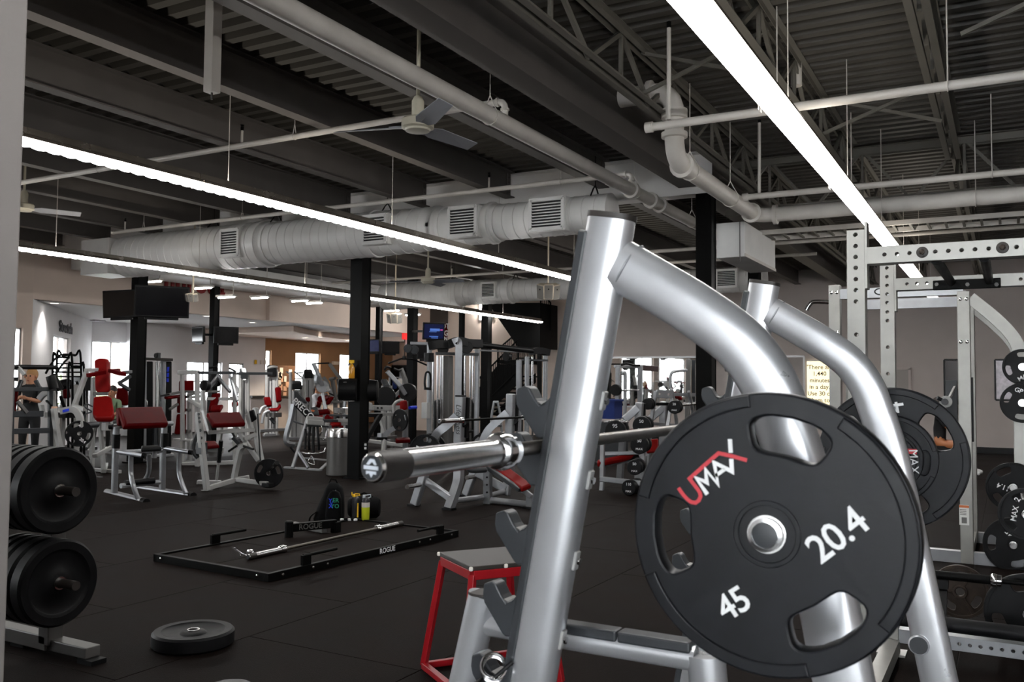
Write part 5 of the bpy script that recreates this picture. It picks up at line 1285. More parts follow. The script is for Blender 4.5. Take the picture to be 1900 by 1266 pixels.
obj('spray_head', B().box(p2 + V((0, 0, 0.26)) - tw * 0.005, (0.09, 0.035, 0.05), math.atan2(tw.y, tw.x)), 'yellow', t, smooth=0, bevel=0.008)
obj('trigger', B().bar([p2 - tw * 0.03 + V((0, 0, 0.25)), p2 - tw * 0.06 + V((0, 0, 0.19))], 0.02, 0.012), 'frame_black', t)
obj('neck', B().lathe([(0.02, 0.22), (0.02, 0.245)], p2, (0, 0, 1), 14), 'yellow', t)
p = V((C1.x, C1.y, PD(673, 830, 13.6).z)) + tw * 0.14 - bk_ * 0.12
t = thing('wall_socket', 'white double power socket low on the wide column', 'socket', p)
obj('cover', B().box(p, (0.07, 0.03, 0.12), math.atan2(tw.y, tw.x)), 'frame_black', t, smooth=0); 
for s in (-1, 1): obj('outlet', B().box(p - bk_ * 0.018 + V((0, 0, 0.028 * s)), (0.034, 0.006, 0.034), math.atan2(tw.y, tw.x)), 'white_print', t, smooth=0)
# ================================================================== MID-GROUND MACHINES
T2 = lambda x, y: {'twin': (x, y, 0)}
# ---- preacher curl bench with red pad
rig('preacher_bench', 'silver preacher curl bench with dark red arm pad', 'bench', 11.1, [
    ('base_runner', S, 't', 0.042, [(198, 913, 'F'), (270, 931, 'F')]),
    ('base_runner', S, 't', 0.042, [(256, 905, 'F'), (357, 920, 'F')]),
    ('runner_cap', BK, 't', 0.046, [(265, 930, 'F'), (272, 932, 'F')]), ('runner_cap', BK, 't', 0.046, [(352, 919, 'F'), (359, 920.5, 'F')]),
    ('upright', S, 't', (0.05, 0.035), [(212, 915, .1), (214, 850, .1), (216, 792, .1)]),
    ('upright', S, 't', (0.05, 0.035), [(301, 908, .75), (302, 850, .75), (305, 788, .75)]),
    ('clamp_sleeve', BK, 't', (0.056, 0.045), [(215, 832, .1), (216, 806, .1)]), ('clamp_sleeve', BK, 't', (0.056, 0.045), [(305, 830, .75), (306, 804, .75)]),
    ('seat_arm', S, 't', 0.03, [(216, 838, .1), (268, 846, -.1)]), ('seat_arm', S, 't', 0.03, [(305, 832, .75), (354, 840, .45)]),
    ('arm_cap', BK, 't', 0.034, [(264, 845.5, -.1), (270, 846.5, -.1)]), ('arm_cap', BK, 't', 0.034, [(350, 839, .45), (357, 840, .45)]),
    ('front_leg', S, 's', 0.03, [(243, 843, 0), (243, 880, 0), (247, 900, -.1), (256, 926, -.1)]),
    ('front_leg', S, 's', 0.03, [(333, 838, .6), (332, 875, .6), (336, 893, .55), (345, 916, .5)]),
    ('rear_leg', S, 's', 0.03, [(276, 843, .5), (277, 868, .55), (274, 882, .6), (268, 892, .65)]),
    ('foot_rest', S, 't', 0.032, [(224, 902, .25), (296, 895, .7)]), ('foot_grip', BK, 't', 0.04, [(232, 897, .3), (286, 892, .6)]),
    ('cross_tube', S, 't', 0.03, [(221, 840, .2), (300, 836, .7)]), ('top_tube', S, 't', 0.032, [(206, 792, .1), (320, 786, .75)]),
    ('top_cap', BK, 't', 0.036, [(203, 792, .1), (210, 792, .1)]),
    ('seat_post', S, 't', 0.03, [(286, 850, .2), (287, 832, .2)]),
    ('seat_pad', 'black_rubber', 'q', 0.05, [(262, 832, -.05), (300, 830, .2), (296, 826, .5), (262, 827, .3)]),
    ('arm_pad', RV, 'q', 0.085, [(222, 755, .15), (302, 753, .75), (314, 786, .45), (232, 789, -.15)], {'bv': 0.028}),
    ('pad_back', RV, 'q', 0.05, [(214, 758, .25), (221, 756, .2), (222, 790, .1), (215, 790, .1)]),
])
# ---- plate-loaded preacher curl machine
rig('curl_machine', 'white plate-loaded curl machine with red arm pad', 'machine', 12.2, [
    ('front_post', WP, 'b', (0.075, 0.075), [(367, 765, 0), (384, 911, 'F')]),
    ('adjust_hole', BK, 'd', (0.02, 0.01), [(368.5, 769, -.06)]), ('adjust_hole', BK, 'd', (0.02, 0.01), [(369.5, 776, -.06)]), ('adjust_hole', BK, 'd', (0.02, 0.01), [(370.3, 783, -.06)]), ('adjust_hole', BK, 'd', (0.02, 0.01), [(371.5, 799, -.06)]), ('adjust_hole', BK, 'd', (0.02, 0.01), [(373.5, 813, -.06)]), ('adjust_hole', BK, 'd', (0.02, 0.01), [(380.5, 890, -.06)]), ('adjust_hole', BK, 'd', (0.02, 0.01), [(381, 897, -.06)]),
    ('clamp', 'guard_grey', 'x', (0.11, 0.11, 0.16), [(374, 832, 0)]),
    ('upper_post', WP, 'b', (0.055, 0.055), [(376, 725, .4), (378, 762, .4), (389, 802, .3)]),
    ('arm_pad', RV, 'q', 0.07, [(384, 765, .2), (445, 763, .55), (457, 786, .35), (396, 788, -.05)], {'bv': 0.024}),
    ('pad_rail', WP, 'b', (0.05, 0.05), [(386, 803, .1), (472, 798, .5)]),
    ('right_post', WP, 'b', (0.07, 0.07), [(474, 757, .6), (478, 820, .5), (485, 856, .45)]),
    ('lever_post', WP, 'b', (0.06, 0.06), [(459, 768, .5), (468, 800, .5)]),
    ('lever_bumper', BK, 'q', 0.05, [(461, 763, .4), (470, 760, .4), (476, 778, .4), (466, 785, .4)]),
    ('cable_strap', BK, 'b', (0.012, 0.02), [(478, 768, .35), (483, 855, .25)]),
    ('diagonal', WP, 'b', (0.055, 0.055), [(437, 793, .45), (480, 856, .3)]),
    ('lever_arm', WP, 'b', (0.05, 0.05), [(452, 815, .3), (475, 806, .45)]),
    ('rear_leg', WP, 'B', (0.065, 0.065), [(455, 826, .3), (447, 832, .35), (442, 850, .4), (434, 888, .5)]),
    ('base_tube', WP, 'b', (0.06, 0.06), [(386, 906, .05), (437, 891, .5), (462, 886, .5)]),
    ('base_tube', WP, 'b', (0.06, 0.06), [(436, 890, .5), (496, 898, .1)]),
    ('base_plate', WP, 'b', (0.09, 0.06), [(366, 895, .7), (410, 896, .75)]),
    ('foot_block', BK, 'x', (0.14, 0.1, 0.05), [(497, 900, .05)]), ('foot_block', WP, 'x', (0.12, 0.12, 0.02), [(384, 911, 0)]),
    ('seat_post', WP, 't', 0.02, [(412, 792, .6), (402, 892, .75)]),
    ('gas_spring', BK, 't', 0.032, [(410, 818, .55), (406, 858, .6)]),
    ('seat_pad', RV, 'q', 0.05, [(366, 819, .9), (400, 818, .8), (407, 826, .4), (372, 829, .5)]),
    ('seat_bracket', WP, 'b', (0.06, 0.08), [(385, 833, .6), (414, 836, .6)]),
    ('handle', BK, 't', 0.016, [(429, 800, .3), (436, 812, .3)]), ('handle', BK, 't', 0.016, [(424, 838, .2), (440, 827, .2)]), ('handle', BK, 't', 0.016, [(452, 828, .2), (470, 834, .1)]), ('handle_joint', 'guard_grey', 'b', (0.05, 0.05), [(432, 812, .3), (444, 824, .3)]),
    ('link_arm', 'guard_grey', 'B', (0.05, 0.05), [(372, 797, .1), (362, 815, .05), (358, 835, .0), (368, 850, 0)]),
    ('load_horn', 'chrome', 't', 0.025, [(497, 877, .25), (513, 860, -.35)]), ('horn_tip', BK, 't', 0.03, [(510, 863, -.25), (514, 859, -.38)]),
])
small_plate('black plate loaded low on the white curl machine', PD(498, 879, 12.35), 0.205, (0.45, -0.9), 'plates on machines')
# ---- white press frame behind
rig('press_machine', 'white and grey press machine frame behind the curl machine', 'machine', 15.5, [
    ('top_bar', WP, 'b', (0.08, 0.08), [(332, 691, .3), (368, 691, 0)]), ('top_bar', 'guard_grey', 'b', (0.06, 0.05), [(366, 692, 0), (437, 692, .4)], T2(0, .9)),
    ('post', WP, 'b', (0.07, 0.07), [(366, 692, 0), (366, 866, 0)]), ('post', WP, 'b', (0.06, 0.06), [(435, 693, .4), (436, 860, .4)]),
    ('post', WP, 'b', (0.06, 0.06), [(338, 694, .4), (339, 860, .4)]),
    ('mid_bar', WP, 'b', (0.05, 0.05), [(352, 738, .1), (378, 735, .1)]), ('mid_bar', WP, 'b', (0.05, 0.05), [(383, 740, .2), (437, 741, .4)]),
    ('press_arm', WP, 'b', (0.06, 0.06), [(350, 741, .1), (378, 758, -.2)]), ('press_arm', S, 'b', (0.05, 0.06), [(386, 722, .2), (404, 700, .4), (428, 728, .2)]),
    ('arm_hub', BK, 'd', (0.10, 0.08), [(381, 716, .1)]), ('arm_hub', BK, 'd', (0.12, 0.08), [(400, 706, .5)]),
    ('grip', BK, 't', 0.018, [(388, 683, .2), (404, 680, .2)]), ('grip', BK, 't', 0.018, [(425, 683, .4), (438, 690, .4)]),
    ('back_pad', RV, 'q', 0.08, [(392, 730, .3), (408, 728, .3), (398, 762, .1), (385, 764, .1)]), ('seat_pad', RV, 'q', 0.07, [(392, 752, 0), (414, 750, 0), (408, 760, -.2), (390, 762, -.2)]),
    ('base_tube', WP, 'b', (0.07, 0.07), [(338, 862, .3), (437, 858, .4)]), ('base_tube', WP, 'b', (0.07, 0.07), [(366, 864, 0), (372, 850, 1.2)]),
    ('lever', S, 'b', (0.04, 0.06), [(425, 690, .5), (440, 745, .2)]), ('foot_bar', WP, 'b', (0.2, 0.03), [(330, 815, .6), (362, 818, .3)]),
])
# ---- red tower (dip and knee raise station)
rig('knee_raise_tower', 'knee raise tower with tall red pads beside the weight stack machine', 'machine', 16.0, [
    ('frame_post', WP, 'b', (0.07, 0.07), [(352, 728, .3), (352, 858, .35)]), ('frame_post', WP, 'b', (0.05, 0.05), [(365, 728, .3), (366, 858, .3)]),
    ('head_pad', RV, 'q', 0.09, [(335, 707, .1), (361, 706, .3), (361, 727, .3), (335, 728, .1)]),
    ('back_pad', RV, 'q', 0.09, [(335, 733, .05), (346, 732, .2), (346, 766, .2), (334, 767, .05)]), ('lower_pad', RV, 'q', 0.09, [(333, 769, .05), (347, 768, .2), (346, 806, .2), (328, 807, .05)]),
    ('arm_pad', RV, 'q', 0.08, [(310, 736, -.4), (334, 733, 0), (334, 739, 0), (312, 742, -.4)]),
    ('arm_rail', 'can_grey', 'b', (0.05, 0.04), [(306, 734, -.4), (338, 727, .05), (367, 727, .3)], T2(.0, .5)), ('arm_grip', BK, 't', 0.016, [(298, 735, -.5), (314, 732, -.4)]),
    ('pad_bracket', 'can_grey', 'b', (0.05, 0.05), [(346, 737, .2), (353, 737, .3)]), ('pad_bracket', 'can_grey', 'b', (0.05, 0.05), [(346, 761, .2), (353, 761, .3)]), ('pad_bracket', 'can_grey', 'b', (0.05, 0.05), [(346, 800, .2), (353, 800, .3)]),
    ('base_tube', WP, 'b', (0.08, 0.08), [(330, 858, .0), (372, 860, .5)]), ('step', 'can_grey', 'b', (0.05, 0.04), [(315, 760, -.2), (330, 750, 0)]),
])
# ---- cable weight stack machine
D_ = 17.5
rig('cable_station', 'dark cable weight stack tower with blue lettering behind the preacher bench', 'machine', D_, [
    ('side_post', S, 'b', (0.06, 0.08), [(268, 668, 0), (267, 848, 0)]), ('side_post', S, 'b', (0.08, 0.08), [(303, 670, .2), (299, 846, .2)]),
    ('shroud', BK, 'q', 0.18, [(272, 671, .05), (284, 671, .1), (284, 846, .1), (271, 846, .05)], {'bv': 0.02}), ('shroud', BK, 'q', 0.18, [(308, 671, .25), (319, 671, .3), (318, 842, .3), (306, 842, .25)], {'bv': 0.02}),
    ('guide_rod', 'chrome', 't', 0.014, [(290, 672, .15), (288, 846, .15)]), ('guide_rod', 'chrome', 't', 0.014, [(296, 672, .15), (294, 846, .15)]),
    ('carriage', S, 'b', (0.07, 0.05), [(291, 762, .05), (303, 764, .05)]),
    ('top_beam', 'cap_grey', 'b', (0.3, 0.05), [(264, 666, .1), (321, 668, .3)]), ('pulley', BK, 'd', (0.05, 0.04), [(290, 660, .15)]), ('pulley_bracket', 'guard_grey', 'x', (0.06, 0.06, 0.13), [(294, 661, .15)]),
    ('cable', BK, 't', 0.005, [(291, 664, .1), (298, 745, .1)]), ('handle', 'chrome', 's', 0.01, [(268, 742, -.1), (273, 744, -.15), (273, 758, -.15), (268, 760, -.1)]),
    ('red_knob', 'red_print', 'd', (0.03, 0.02), [(265.5, 705, -.06)]),
    ('blue_panel', 'blue_print', 'q', 0.01, [(310, 681, .22), (314, 681, .22), (313, 690, .22), (309, 690, .22)]), ('blue_panel', 'blue_print', 'q', 0.01, [(309.5, 692, .22), (313.5, 692, .22), (313, 700, .22), (309, 700, .22)]), ('blue_panel', 'blue_print', 'q', 0.01, [(309, 702, .22), (313, 702, .22), (313, 709, .22), (309, 709, .22)]),
    ('base_beam', S, 'b', (0.3, 0.08), [(262, 850, 0), (322, 845, .3)]), ('weight_stack', 'guard_grey', 'x', (0.12, 0.22, 0.5), [(291, 812, .2)]),
])
# ---- seated press with bright red pads
rig('shoulder_press', 'seated press machine with bright red back pad and seat', 'machine', 14.2, [
    ('back_pad', 'bright_red_vinyl', 'q', 0.09, [(174, 669, .2), (181, 665, .2), (197, 666, .2), (201, 674, .2), (202, 726, .05), (196, 730, .05), (180, 730, .05), (175, 724, .05)], {'bv': 0.03}),
    ('seat_pad', 'bright_red_vinyl', 'q', 0.09, [(173, 735, .0), (200, 733, .05), (207, 737, .0), (212, 768, -.25), (207, 776, -.3), (178, 776, -.3), (171, 767, -.25)], {'bv': 0.03}),
    ('arm_pad', RV, 'b', (0.08, 0.06), [(163, 697, -.3), (194, 691, .0)]), ('arm_pad', RV, 'b', (0.08, 0.06), [(205, 688, .1), (230, 695, -.25)]), ('arm_pad', RV, 'b', (0.08, 0.05), [(207, 688, .3), (222, 687, .3)]),
    ('arm_rail', WP, 'b', (0.06, 0.05), [(159, 687, -.2), (182, 686, .2)]), ('arm_rail', 'guard_grey', 'b', (0.05, 0.05), [(228, 692, -.1), (243, 690, .2)]),
    ('frame_post', WP, 'b', (0.06, 0.08), [(161, 690, .2), (137, 756, -.1)]), ('frame_post', WP, 'b', (0.06, 0.08), [(174, 700, .5), (172, 775, .5), (170, 868, .5)]),
    ('seat_bracket', 'can_grey', 'b', (0.07, 0.05), [(174, 731, .05), (200, 731, .05)]),
    ('lower_arm', WP, 'b', (0.07, 0.06), [(137, 754, -.1), (158, 760, -.2)]), ('handle_loop', 'guard_grey', 's', 0.012, [(172, 755, -.2), (161, 750, -.25), (158, 756, -.3), (170, 764, -.25), (160, 768, -.3), (158, 775, -.3)]),
    ('seat_leg', WP, 'b', (0.05, 0.07), [(184, 778, -.1), (190, 835, 0), (192, 872, 0)]), ('seat_leg', WP, 'b', (0.05, 0.07), [(203, 778, -.1), (209, 800, 0), (214, 872, .1)]),
    ('adjuster', WP, 'x', (0.1, 0.1, 0.12), [(197, 792, -.1)]), ('pedestal', 'guard_grey', 'x', (0.2, 0.15, 0.08), [(200, 786, .1)]),
    ('base_tube', WP, 'b', (0.08, 0.06), [(168, 872, .5), (222, 876, .1)]), ('base_tube', WP, 'b', (0.08, 0.06), [(192, 875, 0), (196, 862, 1.0)]),
    ('side_lever', 'guard_grey', 'b', (0.05, 0.05), [(220, 712, .1), (242, 698, .3)]), ('side_lever', 'guard_grey', 'b', (0.05, 0.05), [(222, 712, .1), (240, 724, .3)]),
    ('lower_link', WP, 'b', (0.05, 0.06), [(207, 830, -.3), (180, 845, -.5), (172, 846, -.5)]), ('support_strut', WP, 'b', (0.05, 0.05), [(163, 830, .1), (176, 792, .1)]),
])
# ---- plate-loaded machine with white arched arm
rig('lever_machine', 'white lever machine with arched arm and a plate, behind the bumper rack', 'machine', 13.4, [
    ('front_post', WP, 'B', (0.06, 0.08), [(100, 758, 0), (104, 790, 0), (108, 815, 0), (114, 834, 0), (124, 845, 0)]), ('front_post_cap', 'paper_peach', 'x', (0.06, 0.06, 0.04), [(101, 757, 0)]),
    ('arched_arm', WP, 'B', (0.07, 0.09), [(113, 764, -.05), (130, 760, -.05), (141, 763, -.05), (148, 775, -.05), (150, 792, -.05)]), ('blue_decal', 'blue_print', 'q', 0.004, [(116, 761, -.1), (128, 758, -.1), (128, 763, -.1), (116, 766, -.1)]),
    ('load_horn', 'chrome', 't', 0.024, [(122, 803, -.2), (158, 800, .3)]), ('lever', WP, 'B', (0.06, 0.08), [(73, 741, .1), (82, 731, .1), (96, 728, .1), (98, 742, .1)]),
    ('post', WP, 'b', (0.07, 0.07), [(98, 728, .15), (101, 880, .2)]), ('post', WP, 'b', (0.06, 0.06), [(77, 752, .1), (80, 772, .1)]), ('clamp', WP, 'x', (0.09, 0.09, 0.08), [(84, 770, .1)]),
    ('strut', WP, 'b', (0.05, 0.05), [(100, 782, .1), (92, 806, .1)]), ('base_tube', 'guard_grey', 'b', (0.08, 0.08), [(100, 884, .2), (190, 890, .3)]), ('floor_arm', WP, 'b', (0.06, 0.06), [(124, 845, 0), (160, 878, 0)]),
    ('grip', BK, 't', 0.016, [(86, 744, 0), (95, 753, -.1)]), ('roller', 'guard_grey', 't', 0.05, [(152, 791, 0), (180, 788, .3)]),
    ('seat_pad', BK, 'q', 0.05, [(112, 846, .1), (166, 846, .4), (168, 852, .2), (114, 852, -.1)]),
])
small_plate('black plate with white print on the white lever machine', PD(147, 805, 13.3), 0.195, (0.9, -0.45), 'plates on machines', word=(('45', (0.1, 0.6), 0.07, -10), ('20.4', (0.25, -0.55), 0.06, -40)))
# ---- dark cage with benches by the left wall end
rig('bench_cage', 'dark grey bench cage before the woman at the left', 'machine', 13.0, [
    ('top_rail', BK, 't', 0.035, [(18, 681, 0), (106, 682, .6)]), ('mid_rail', 'guard_grey', 'b', (0.05, 0.06), [(18, 723, 0), (112, 722, .5)]), ('low_rail', 'guard_grey', 'b', (0.05, 0.09), [(14, 769, 0), (80, 768, .4)]), ('foot_rail', 'guard_grey', 'b', (0.05, 0.08), [(14, 801, 0), (92, 799, .4)]),
    ('end_post', BK, 'b', (0.07, 0.10), [(96, 696, .4), (112, 724, .5)]), ('roller', BK, 't', 0.07, [(94, 698, .4), (100, 722, .4)]), ('upright', 'white_paint', 'b', (0.05, 0.05), [(33, 680, .1), (46, 696, .1)]), ('upright', 'guard_grey', 'b', (0.05, 0.05), [(40, 706, .2), (34, 722, .1)]), ('upright', 'guard_grey', 'b', (0.05, 0.05), [(66, 706, .3), (74, 722, .3)]),
    ('upright', 'guard_grey', 'b', (0.06, 0.06), [(22, 700, 0), (20, 895, 0)]), ('upright', 'guard_grey', 'b', (0.06, 0.06), [(93, 722, .4), (94, 880, .5)]), ('diagonal', 'can_grey', 'b', (0.05, 0.05), [(32, 745, .1), (50, 766, .2)]), ('pad', RV, 'q', 0.06, [(19, 724, .1), (36, 724, .2), (30, 766, .1), (19, 768, 0)]),
    ('bar_cradle', BK, 'x', (0.1, 0.1, 0.06), [(24, 704, 0)]),
])
for i in range(3):
    c = PD(66, 818, 13.6) + V((-0.9, 0.3, 0)) * (0.055 * i); small_plate(('front', 'middle', 'back')[i] + ' plate of the dark stack leaning below the bench cage', V((c.x, c.y, 0.17 + 0.02)), 0.185, (0.9, -0.3), 'plates leaning by the cage')
# ---- black hooped stretching cage
D_ = 17.0
def hoop(a, bt, tp, c, dd): return [(a, bt, dd), (a, tp + 8, dd), ((a * 3 + c) / 4, tp, dd), ((a + c * 3) / 4, tp, dd), (c, tp + 8, dd), (c, bt, dd)]
rig('stretch_cage', 'black tube stretching cage with curved hoops below the wall lettering', 'stretching frame', D_, [
    ('hoop', 'black_steel', 's', 0.02, hoop(106, 880, 660, 150, 0)), ('hoop', 'black_steel', 's', 0.02, hoop(98, 880, 664, 134, -.6)), ('hoop', 'black_steel', 's', 0.02, hoop(127, 880, 681, 156, -.9)),
    ('arc', 'black_steel', 's', 0.02, [(85, 693, -.9), (95, 676, -.7), (108, 661, -.3), (122, 658, 0), (140, 659, .3)]), ('arc', 'black_steel', 's', 0.02, [(104, 694, -.9), (116, 676, -.6), (128, 664, -.2)]),
    ] + [('rung', 'black_steel', 't', 0.014, [(106 if i < 2 else 100, 675 + 8 * i, -.3), (152, 675 + 8 * i, -.3)]) for i in range(4)])
# ---- attachment stand with hanging handles
rig('attachment_stand', 'silver A-frame stand hung with cable handles beside the bin', 'stand', 14.4, [
    ('base_tube', S, 'b', (0.07, 0.06), [(528, 869, 'F'), (596, 874, 'F')]), ('base_tube', S, 'b', (0.06, 0.05), [(560, 851, 'F'), (612, 856, 'F')]),
    ('base_link', S, 'b', (0.05, 0.05), [(594, 873, 'F'), (611, 857, 'F')]),
    ('leg', S, 't', 0.032, [(543, 868, .1), (570, 780, .4)]), ('brace', S, 't', 0.028, [(572, 868, .05), (553, 838, .2)]), ('leg', S, 't', 0.03, [(609, 856, .7), (612, 790, .5)]),
    ('top_box', WP, 'b', (0.10, 0.07), [(569, 776, .3), (598, 778, .4)]), ('top_box', WP, 'b', (0.10, 0.08), [(569, 783, .2), (600, 785, .3)]), ('top_box', WP, 'b', (0.06, 0.06), [(625, 780, .7), (648, 781, .8)]), ('top_link', 'guard_grey', 'b', (0.05, 0.05), [(600, 781, .4), (626, 781, .7)]),
    ('hook_rail', 'guard_grey', 'b', (0.03, 0.03), [(545, 782, .6), (570, 790, .4), (612, 792, .5)]),
    ('rope_handle', BK, 's', 0.022, [(576, 792, .3), (573, 815, .25), (574, 836, .25)]), ('rope_handle', BK, 's', 0.026, [(582, 792, .3), (581, 820, .25), (582, 843, .2)]), ('rope_handle', BK, 's', 0.022, [(589, 792, .3), (591, 815, .25), (592, 836, .25)]), ('rope_handle', BK, 's', 0.02, [(567, 796, .3), (567, 820, .25), (566, 834, .2)]),
    ('chain_handle', 'chrome', 's', 0.008, [(596, 790, .3), (598, 800, .3), (590, 814, .3), (596, 802, .3)]), ('chain_handle', 'chrome', 's', 0.008, [(578, 846, .1), (572, 858, .1), (584, 862, .1), (578, 846, .1)]), ('chain_handle', 'chrome', 's', 0.01, [(606, 800, .4), (602, 815, .3), (596, 812, .3)]),
    ('v_bar', 'chrome', 's', 0.012, [(560, 840, .2), (575, 842, .1), (598, 840, .2), (604, 832, .3)]), ('grip', BK, 't', 0.02, [(539, 830, .2), (548, 840, .2)]),
])
# ---- dark sled leg press with printed side rail
t_ = rig('leg_press', 'grey angled leg press with white lettering on its dark rail', 'machine', 20.5, [
    ('side_leg', S, 'B', (0.08, 0.10), [(545, 750, 0), (540, 775, 0), (532, 805, 0), (531, 818, 0), (536, 824, 0), (548, 826, 0)]), ('top_arm', S, 'b', (0.08, 0.08), [(545, 749, 0), (567, 748, .2)]),
    ('side_panel', 'guard_grey', 'q', 0.06, [(545, 726, .1), (553, 727, .1), (571, 748, .1), (545, 748, .1)]), ('side_rail', BK, 'b', (0.06, 0.16), [(550, 748, -.05), (580, 779, -.05)]), ('rail', S, 'b', (0.05, 0.06), [(549, 730, .2), (572, 752, .2)]),
    ('seat_pad', RV, 'q', 0.08, [(588, 760, .3), (609, 758, .3), (612, 763, .1), (590, 766, .1)]), ('back_pad', RV, 'q', 0.10, [(601, 751, .5), (612, 736, .5), (620, 737, .5), (610, 752, .5)]), ('foot_pad', RV, 'q', 0.06, [(623, 786, .2), (637, 785, .2), (637, 791, .0), (623, 792, 0)]),
    ('foot_pad', RV, 'q', 0.05, [(603, 780, .2), (622, 778, .2), (615, 792, 0), (611, 788, 0)]), ('platform', 'guard_grey', 'q', 0.06, [(574, 756, .2), (588, 754, .2), (592, 770, 0), (580, 768, 0)]), ('orange_mark', 'orange_print', 'q', 0.01, [(578, 760, -.02), (584, 762, -.02), (582, 765, -.02), (577, 763, -.02)]),
    ('floor_rail', 'can_grey', 'b', (0.08, 0.08), [(536, 826, 0), (610, 822, .8)]), ('floor_rail', 'can_grey', 'b', (0.08, 0.08), [(560, 812, 1.2), (640, 818, 1.2)]),
    ('sled_post', S, 'b', (0.05, 0.06), [(598, 730, .6), (606, 768, .4), (610, 820, .6)]), ('sled_post', S, 'b', (0.05, 0.06), [(640, 745, .8), (638, 820, .8)]),
])
text('PRECOR', 'white_print', PD(566, 763, 20.3), RT * 0.72 - UP * 0.70, UP * 0.72 + RT * 0.70, 0.20, t_, bold=0.002)
# ---- white weight-stack machines by the tan wall
def stack_tower(label, cat, D, x0, x1, ytop, ycap, ybot, extra, cap=BK):
    ybot = 707.5 + 2475 / D - 1
    return rig('selector_machine', label, cat, D, [
        ('side_post', WP, 'b', (0.05, 0.10), [(x0, ytop + 3, 0), (x0 - 1, ybot, 0)]), ('side_post', WP, 'b', (0.05, 0.10), [(x1, ytop + 3, .1), (x1, ybot, .1)]),
        ('shroud', 'weight_white', 'q', 0.14, [(x0 + 2, ycap, .06), (x1 - 2, ycap, .06), (x1 - 2, ybot, .06), (x0 + 1, ybot, .06)]), ('shroud_slot', 'guard_grey', 'b', (0.02, 0.01), [((x0 + x1) / 2, ycap + 3, .04), ((x0 + x1) / 2, ybot - 3, .04)]),
        ('head_cover', cap, 'q', 0.22, [(x0, ytop + 2, -.05), (x0 + 3, ytop, -.05), (x1 - 3, ytop, 0), (x1, ytop + 2, 0), (x1, ycap, 0), (x0, ycap, -.05)]),
        ('base_tube', S, 'b', (0.10, 0.08), [(x0 - 6, ybot, -.2), (x1 + 4, ybot, .2)]),
    ] + extra, group='weight stack machines')
stack_tower('white weight stack machine with red seat by the white wall edge', 'machine', 24.5, 495, 513, 683, 700, 800, [
    ('top_arch', WP, 's', 0.04, [(496, 692, 0), (498, 684, 0), (505, 681, 0), (514, 682, .1)]),
    ('seat_pad', RV, 'q', 0.10, [(490, 736, -.6), (502, 736, -.5), (506, 753, -.6), (493, 754, -.7)]), ('back_pad', RV, 'q', 0.12, [(512, 718, -.2), (522, 718, -.1), (524, 745, -.2), (515, 747, -.3)]), ('seat_base', RV, 'q', 0.08, [(497, 758, -.7), (514, 756, -.6), (520, 747, -.5), (522, 756, -.5), (517, 762, -.8), (499, 762, -.8)]),
    ('leg_frame', S, 's', 0.04, [(481, 768, -.9), (486, 758, -.8), (493, 754, -.7)]), ('leg_frame', S, 's', 0.04, [(486, 786, -1), (490, 768, -.9), (500, 763, -.8)]), ('mechanism', 'can_grey', 'x', (0.3, 0.3, 0.12), [(508, 770, -.6)]), ('pivot', 'guard_grey', 't', 0.05, [(502, 776, -.6), (510, 786, -.6)]), ('seat_post', S, 't', 0.04, [(509, 764, -.6), (509, 800, -.5)]), ('base_tube', S, 'b', (0.08, 0.08), [(482, 800, -1), (560, 795, .4)])])
stack_tower('white weight stack machine with rounded black head, left of the seated woman', 'machine', 23.0, 539, 560, 712, 724, 805, [
    ('tall_post', WP, 'b', (0.05, 0.07), [(539, 690, -.1), (539, 806, -.1)]), ('arm', S, 't', 0.02, [(531, 690, 0), (542, 696, 0)])])
stack_tower('white weight stack machine with dark head before the tan wall window', 'machine', 26.0, 564, 581, 691, 703, 790, [
    ('press_arm', S, 't', 0.025, [(546, 690, .2), (562, 702, .1)]), ('press_arm', S, 't', 0.022, [(551, 692, .3), (562, 692, .2)]), ('seat_pad', RV, 'q', 0.1, [(566, 738, -.6), (574, 737, -.6), (575, 746, -.6), (567, 746, -.6)])])
stack_tower('white weight stack machine with dark head behind the lat pulldown', 'machine', 22.0, 711, 724, 713, 719, 800, [
    ('bench_pad', RV, 'q', 0.08, [(738, 730, -.3), (752, 729, -.3), (752, 733, -.4), (739, 734, -.4)])], cap='guard_grey')
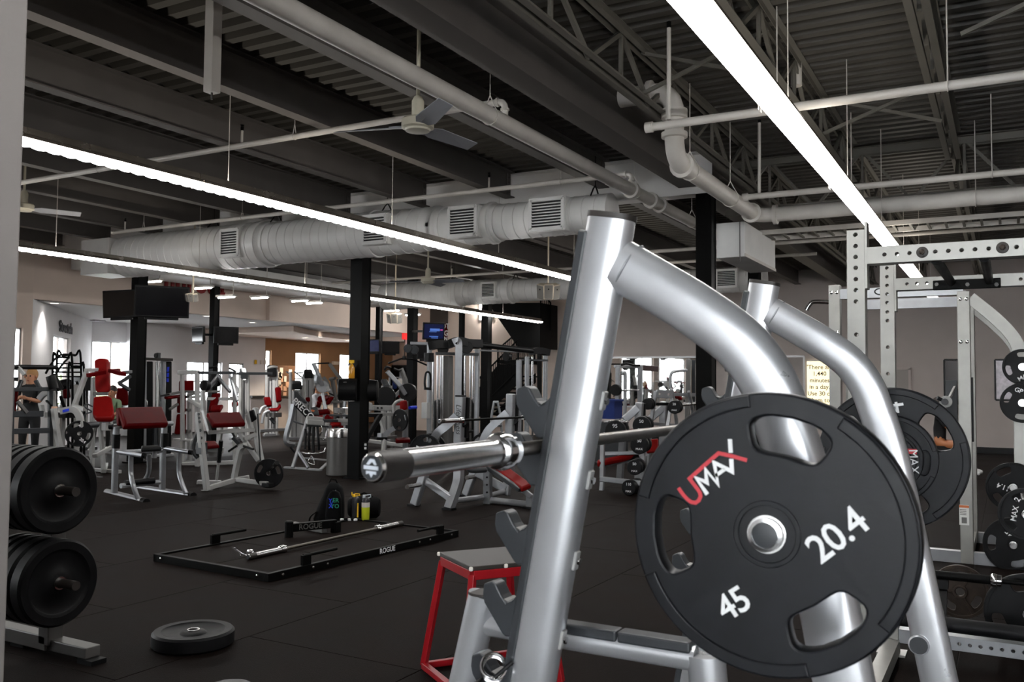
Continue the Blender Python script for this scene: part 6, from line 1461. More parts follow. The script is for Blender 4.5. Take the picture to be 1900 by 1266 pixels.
# ---- grey plate-loaded pulldown with raised arms
for lab, dx, D in (('tall grey pulldown machine with raised arms, left of the wide column', 0, 22.5),):
    rig('pulldown_machine', lab, 'machine', D, [
        ('raised_arm', S, 'b', (0.07, 0.09), [(581, 674, 0), (592, 698, 0), (598, 716, .1)]), ('raised_arm', 'can_grey', 'b', (0.07, 0.09), [(611, 675, .3), (626, 696, .3), (633, 704, .3)]), ('arm_bar', BK, 't', 0.02, [(585, 675, .1), (611, 674, .3)]),
        ('hub', S, 'd', (0.16, 0.14), [(599, 718, .2)], {'ax': (.5, -.8, 0)}), ('yoke', S, 'B', (0.07, 0.08), [(589, 693, .1), (587, 710, .1), (600, 712, .2), (612, 726, .2), (618, 742, .1)]), ('yoke', 'can_grey', 'B', (0.06, 0.08), [(600, 700, .4), (608, 712, .4), (616, 735, .4)]), ('white_cover', WP, 'q', 0.05, [(603, 718, .1), (609, 716, .1), (613, 726, .1), (607, 728, .1)]),
        ('main_post', 'can_grey', 'b', (0.08, 0.10), [(616, 700, .5), (622, 740, .5), (624, 815, .5)]), ('main_post', 'can_grey', 'b', (0.08, 0.10), [(604, 730, .3), (602, 816, .3)]), ('base_tube', 'can_grey', 'b', (0.09, 0.08), [(596, 817, .1), (646, 816, .8)]),
        ('weight_post', 'can_grey', 'b', (0.08, 0.1), [(628, 703, .6), (634, 745, .6), (634, 815, .7)]), ('thigh_roller', RV, 't', 0.08, [(594, 741, -.2), (606, 739, .1)]), ('grip', BK, 't', 0.02, [(611, 730, 0), (620, 734, 0)]), ('plate_peg', 'can_grey', 't', 0.04, [(612, 704, .4), (622, 702, .3)]), ('cross_beam', 'can_grey', 'b', (0.06, 0.06), [(612, 747, .3), (636, 746, .6)]),
    ])
# ---- rower / row machine right of the wide column
rig('row_machine', 'white low row machine with red chest pad right of the wide column', 'machine', 16.2, [
    ('main_beam', WP, 'b', (0.08, 0.10), [(674, 757, .2), (746, 758, .4)]), ('beam_plate', WP, 'q', 0.05, [(676, 746, .15), (690, 748, .15), (694, 762, .15), (676, 762, .15)]), ('hole', BK, 'd', (0.02, 0.02), [(701, 757.5, .15)]), ('hole', BK, 'd', (0.02, 0.02), [(708, 757.5, .15)]),
    ('curved_post', WP, 'B', (0.06, 0.07), [(688, 760, .2), (680, 764, .2), (677, 772, .2), (676, 864, .3)]), ('low_beam', WP, 'b', (0.05, 0.06), [(678, 769, .3), (735, 769, .5)]), ('chest_pad', 'bright_red_vinyl', 'q', 0.12, [(748, 744, .1), (757, 742, .2), (759, 760, .2), (749, 763, .1)]),
    ('handle_arm', WP, 's', 0.03, [(749, 744, .2), (738, 745, .2), (731, 752, .2), (731, 765, .2)]), ('post', WP, 'b', (0.06, 0.06), [(705, 775, .3), (714, 804, .2), (708, 868, 'F')]), ('curved_leg', S, 'B', (0.07, 0.09), [(735, 793, .1), (720, 802, .1), (713, 815, .1), (712, 872, .1)]), ('post', S, 'b', (0.08, 0.08), [(752, 770, .3), (752, 862, .4)]),
    ('seat_pad', RV, 'q', 0.07, [(734, 812, .1), (760, 811, .3), (762, 816, .1), (735, 817, -.1)]), ('foot_plate', BK, 'b', (0.12, 0.05), [(697, 814, 0), (717, 814, .1)]), ('foot_post', S, 'x', (0.1, 0.1, 0.08), [(707, 808, .1)]), ('beam', 'can_grey', 'b', (0.06, 0.05), [(718, 813, .2), (736, 810, .3)]), ('base_tube', WP, 'b', (0.10, 0.07), [(681, 818, 1.6), (756, 828, 1.6)]),
    ('purple_grip', 'blue_print', 't', 0.03, [(760, 757, .3), (772, 756, .5)]),
    ('base_tube', 'can_grey', 'b', (0.08, 0.06), [(676, 868, .2), (760, 866, .5)]),
])
small_plate('black plate loaded on the white low row machine', PD(741, 780, 16.0), 0.20, (-0.2, -1), 'plates on machines')
# ---- black wedge stand right of the column
rig('rope_anchor', 'dark slanting anchor frame behind the wide column', 'machine', 15.0, [('strut', BK, 'b', (0.06, 0.08), [(706, 770, .3), (676, 822, .0)]), ('strut', BK, 'b', (0.05, 0.06), [(676, 770, .3), (677, 868, .3)]), ('top', BK, 'b', (0.08, 0.06), [(674, 771, .3), (710, 771, .3)]), ('foot', BK, 'b', (0.06, 0.06), [(672, 872, .1), (700, 872, .6)])])
# ---- multi-station cable tower
t_ = rig('cable_crossover', 'silver multi-station cable tower with lat bar and black pulley heads', 'machine', 15.6, [
    ('pulldown_beam', S, 'b', (0.06, 0.05), [(762, 637, .2), (800, 638, .1)]), ('pulley_cover', 'guard_grey', 'd', (0.075, 0.06), [(757, 647, .1)], {'ax': (.3, -1, 0)}), ('pulley_cover', 'guard_grey', 'd', (0.075, 0.06), [(769, 649, .3)], {'ax': (.3, -1, 0)}),
    ('cable', BK, 't', 0.006, [(751, 648, 0), (750, 664, 0)]), ('lat_bar', BK, 't', 0.016, [(722, 674, -.2), (744, 666, 0), (767, 667, .2), (792, 678, .4)]), ('bar_tip', 'chrome', 't', 0.017, [(720.5, 674.6, -.2), (723, 673.6, -.2)]), ('bar_swivel', BK, 'd', (0.03, 0.04), [(750, 664, .03)]),
    ('drop_pulley', BK, 't', (0.10, 0.05), [(796, 655, -.1), (796, 672, -.1)]), ('cable', 'can_grey', 't', 0.006, [(793, 673, -.1), (793, 690, -.1)]), ('d_handle', BK, 's', 0.018, [(793, 690, -.1), (790, 694, -.1), (788, 710, -.15), (789, 720, -.15)]), ('d_handle', BK, 's', 0.018, [(793, 690, -.1), (798, 694, -.1), (799, 710, -.05), (798, 721, -.1)]), ('handle_grip', BK, 't', 0.022, [(787, 721, -.15), (800, 722, -.1)]),
    ('round_post', S, 't', 0.045, [(797, 640, .1), (796, 862, .1)]), ('slider', WP, 'x', (0.12, 0.10, 0.28), [(790, 762, .05)]),
    ('top_head', BK, 'B', (0.22, 0.14), [(797, 643, .1), (812, 640, .1), (830, 640, .2), (848, 634, .2), (868, 638, .3), (892, 639, .4)]), ('tie_bar', 'guard_grey', 'b', (0.08, 0.05), [(808, 656, .1), (888, 658, .3)]), ('pulley_wheel', BK, 'd', (0.11, 0.05), [(866, 645, .2)], {'ax': (.6, -.8, 0)}), ('pulley_wheel', BK, 'd', (0.10, 0.05), [(822, 648, .2)], {'ax': (.6, -.8, 0)}),
    ] + [('guide_rod', 'chrome', 't', 0.018, [(x, 660, d), (x - 0.5, 858, d)]) for x, d in ((804, .2), (812, .3), (818, .3), (822, .2), (863, .3), (873, .4), (878, .5))] + [
    ('box_column', 'can_grey', 'b', (0.15, 0.12), [(832, 660, .3), (831, 862, .3)]), ('curved_post', S, 'B', (0.09, 0.12), [(841, 636, 0), (847, 634, 0), (851, 640, 0), (850, 700, 0), (848, 864, 0)]), ('side_post', S, 'b', (0.06, 0.08), [(886, 648, .4), (883, 860, .4)]),
    ('weight_stack', BK, 'q', 0.2, [(803, 742, .35), (824, 742, .35), (824, 858, .35), (803, 858, .35)]), ('weight_stack', BK, 'q', 0.2, [(862, 742, .45), (880, 742, .45), (880, 856, .45), (862, 856, .45)]),
    ('crossover_beam', BK, 't', 0.05, [(890, 640, .4), (1000, 653, 1.6)]), ('far_head', BK, 'B', (0.2, 0.12), [(985, 653, 1.5), (1000, 651, 1.6), (1016, 655, 1.7)]), ('far_post', S, 't', 0.045, [(978, 662, 1.5), (977, 850, 1.5)]), ('far_post', S, 't', 0.045, [(1012, 660, 1.7), (1011, 848, 1.7)]), ('far_post', 'chrome', 't', 0.02, [(988, 662, 1.6), (988, 850, 1.6)]), ('far_tie', 'guard_grey', 'b', (0.06, 0.04), [(968, 668, 1.5), (1016, 669, 1.7)]), ('far_tie', S, 'b', (0.08, 0.03), [(880, 650, 1.0), (990, 654, 1.6)]),
    ('far_slider', WP, 'x', (0.1, 0.1, 0.26), [(974, 755, 1.45)]), ('base_beam', S, 'b', (0.12, 0.08), [(786, 866, 0), (890, 862, .4)]), ('base_beam', S, 'b', (0.12, 0.08), [(880, 862, .4), (1018, 852, 1.7)]), ('seat_pad', BK, 'q', 0.06, [(845, 800, -.1), (880, 798, .1), (880, 803, .1), (846, 805, -.1)]), ('hole_post', S, 'b', (0.05, 0.10), [(963, 668, 1.3), (962, 850, 1.4)]),
    ('dark_ball', BK, 'd', (0.08, 0.10), [(941, 662, 1.0)], {'ax': (0, -1, 0)}),
])
# ---- incline press bench with barbell
t_ = rig('incline_bench', 'silver incline press bench with red pad and racked barbell', 'bench', 10.7, [
    ('upright', S, 'b', (0.085, 0.11), [(855, 735, 0), (851, 818, 0), (851, 862, -.02)]), ('front_leg', S, 'B', (0.085, 0.10), [(851, 860, -.02), (851, 885, -.05), (847, 905, -.1), (833, 944, -.2)]),
    ('upright_guard', BK, 'b', (0.06, 0.10), [(864, 737, .05), (861, 812, .05)]), ('lower_guard', BK, 'x', (0.1, 0.1, 0.02), [(855, 735, 0)]),
    ('brace', S, 'B', (0.085, 0.10), [(848, 772, 0), (826, 792, 0), (812, 804, .0), (802, 825, .05)]), ('rear_leg', S, 'b', (0.09, 0.10), [(802, 825, .05), (790, 872, .08), (769, 937, .1)]), ('side_link', S, 'b', (0.06, 0.08), [(786, 890, .1), (836, 925, -.15)]),
    ('foot', BK, 'x', (0.13, 0.11, 0.05), [(768, 939, .12)]), ('foot', BK, 'x', (0.14, 0.11, 0.05), [(833, 946, -.18)]),
    ('upright', S, 'b', (0.085, 0.11), [(948, 731, 1.0), (946, 800, 1.0), (946, 895, 1.0)]), ('upright_guard', BK, 'b', (0.06, 0.10), [(956, 733, 1.05), (953, 800, 1.05)]), ('brace', S, 'B', (0.085, 0.10), [(941, 766, 1.0), (918, 786, 1.0), (905, 800, 1.0), (896, 818, 1.0)]), ('rear_leg', S, 'b', (0.085, 0.10), [(896, 818, 1.0), (884, 865, 1.0), (864, 919, 1.05)]), ('front_leg', S, 'b', (0.085, 0.10), [(945, 880, 1.0), (938, 920, .95)]), ('side_link', S, 'b', (0.07, 0.10), [(882, 876, 1.0), (938, 908, .95)]), ('foot', BK, 'x', (0.12, 0.1, 0.05), [(863, 921, 1.07)]),
    ('cross_tube', S, 't', 0.035, [(846, 929, -.1), (904, 922, .5), (936, 912, .95)]), ('centre_post', S, 'b', (0.08, 0.10), [(905, 868, .4), (905, 941, .4)]), ('floor_beam', S, 't', 0.04, [(908, 928, .4), (978, 936, .1)]), ('hole', BK, 'd', (0.012, 0.012), [(903.5, 886, .33)]), ('hole', BK, 'd', (0.012, 0.012), [(903.5, 900, .33)]), ('hole', BK, 'd', (0.012, 0.012), [(903.5, 914, .33)]),
    ('incline_pad', 'bright_red_vinyl', 'q', 0.07, [(909, 863, .6), (938, 862, .6), (986, 897, .0), (968, 905, -.15)], {'bv': 0.022}), ('pad_frame', 'guard_grey', 'b', (0.06, 0.05), [(905, 868, .4), (966, 910, -.1)]), ('front_strut', S, 'b', (0.05, 0.06), [(966, 906, 0), (986, 922, -.05)]), ('front_post', S, 'b', (0.06, 0.08), [(983, 918, 0), (982, 944, 0)]), ('foot', BK, 'x', (0.13, 0.12, 0.05), [(982, 944, 0)]),
    ('arm_support', 'guard_grey', 's', 0.035, [(868, 866, .3), (875, 873, .3), (905, 872, .4)]), ('plate_peg', 'brushed_steel', 't', 0.028, [(755, 904, -.25), (784, 899, .1)]), ('plate_peg', 'brushed_steel', 't', 0.028, [(866, 887, .75), (882, 884, 1.0)]), ('upper_peg', 'brushed_steel', 't', 0.028, [(775, 838, -.25), (806, 834, .15)]), ('upper_peg', 'brushed_steel', 't', 0.028, [(885, 834, .9), (912, 830, 1.6)]), ('peg_stay', S, 'b', (0.05, 0.05), [(893, 832, 1.3), (899, 826, 1.0)]),
    ('bar_hook', BK, 'b', (0.05, 0.06), [(858, 790, 0), (867, 783, -.05)]), ('bar_hook', BK, 'b', (0.05, 0.06), [(952, 786, 1.0), (960, 779, 1.0)]),
])
text('LifeFitness', 'dark_print', PD(850.5, 778, 10.60), -UP, RT, 0.085, t_, shear=0.3)
a, e = PD(815, 782, 10.0), PD(995, 773.5, 11.75)
barbell('barbell racked on the incline press bench', a, (e - a), 2.2, shaft='black_steel')
small_plate('black 45 plate on the near peg of the incline bench', PD(788, 838, 10.65), 0.205, (0.25, -1), 'plates on the incline bench', word=(('45', (-0.45, 0.1), 0.10, -80),))
small_plate('black plate behind the near 45 plate of the incline bench', PD(799, 836, 10.85), 0.205, (0.25, -1), 'plates on the incline bench')
small_plate('black 45 plate on the far peg of the incline bench', PD(897, 832, 12.2), 0.205, (0.25, -1), 'plates on the incline bench', word=(('45', (-0.45, 0.1), 0.10, -80),))

# ---- more machines in the crowd
rig('step_machine', 'dark console machine with small red pad before the lettered wall', 'machine', 16.4, [
    ('console', BK, 'q', 0.25, [(112, 704, 0), (138, 702, .2), (141, 722, .2), (114, 725, 0)]), ('post', WP, 'b', (0.08, 0.08), [(118, 724, .1), (114, 858, .1)]), ('post', WP, 'b', (0.12, 0.08), [(138, 714, .3), (140, 856, .3)]), ('pad', RV, 'q', 0.1, [(121, 722, -.1), (131, 721, 0), (133, 739, 0), (122, 740, -.1)]),
    ('side_arm', BK, 't', 0.03, [(112, 735, -.3), (121, 760, -.2)]), ('seat_base', BK, 'x', (0.4, 0.4, 0.1), [(128, 770, 0)]), ('foot_bar', WP, 'b', (0.12, 0.07), [(104, 858, 0), (146, 856, .4)])])
rig('elliptical_trainer', 'dark trainer with white side cover near the alcove window', 'machine', 19.0, [
    ('console', BK, 'x', (0.4, 0.2, 0.3), [(150, 712)]), ('mast', WP, 'b', (0.08, 0.1), [(152, 716), (158, 790)]), ('cover', WP, 'q', 0.3, [(146, 790, 0), (168, 786, .2), (172, 822, .2), (146, 826, 0)]), ('arm', BK, 's', 0.03, [(142, 708, -.2), (146, 730, -.1), (150, 780, 0)]), ('arm', BK, 's', 0.03, [(160, 706, .3), (161, 730, .3), (160, 780, .2)]), ('base', 'guard_grey', 'b', (0.2, 0.08), [(138, 834, 0), (178, 832, .3)])])
stack_tower('grey weight stack machine beside the alcove door', 'machine', 22.5, 446, 460, 692, 704, 800, [
    ('press_arm', S, 's', 0.035, [(431, 707, -.4), (440, 722, -.4), (436, 742, -.5)]), ('seat_pad', RV, 'q', 0.1, [(430, 744, -.6), (442, 743, -.5), (443, 752, -.6), (431, 753, -.7)]), ('seat_post', S, 't', 0.04, [(437, 753, -.6), (437, 812, -.6)]), ('foot', S, 'b', (0.1, 0.07), [(428, 814, -.6), (456, 812, 0)])], cap='guard_grey')
rig('chest_press', 'dark grey chest press with crossed arms behind the row machine', 'machine', 19.5, [
    ('raised_arm', S, 'b', (0.07, 0.09), [(718, 689, 0), (742, 716, .1), (752, 732, .2)]), ('raised_arm', 'can_grey', 'b', (0.07, 0.09), [(744, 684, .3), (752, 705, .3), (756, 730, .3)]), ('hook_grip', BK, 's', 0.025, [(713, 687, -.1), (717, 681, -.1), (724, 683, 0)]), ('hook_grip', BK, 's', 0.025, [(731, 684, .2), (740, 688, .2), (744, 686, .3)]),
    ('hub', BK, 'd', (0.2, 0.12), [(757, 728, .3)], {'ax': (.4, -.9, 0)}), ('main_post', 'can_grey', 'b', (0.09, 0.12), [(752, 722, .4), (752, 834, .4)]), ('main_post', 'can_grey', 'b', (0.07, 0.08), [(730, 740, .2), (728, 834, .2)]), ('seat_pad', RV, 'q', 0.1, [(735, 745, 0), (752, 744, .1), (752, 752, 0), (735, 753, -.1)]), ('plate_peg', BK, 'd', (0.22, 0.08), [(716, 736, 0)], {'ax': (.3, -.95, 0)}), ('link', S, 'B', (0.06, 0.07), [(716, 736, .1), (728, 738, .2), (742, 726, .3)]), ('base_tube', 'can_grey', 'b', (0.1, 0.08), [(720, 836, 0), (762, 834, .5)])])
rig('leg_curl', 'low machine with red rollers and chrome chain bin left of the wide column', 'machine', 19.0, [
    ('frame_tube', WP, 'b', (0.06, 0.07), [(604, 788, 0), (650, 786, .3)]), ('red_pad', 'bright_red_vinyl', 'q', 0.08, [(612, 781, .1), (632, 779, .3), (634, 786, .1), (614, 788, -.1)]), ('chain_pile', 'chrome', 'x', (0.3, 0.2, 0.12), [(636, 762, .2)]), ('chain_shelf', 'guard_grey', 'x', (0.5, 0.35, 0.04), [(634, 771, .2)]), ('post', 'guard_grey', 'b', (0.07, 0.07), [(626, 772, .2), (626, 836, .2)]), ('post', 'guard_grey', 'b', (0.07, 0.07), [(645, 772, .3), (645, 834, .3)]), ('roller', RV, 't', 0.06, [(606, 774, -.2), (614, 780, -.1)])])
# ================================================================== BETWEEN THE RACK UPRIGHT AND THE BIG PLATE
def dumbbell(label, px, py, d, R, rz, word, z=None, group='dumbbells'):
    c = PD(px, py, d) if z is None else V((*PD(px, py, d).xy, z))
    t = thing('dumbbell', label, 'dumbbell', (c.x, c.y, c.z - R), group=group)
    ax = V((math.cos(rz), math.sin(rz), 0)); L = 0.11
    # the near head's outer face is centred on c
    for k, o in ((0, c), (1, c - ax * (0.14 + 2 * L))):
        dd = -ax if k == 0 else ax
        h = obj('head', B().lathe([(R * 0.25, 0.0), (R * 0.92, 0.003), (R, 0.015), (R, L - 0.01), (R * 0.9, L)], o, dd, 28), 'black_rubber', t)
        if k == 0 and word:
            x = V((0, 0, 1)).cross(ax).normalized(); text(word, 'white_print', o + ax * 0.001 + V((0, 0, R * 0.45)), x, (0, 0, 1), R * 0.5, t)
            text('MAX', 'white_print', o + ax * 0.001 - V((0, 0, R * 0.45)), x, (0, 0, 1), R * 0.36, t)
    obj('handle', B().lathe([(0.017, L - 0.005), (0.019, L + 0.07), (0.017, L + 0.145)], c, -ax, 14), 'brushed_steel', t)
    return t
FA = math.radians(-78)
rig('dumbbell_rack', 'silver dumbbell rack with slanted legs between the rack upright and big plate', 'rack', 15.0, [
    ('top_plate', S, 'b', (0.05, 0.14), [(1218, 731, 0), (1248, 732, .1)]), ('leg', S, 'b', (0.05, 0.06), [(1217, 726, 0), (1206, 797, 0), (1200, 880, 0)]), ('leg', S, 'b', (0.05, 0.06), [(1247, 726, .1), (1255, 780, .3), (1262, 880, .5)]), ('leg', S, 'b', (0.05, 0.06), [(1247, 740, .1), (1239, 790, -.2), (1232, 880, -.2)]), ('leg', S, 'b', (0.05, 0.06), [(1278, 726, .3), (1285, 760, .5), (1296, 880, .8)]),
    ('bolt', 'chrome', 'd', (0.02, 0.02), [(1224, 731, -.04)]), ('bolt', 'chrome', 'd', (0.02, 0.02), [(1241, 732, -.04)]), ('saddle_rail', BK, 'b', (0.06, 0.05), [(1215, 750, .1), (1262, 750, .3)]), ('saddle_rail', S, 'b', (0.05, 0.06), [(1250, 732, .3), (1290, 733, .5)]), ('saddle_rail', 'brushed_steel', 't', 0.025, [(1255, 752, .3), (1300, 749, .5)]), ('low_rail', S, 'b', (0.05, 0.05), [(1204, 786, 0), (1262, 790, .4)]),
])
dumbbell('dumbbell hanging left on the upper dumbbell rack', 1201, 750, 14.7, 0.095, FA, '', group='dumbbells')
dumbbell('dumbbell hanging right on the upper dumbbell rack', 1251, 756, 14.6, 0.11, FA, '20', group='dumbbells')
rig('dumbbell_cradle', 'low silver cradle frame holding heavy dumbbells near the red bench', 'rack', 12.3, [
    ('base_tube', S, 'b', (0.07, 0.07), [(1113, 889, 0), (1188, 897, -.15)]), ('post', S, 'b', (0.05, 0.06), [(1194, 816, .2), (1192, 892, .1)]), ('post', S, 'b', (0.05, 0.06), [(1118, 820, .2), (1117, 888, .1)]), ('rail', S, 'b', (0.06, 0.05), [(1120, 842, .3), (1196, 840, .3)]), ('rail', S, 'b', (0.06, 0.05), [(1120, 806, .5), (1196, 803, .5)]), ('rail', 'brushed_steel', 't', 0.02, [(1120, 783, .5), (1166, 783, .5)])])
dumbbell('heavy dumbbell with white 50 facing the camera on the cradle', 1190, 790, 12.3, 0.125, FA, '50')
dumbbell('heavy dumbbell lower left on the cradle, touching the red pad', 1186, 826, 12.1, 0.125, FA, '50')
dumbbell('heavy dumbbell hanging under the red bench pad', 1177, 868, 12.0, 0.105, FA, '50')
dumbbell('dumbbell marked 110 lying on the floor', 1166, 908, 12.0, 0.105, FA - 0.2, '110', z=0.107)
dumbbell('octagonal looking dumbbell at the left end of the cradle', 1141, 800, 12.6, 0.15, FA, '95')
rig('red_bench', 'long red bench pad on silver legs between upright and big plate', 'bench', 12.6, [
    ('bench_pad', 'bright_red_vinyl', 'q', 0.08, [(1108, 852, -.1), (1180, 838, .1), (1182, 843, 0), (1108, 859, -.2)]), ('pad_base', BK, 'b', (0.2, 0.06), [(1108, 862, 0), (1182, 846, .1)]), ('frame_tube', S, 't', 0.03, [(1112, 866, 0), (1190, 848, .1)]), ('leg', S, 'b', (0.05, 0.06), [(1120, 862, .1), (1116, 912, 0)]), ('leg', S, 'b', (0.05, 0.06), [(1196, 846, .2), (1200, 908, .2)]),
    ('back_pad', 'bright_red_vinyl', 'q', 0.07, [(1203, 815, .4), (1222, 813, .4), (1222, 838, .3), (1200, 840, .3)]), ])
# presses / smith machine seen in front of the mirror
rig('smith_machine', 'silver smith machine frame in front of the wall mirror', 'machine', 18.5, [
    ('post', S, 'b', (0.06, 0.08), [(1146, 681, 0), (1144, 848, 0)]), ('post', 'chrome', 't', 0.03, [(1150, 690, .1), (1149, 846, .1)]), ('post', S, 'b', (0.08, 0.1), [(1188, 678, .4), (1187, 846, .4)]), ('arch', S, 's', 0.04, [(1151, 693, .2), (1158, 694, .2), (1160, 706, .2), (1158, 846, .2)]), ('top_beam', S, 'b', (0.06, 0.06), [(1140, 680, 0), (1190, 681, .4)]), ('chin_bar', BK, 's', 0.025, [(1152, 678, 0), (1162, 675, 0), (1176, 678, .2), (1187, 678, .3)]), ('smith_bar', 'chrome', 't', 0.02, [(1140, 725, 0), (1190, 724, .4)]), ('base', S, 'b', (0.08, 0.08), [(1140, 850, 0), (1192, 846, .5)]), ('weight_pegs', BK, 'd', (0.12, 0.1), [(1143, 724, -.05)]),
    ('post', 'can_grey', 'b', (0.08, 0.1), [(1278, 666, .9), (1274, 842, .9)]), ('post', 'guard_grey', 'b', (0.05, 0.08), [(1287, 668, 1.1), (1287, 842, 1.1)]), ('arch', S, 's', 0.035, [(1245, 720, .9), (1244, 700, .9), (1250, 690, .9), (1275, 687, .9)]), ('sign_board', 'poster_dark', 'q', 0.03, [(1190, 677, .5), (1222, 680, .7), (1222, 690, .7), (1190, 688, .5)])])
for lab, a, e, u0, d in (('left', (1158, 780), (1184, 756), (1187, 747), 14.0), ('right', (1206, 778), (1230, 757), (1232, 745), 15.8)):
    rig('press_bench', '%s silver press bench with slanted beam under the mirror' % lab, 'bench', d, [
        ('slant_beam', S, 'b', (0.10, 0.12), [a, e]), ('upright', S, 'b', (0.09, 0.12), [u0, (u0[0] - 2, u0[1] + 32), (u0[0] - 2, 900)]), ('rear_leg', S, 'b', (0.09, 0.1), [a, (a[0] - 8, 890, .2)]), ('upright_guard', BK, 'b', (0.07, 0.1), [(u0[0] + 5, u0[1] + 2, .05), (u0[0] + 4, u0[1] + 36, .05)]), ('seat_pad', RV, 'q', 0.08, [(a[0] + 10, a[1] + 15, .2), (a[0] + 30, a[1] + 13, .4), (a[0] + 30, a[1] + 18, .2), (a[0] + 10, a[1] + 20, 0)]), ('base', S, 'b', (0.08, 0.08), [(a[0] - 8, 892, .2), (u0[0], 900, 0)])])
# kettlebell-like blue box at the wall
rig('blue_bin', 'blue storage tub on the floor by the upright', 'tub', 17.0, [('tub_body', 'cloth_blue', 'x', (0.3, 0.4, 0.35), [(1134, 760)]), ('tub_rim', 'cloth_blue', 'x', (0.34, 0.44, 0.04), [(1134, 743)]), ('shelf', 'guard_grey', 'x', (0.5, 0.5, 0.8), [(1134, 822)])])
# cable pulley block right behind the big plate top
rig('collar_hook', 'white pulley block hanging on the rear rack post', 'pulley', 8.3, [('block', 'white_paint', 'd', (0.055, 0.05), [(1755, 746, 0)], {'ax': (.1, -1, .1)}), ('face', 'guard_grey', 'd', (0.03, 0.06), [(1753, 746, -.02)], {'ax': (.1, -1, .1)}), ('strap', 'white_paint', 'b', (0.02, 0.03), [(1762, 738, 0), (1772, 718, .1)]), ('grip', 'guard_grey', 't', 0.018, [(1739, 738, 0), (1748, 743, 0)]), ('mount', 'guard_grey', 'x', (0.10, 0.12, 0.4), [(1766, 745, .15)]), ('mount_arm', 'guard_grey', 'b', (0.06, 0.06), [(1766, 745, .2), (1789, 745, .45)])])
rig('white_gear', 'white and black sign panel behind the curved rack leg', 'panel', 9.2, [('panel', 'poster_dark', 'q', 0.03, [(1580, 715), (1600, 715), (1600, 760), (1580, 760)]), ('mark', 'white_print', 'B', (0.03, 0.05), [(1581, 724, -.05), (1582, 736, -.05), (1588, 742, -.05), (1591, 738, -.05)]), ('mark', 'white_print', 'x', (0.05, 0.01, 0.04), [(1582, 750, -.05)]), ('post', 'rack_grey', 'b', (0.05, 0.05), [(1575, 690, .1), (1574, 985, .1)])])

# ================================================================== STAIR AT THE BACK
YT = 21.9
pf = lambda px, py, off=0.0: PY(px, py, YT + off)
t = thing('staircase', 'black steel staircase with railings at the back wall', 'staircase', pf(930, 820))
obj('upper_flight', B().prism([pf(*q) for q in ((905, 562), (1002, 562), (1002, 647), (961, 645))], (0, 1.1, 0)), 'stair_black', t, smooth=0)
obj('landing', B().prism([pf(*q) for q in ((925, 668), (966, 668), (966, 675), (925, 675))], (0, 1.2, 0)), 'stair_black', t, smooth=0)
for off in (0, 1.0):
    obj('stringer', B().prism([pf(*q) + V((0, off, 0)) for q in ((880, 772), (962, 692), (962, 710), (896, 775))], (0, 0.06, 0)), 'stair_black', t, smooth=0)
for i in range(10):
    a = pf(885 + 7.9 * i, 768 - 7.7 * i); obj('tread', B().box((a.x + 0.1, YT + 0.55, a.z), (0.3, 1.0, 0.04)), 'stair_black', t, smooth=0)
obj('riser_panel', B().prism([pf(*q, 0.9) for q in ((876, 735), (925, 676), (966, 676), (966, 700), (880, 780))], (0, 0.05, 0)), 'stair_black', t, smooth=0)
def railing(a, e, h, n, off=0.0):
    A_, E_ = pf(*a) + V((0, off, 0)), pf(*e) + V((0, off, 0)); H = V((0, 0, h))
    obj('handrail', B().tube([A_ + H, E_ + H], 0.025, 8), 'stair_black', t); obj('bottom_rail', B().tube([A_ + V((0, 0, .08)), E_ + V((0, 0, .08))], 0.018, 6), 'stair_black', t)
    for i in range(n + 1):
        p = A_.lerp(E_, i / n); obj('baluster', B().tube([p, p + H], 0.028 if i in (0, n) else 0.011, 6), 'stair_black', t)
railing((884, 768), (961, 693), 0.95, 22); railing((926, 668), (958, 668), 0.85, 12, 1.1); railing((888, 700), (926, 668), 0.85, 10, 1.1)
railing((985, 590), (1003, 612), 0.8, 5, 0.6)
obj('support_post', B().bar([pf(966, 668), pf(966, 812)], 0.1, 0.1, (1, 0, 0)), 'stair_black', t, smooth=0)
obj('support_post', B().bar([pf(1001, 647), pf(1001, 812)], 0.1, 0.1, (1, 0, 0)), 'stair_black', t, smooth=0)
# small step stool frame in front of the stair
rig('step_stool', 'small grey A-shaped step frame before the stair', 'stool', 18.5, [('leg', S, 't', 0.025, [(917, 746), (912, 772), (908, 848)]), ('leg', S, 't', 0.025, [(923, 746), (929, 772), (934, 848)]), ('step', S, 'b', (0.25, 0.04), [(915, 746), (925, 746)]), ('step', 'guard_grey', 'b', (0.3, 0.04), [(911, 790), (931, 790)])])

# ================================================================== NOTICE BOARD, COUNTER, FAR DOORS
p, q_ = PX(513, 678, XA + 1.2), PX(545, 738, XA + 1.2)
t = thing('notice_board', 'brown notice board covered in papers before the tan wall', 'notice board', (XA + 1.2, (p.y + q_.y) / 2, 0))
obj('board', B().box((XA + 1.2, (p.y + q_.y) / 2, (p.z + q_.z) / 2), (0.06, q_.y - p.y, p.z - q_.z)), 'cork', t, smooth=0)
for s in (p.y + 0.05, q_.y - 0.05): obj('stand_leg', B().box((XA + 1.2, s, q_.z / 2), (0.06, 0.06, q_.z)), 'cork', t, smooth=0)
for i in range(12):
    u, v = random.uniform(0.12, 0.88), random.uniform(0.12, 0.9)
    obj('pinned_paper', B().box((XA + 1.234, p.y + (q_.y - p.y) * u, q_.z + (p.z - q_.z) * v), (0.004, 0.14, 0.18)), ('paper', 'paper_peach')[i % 2], t, smooth=0)
p, q_ = PX(455, 728, XA + 0.9), PX(660, 728, XA + 0.9)
t = thing('reception_counter', 'long dark counter along the tan wall', 'counter', (XA + 0.9, (p.y + q_.y) / 2, 0))
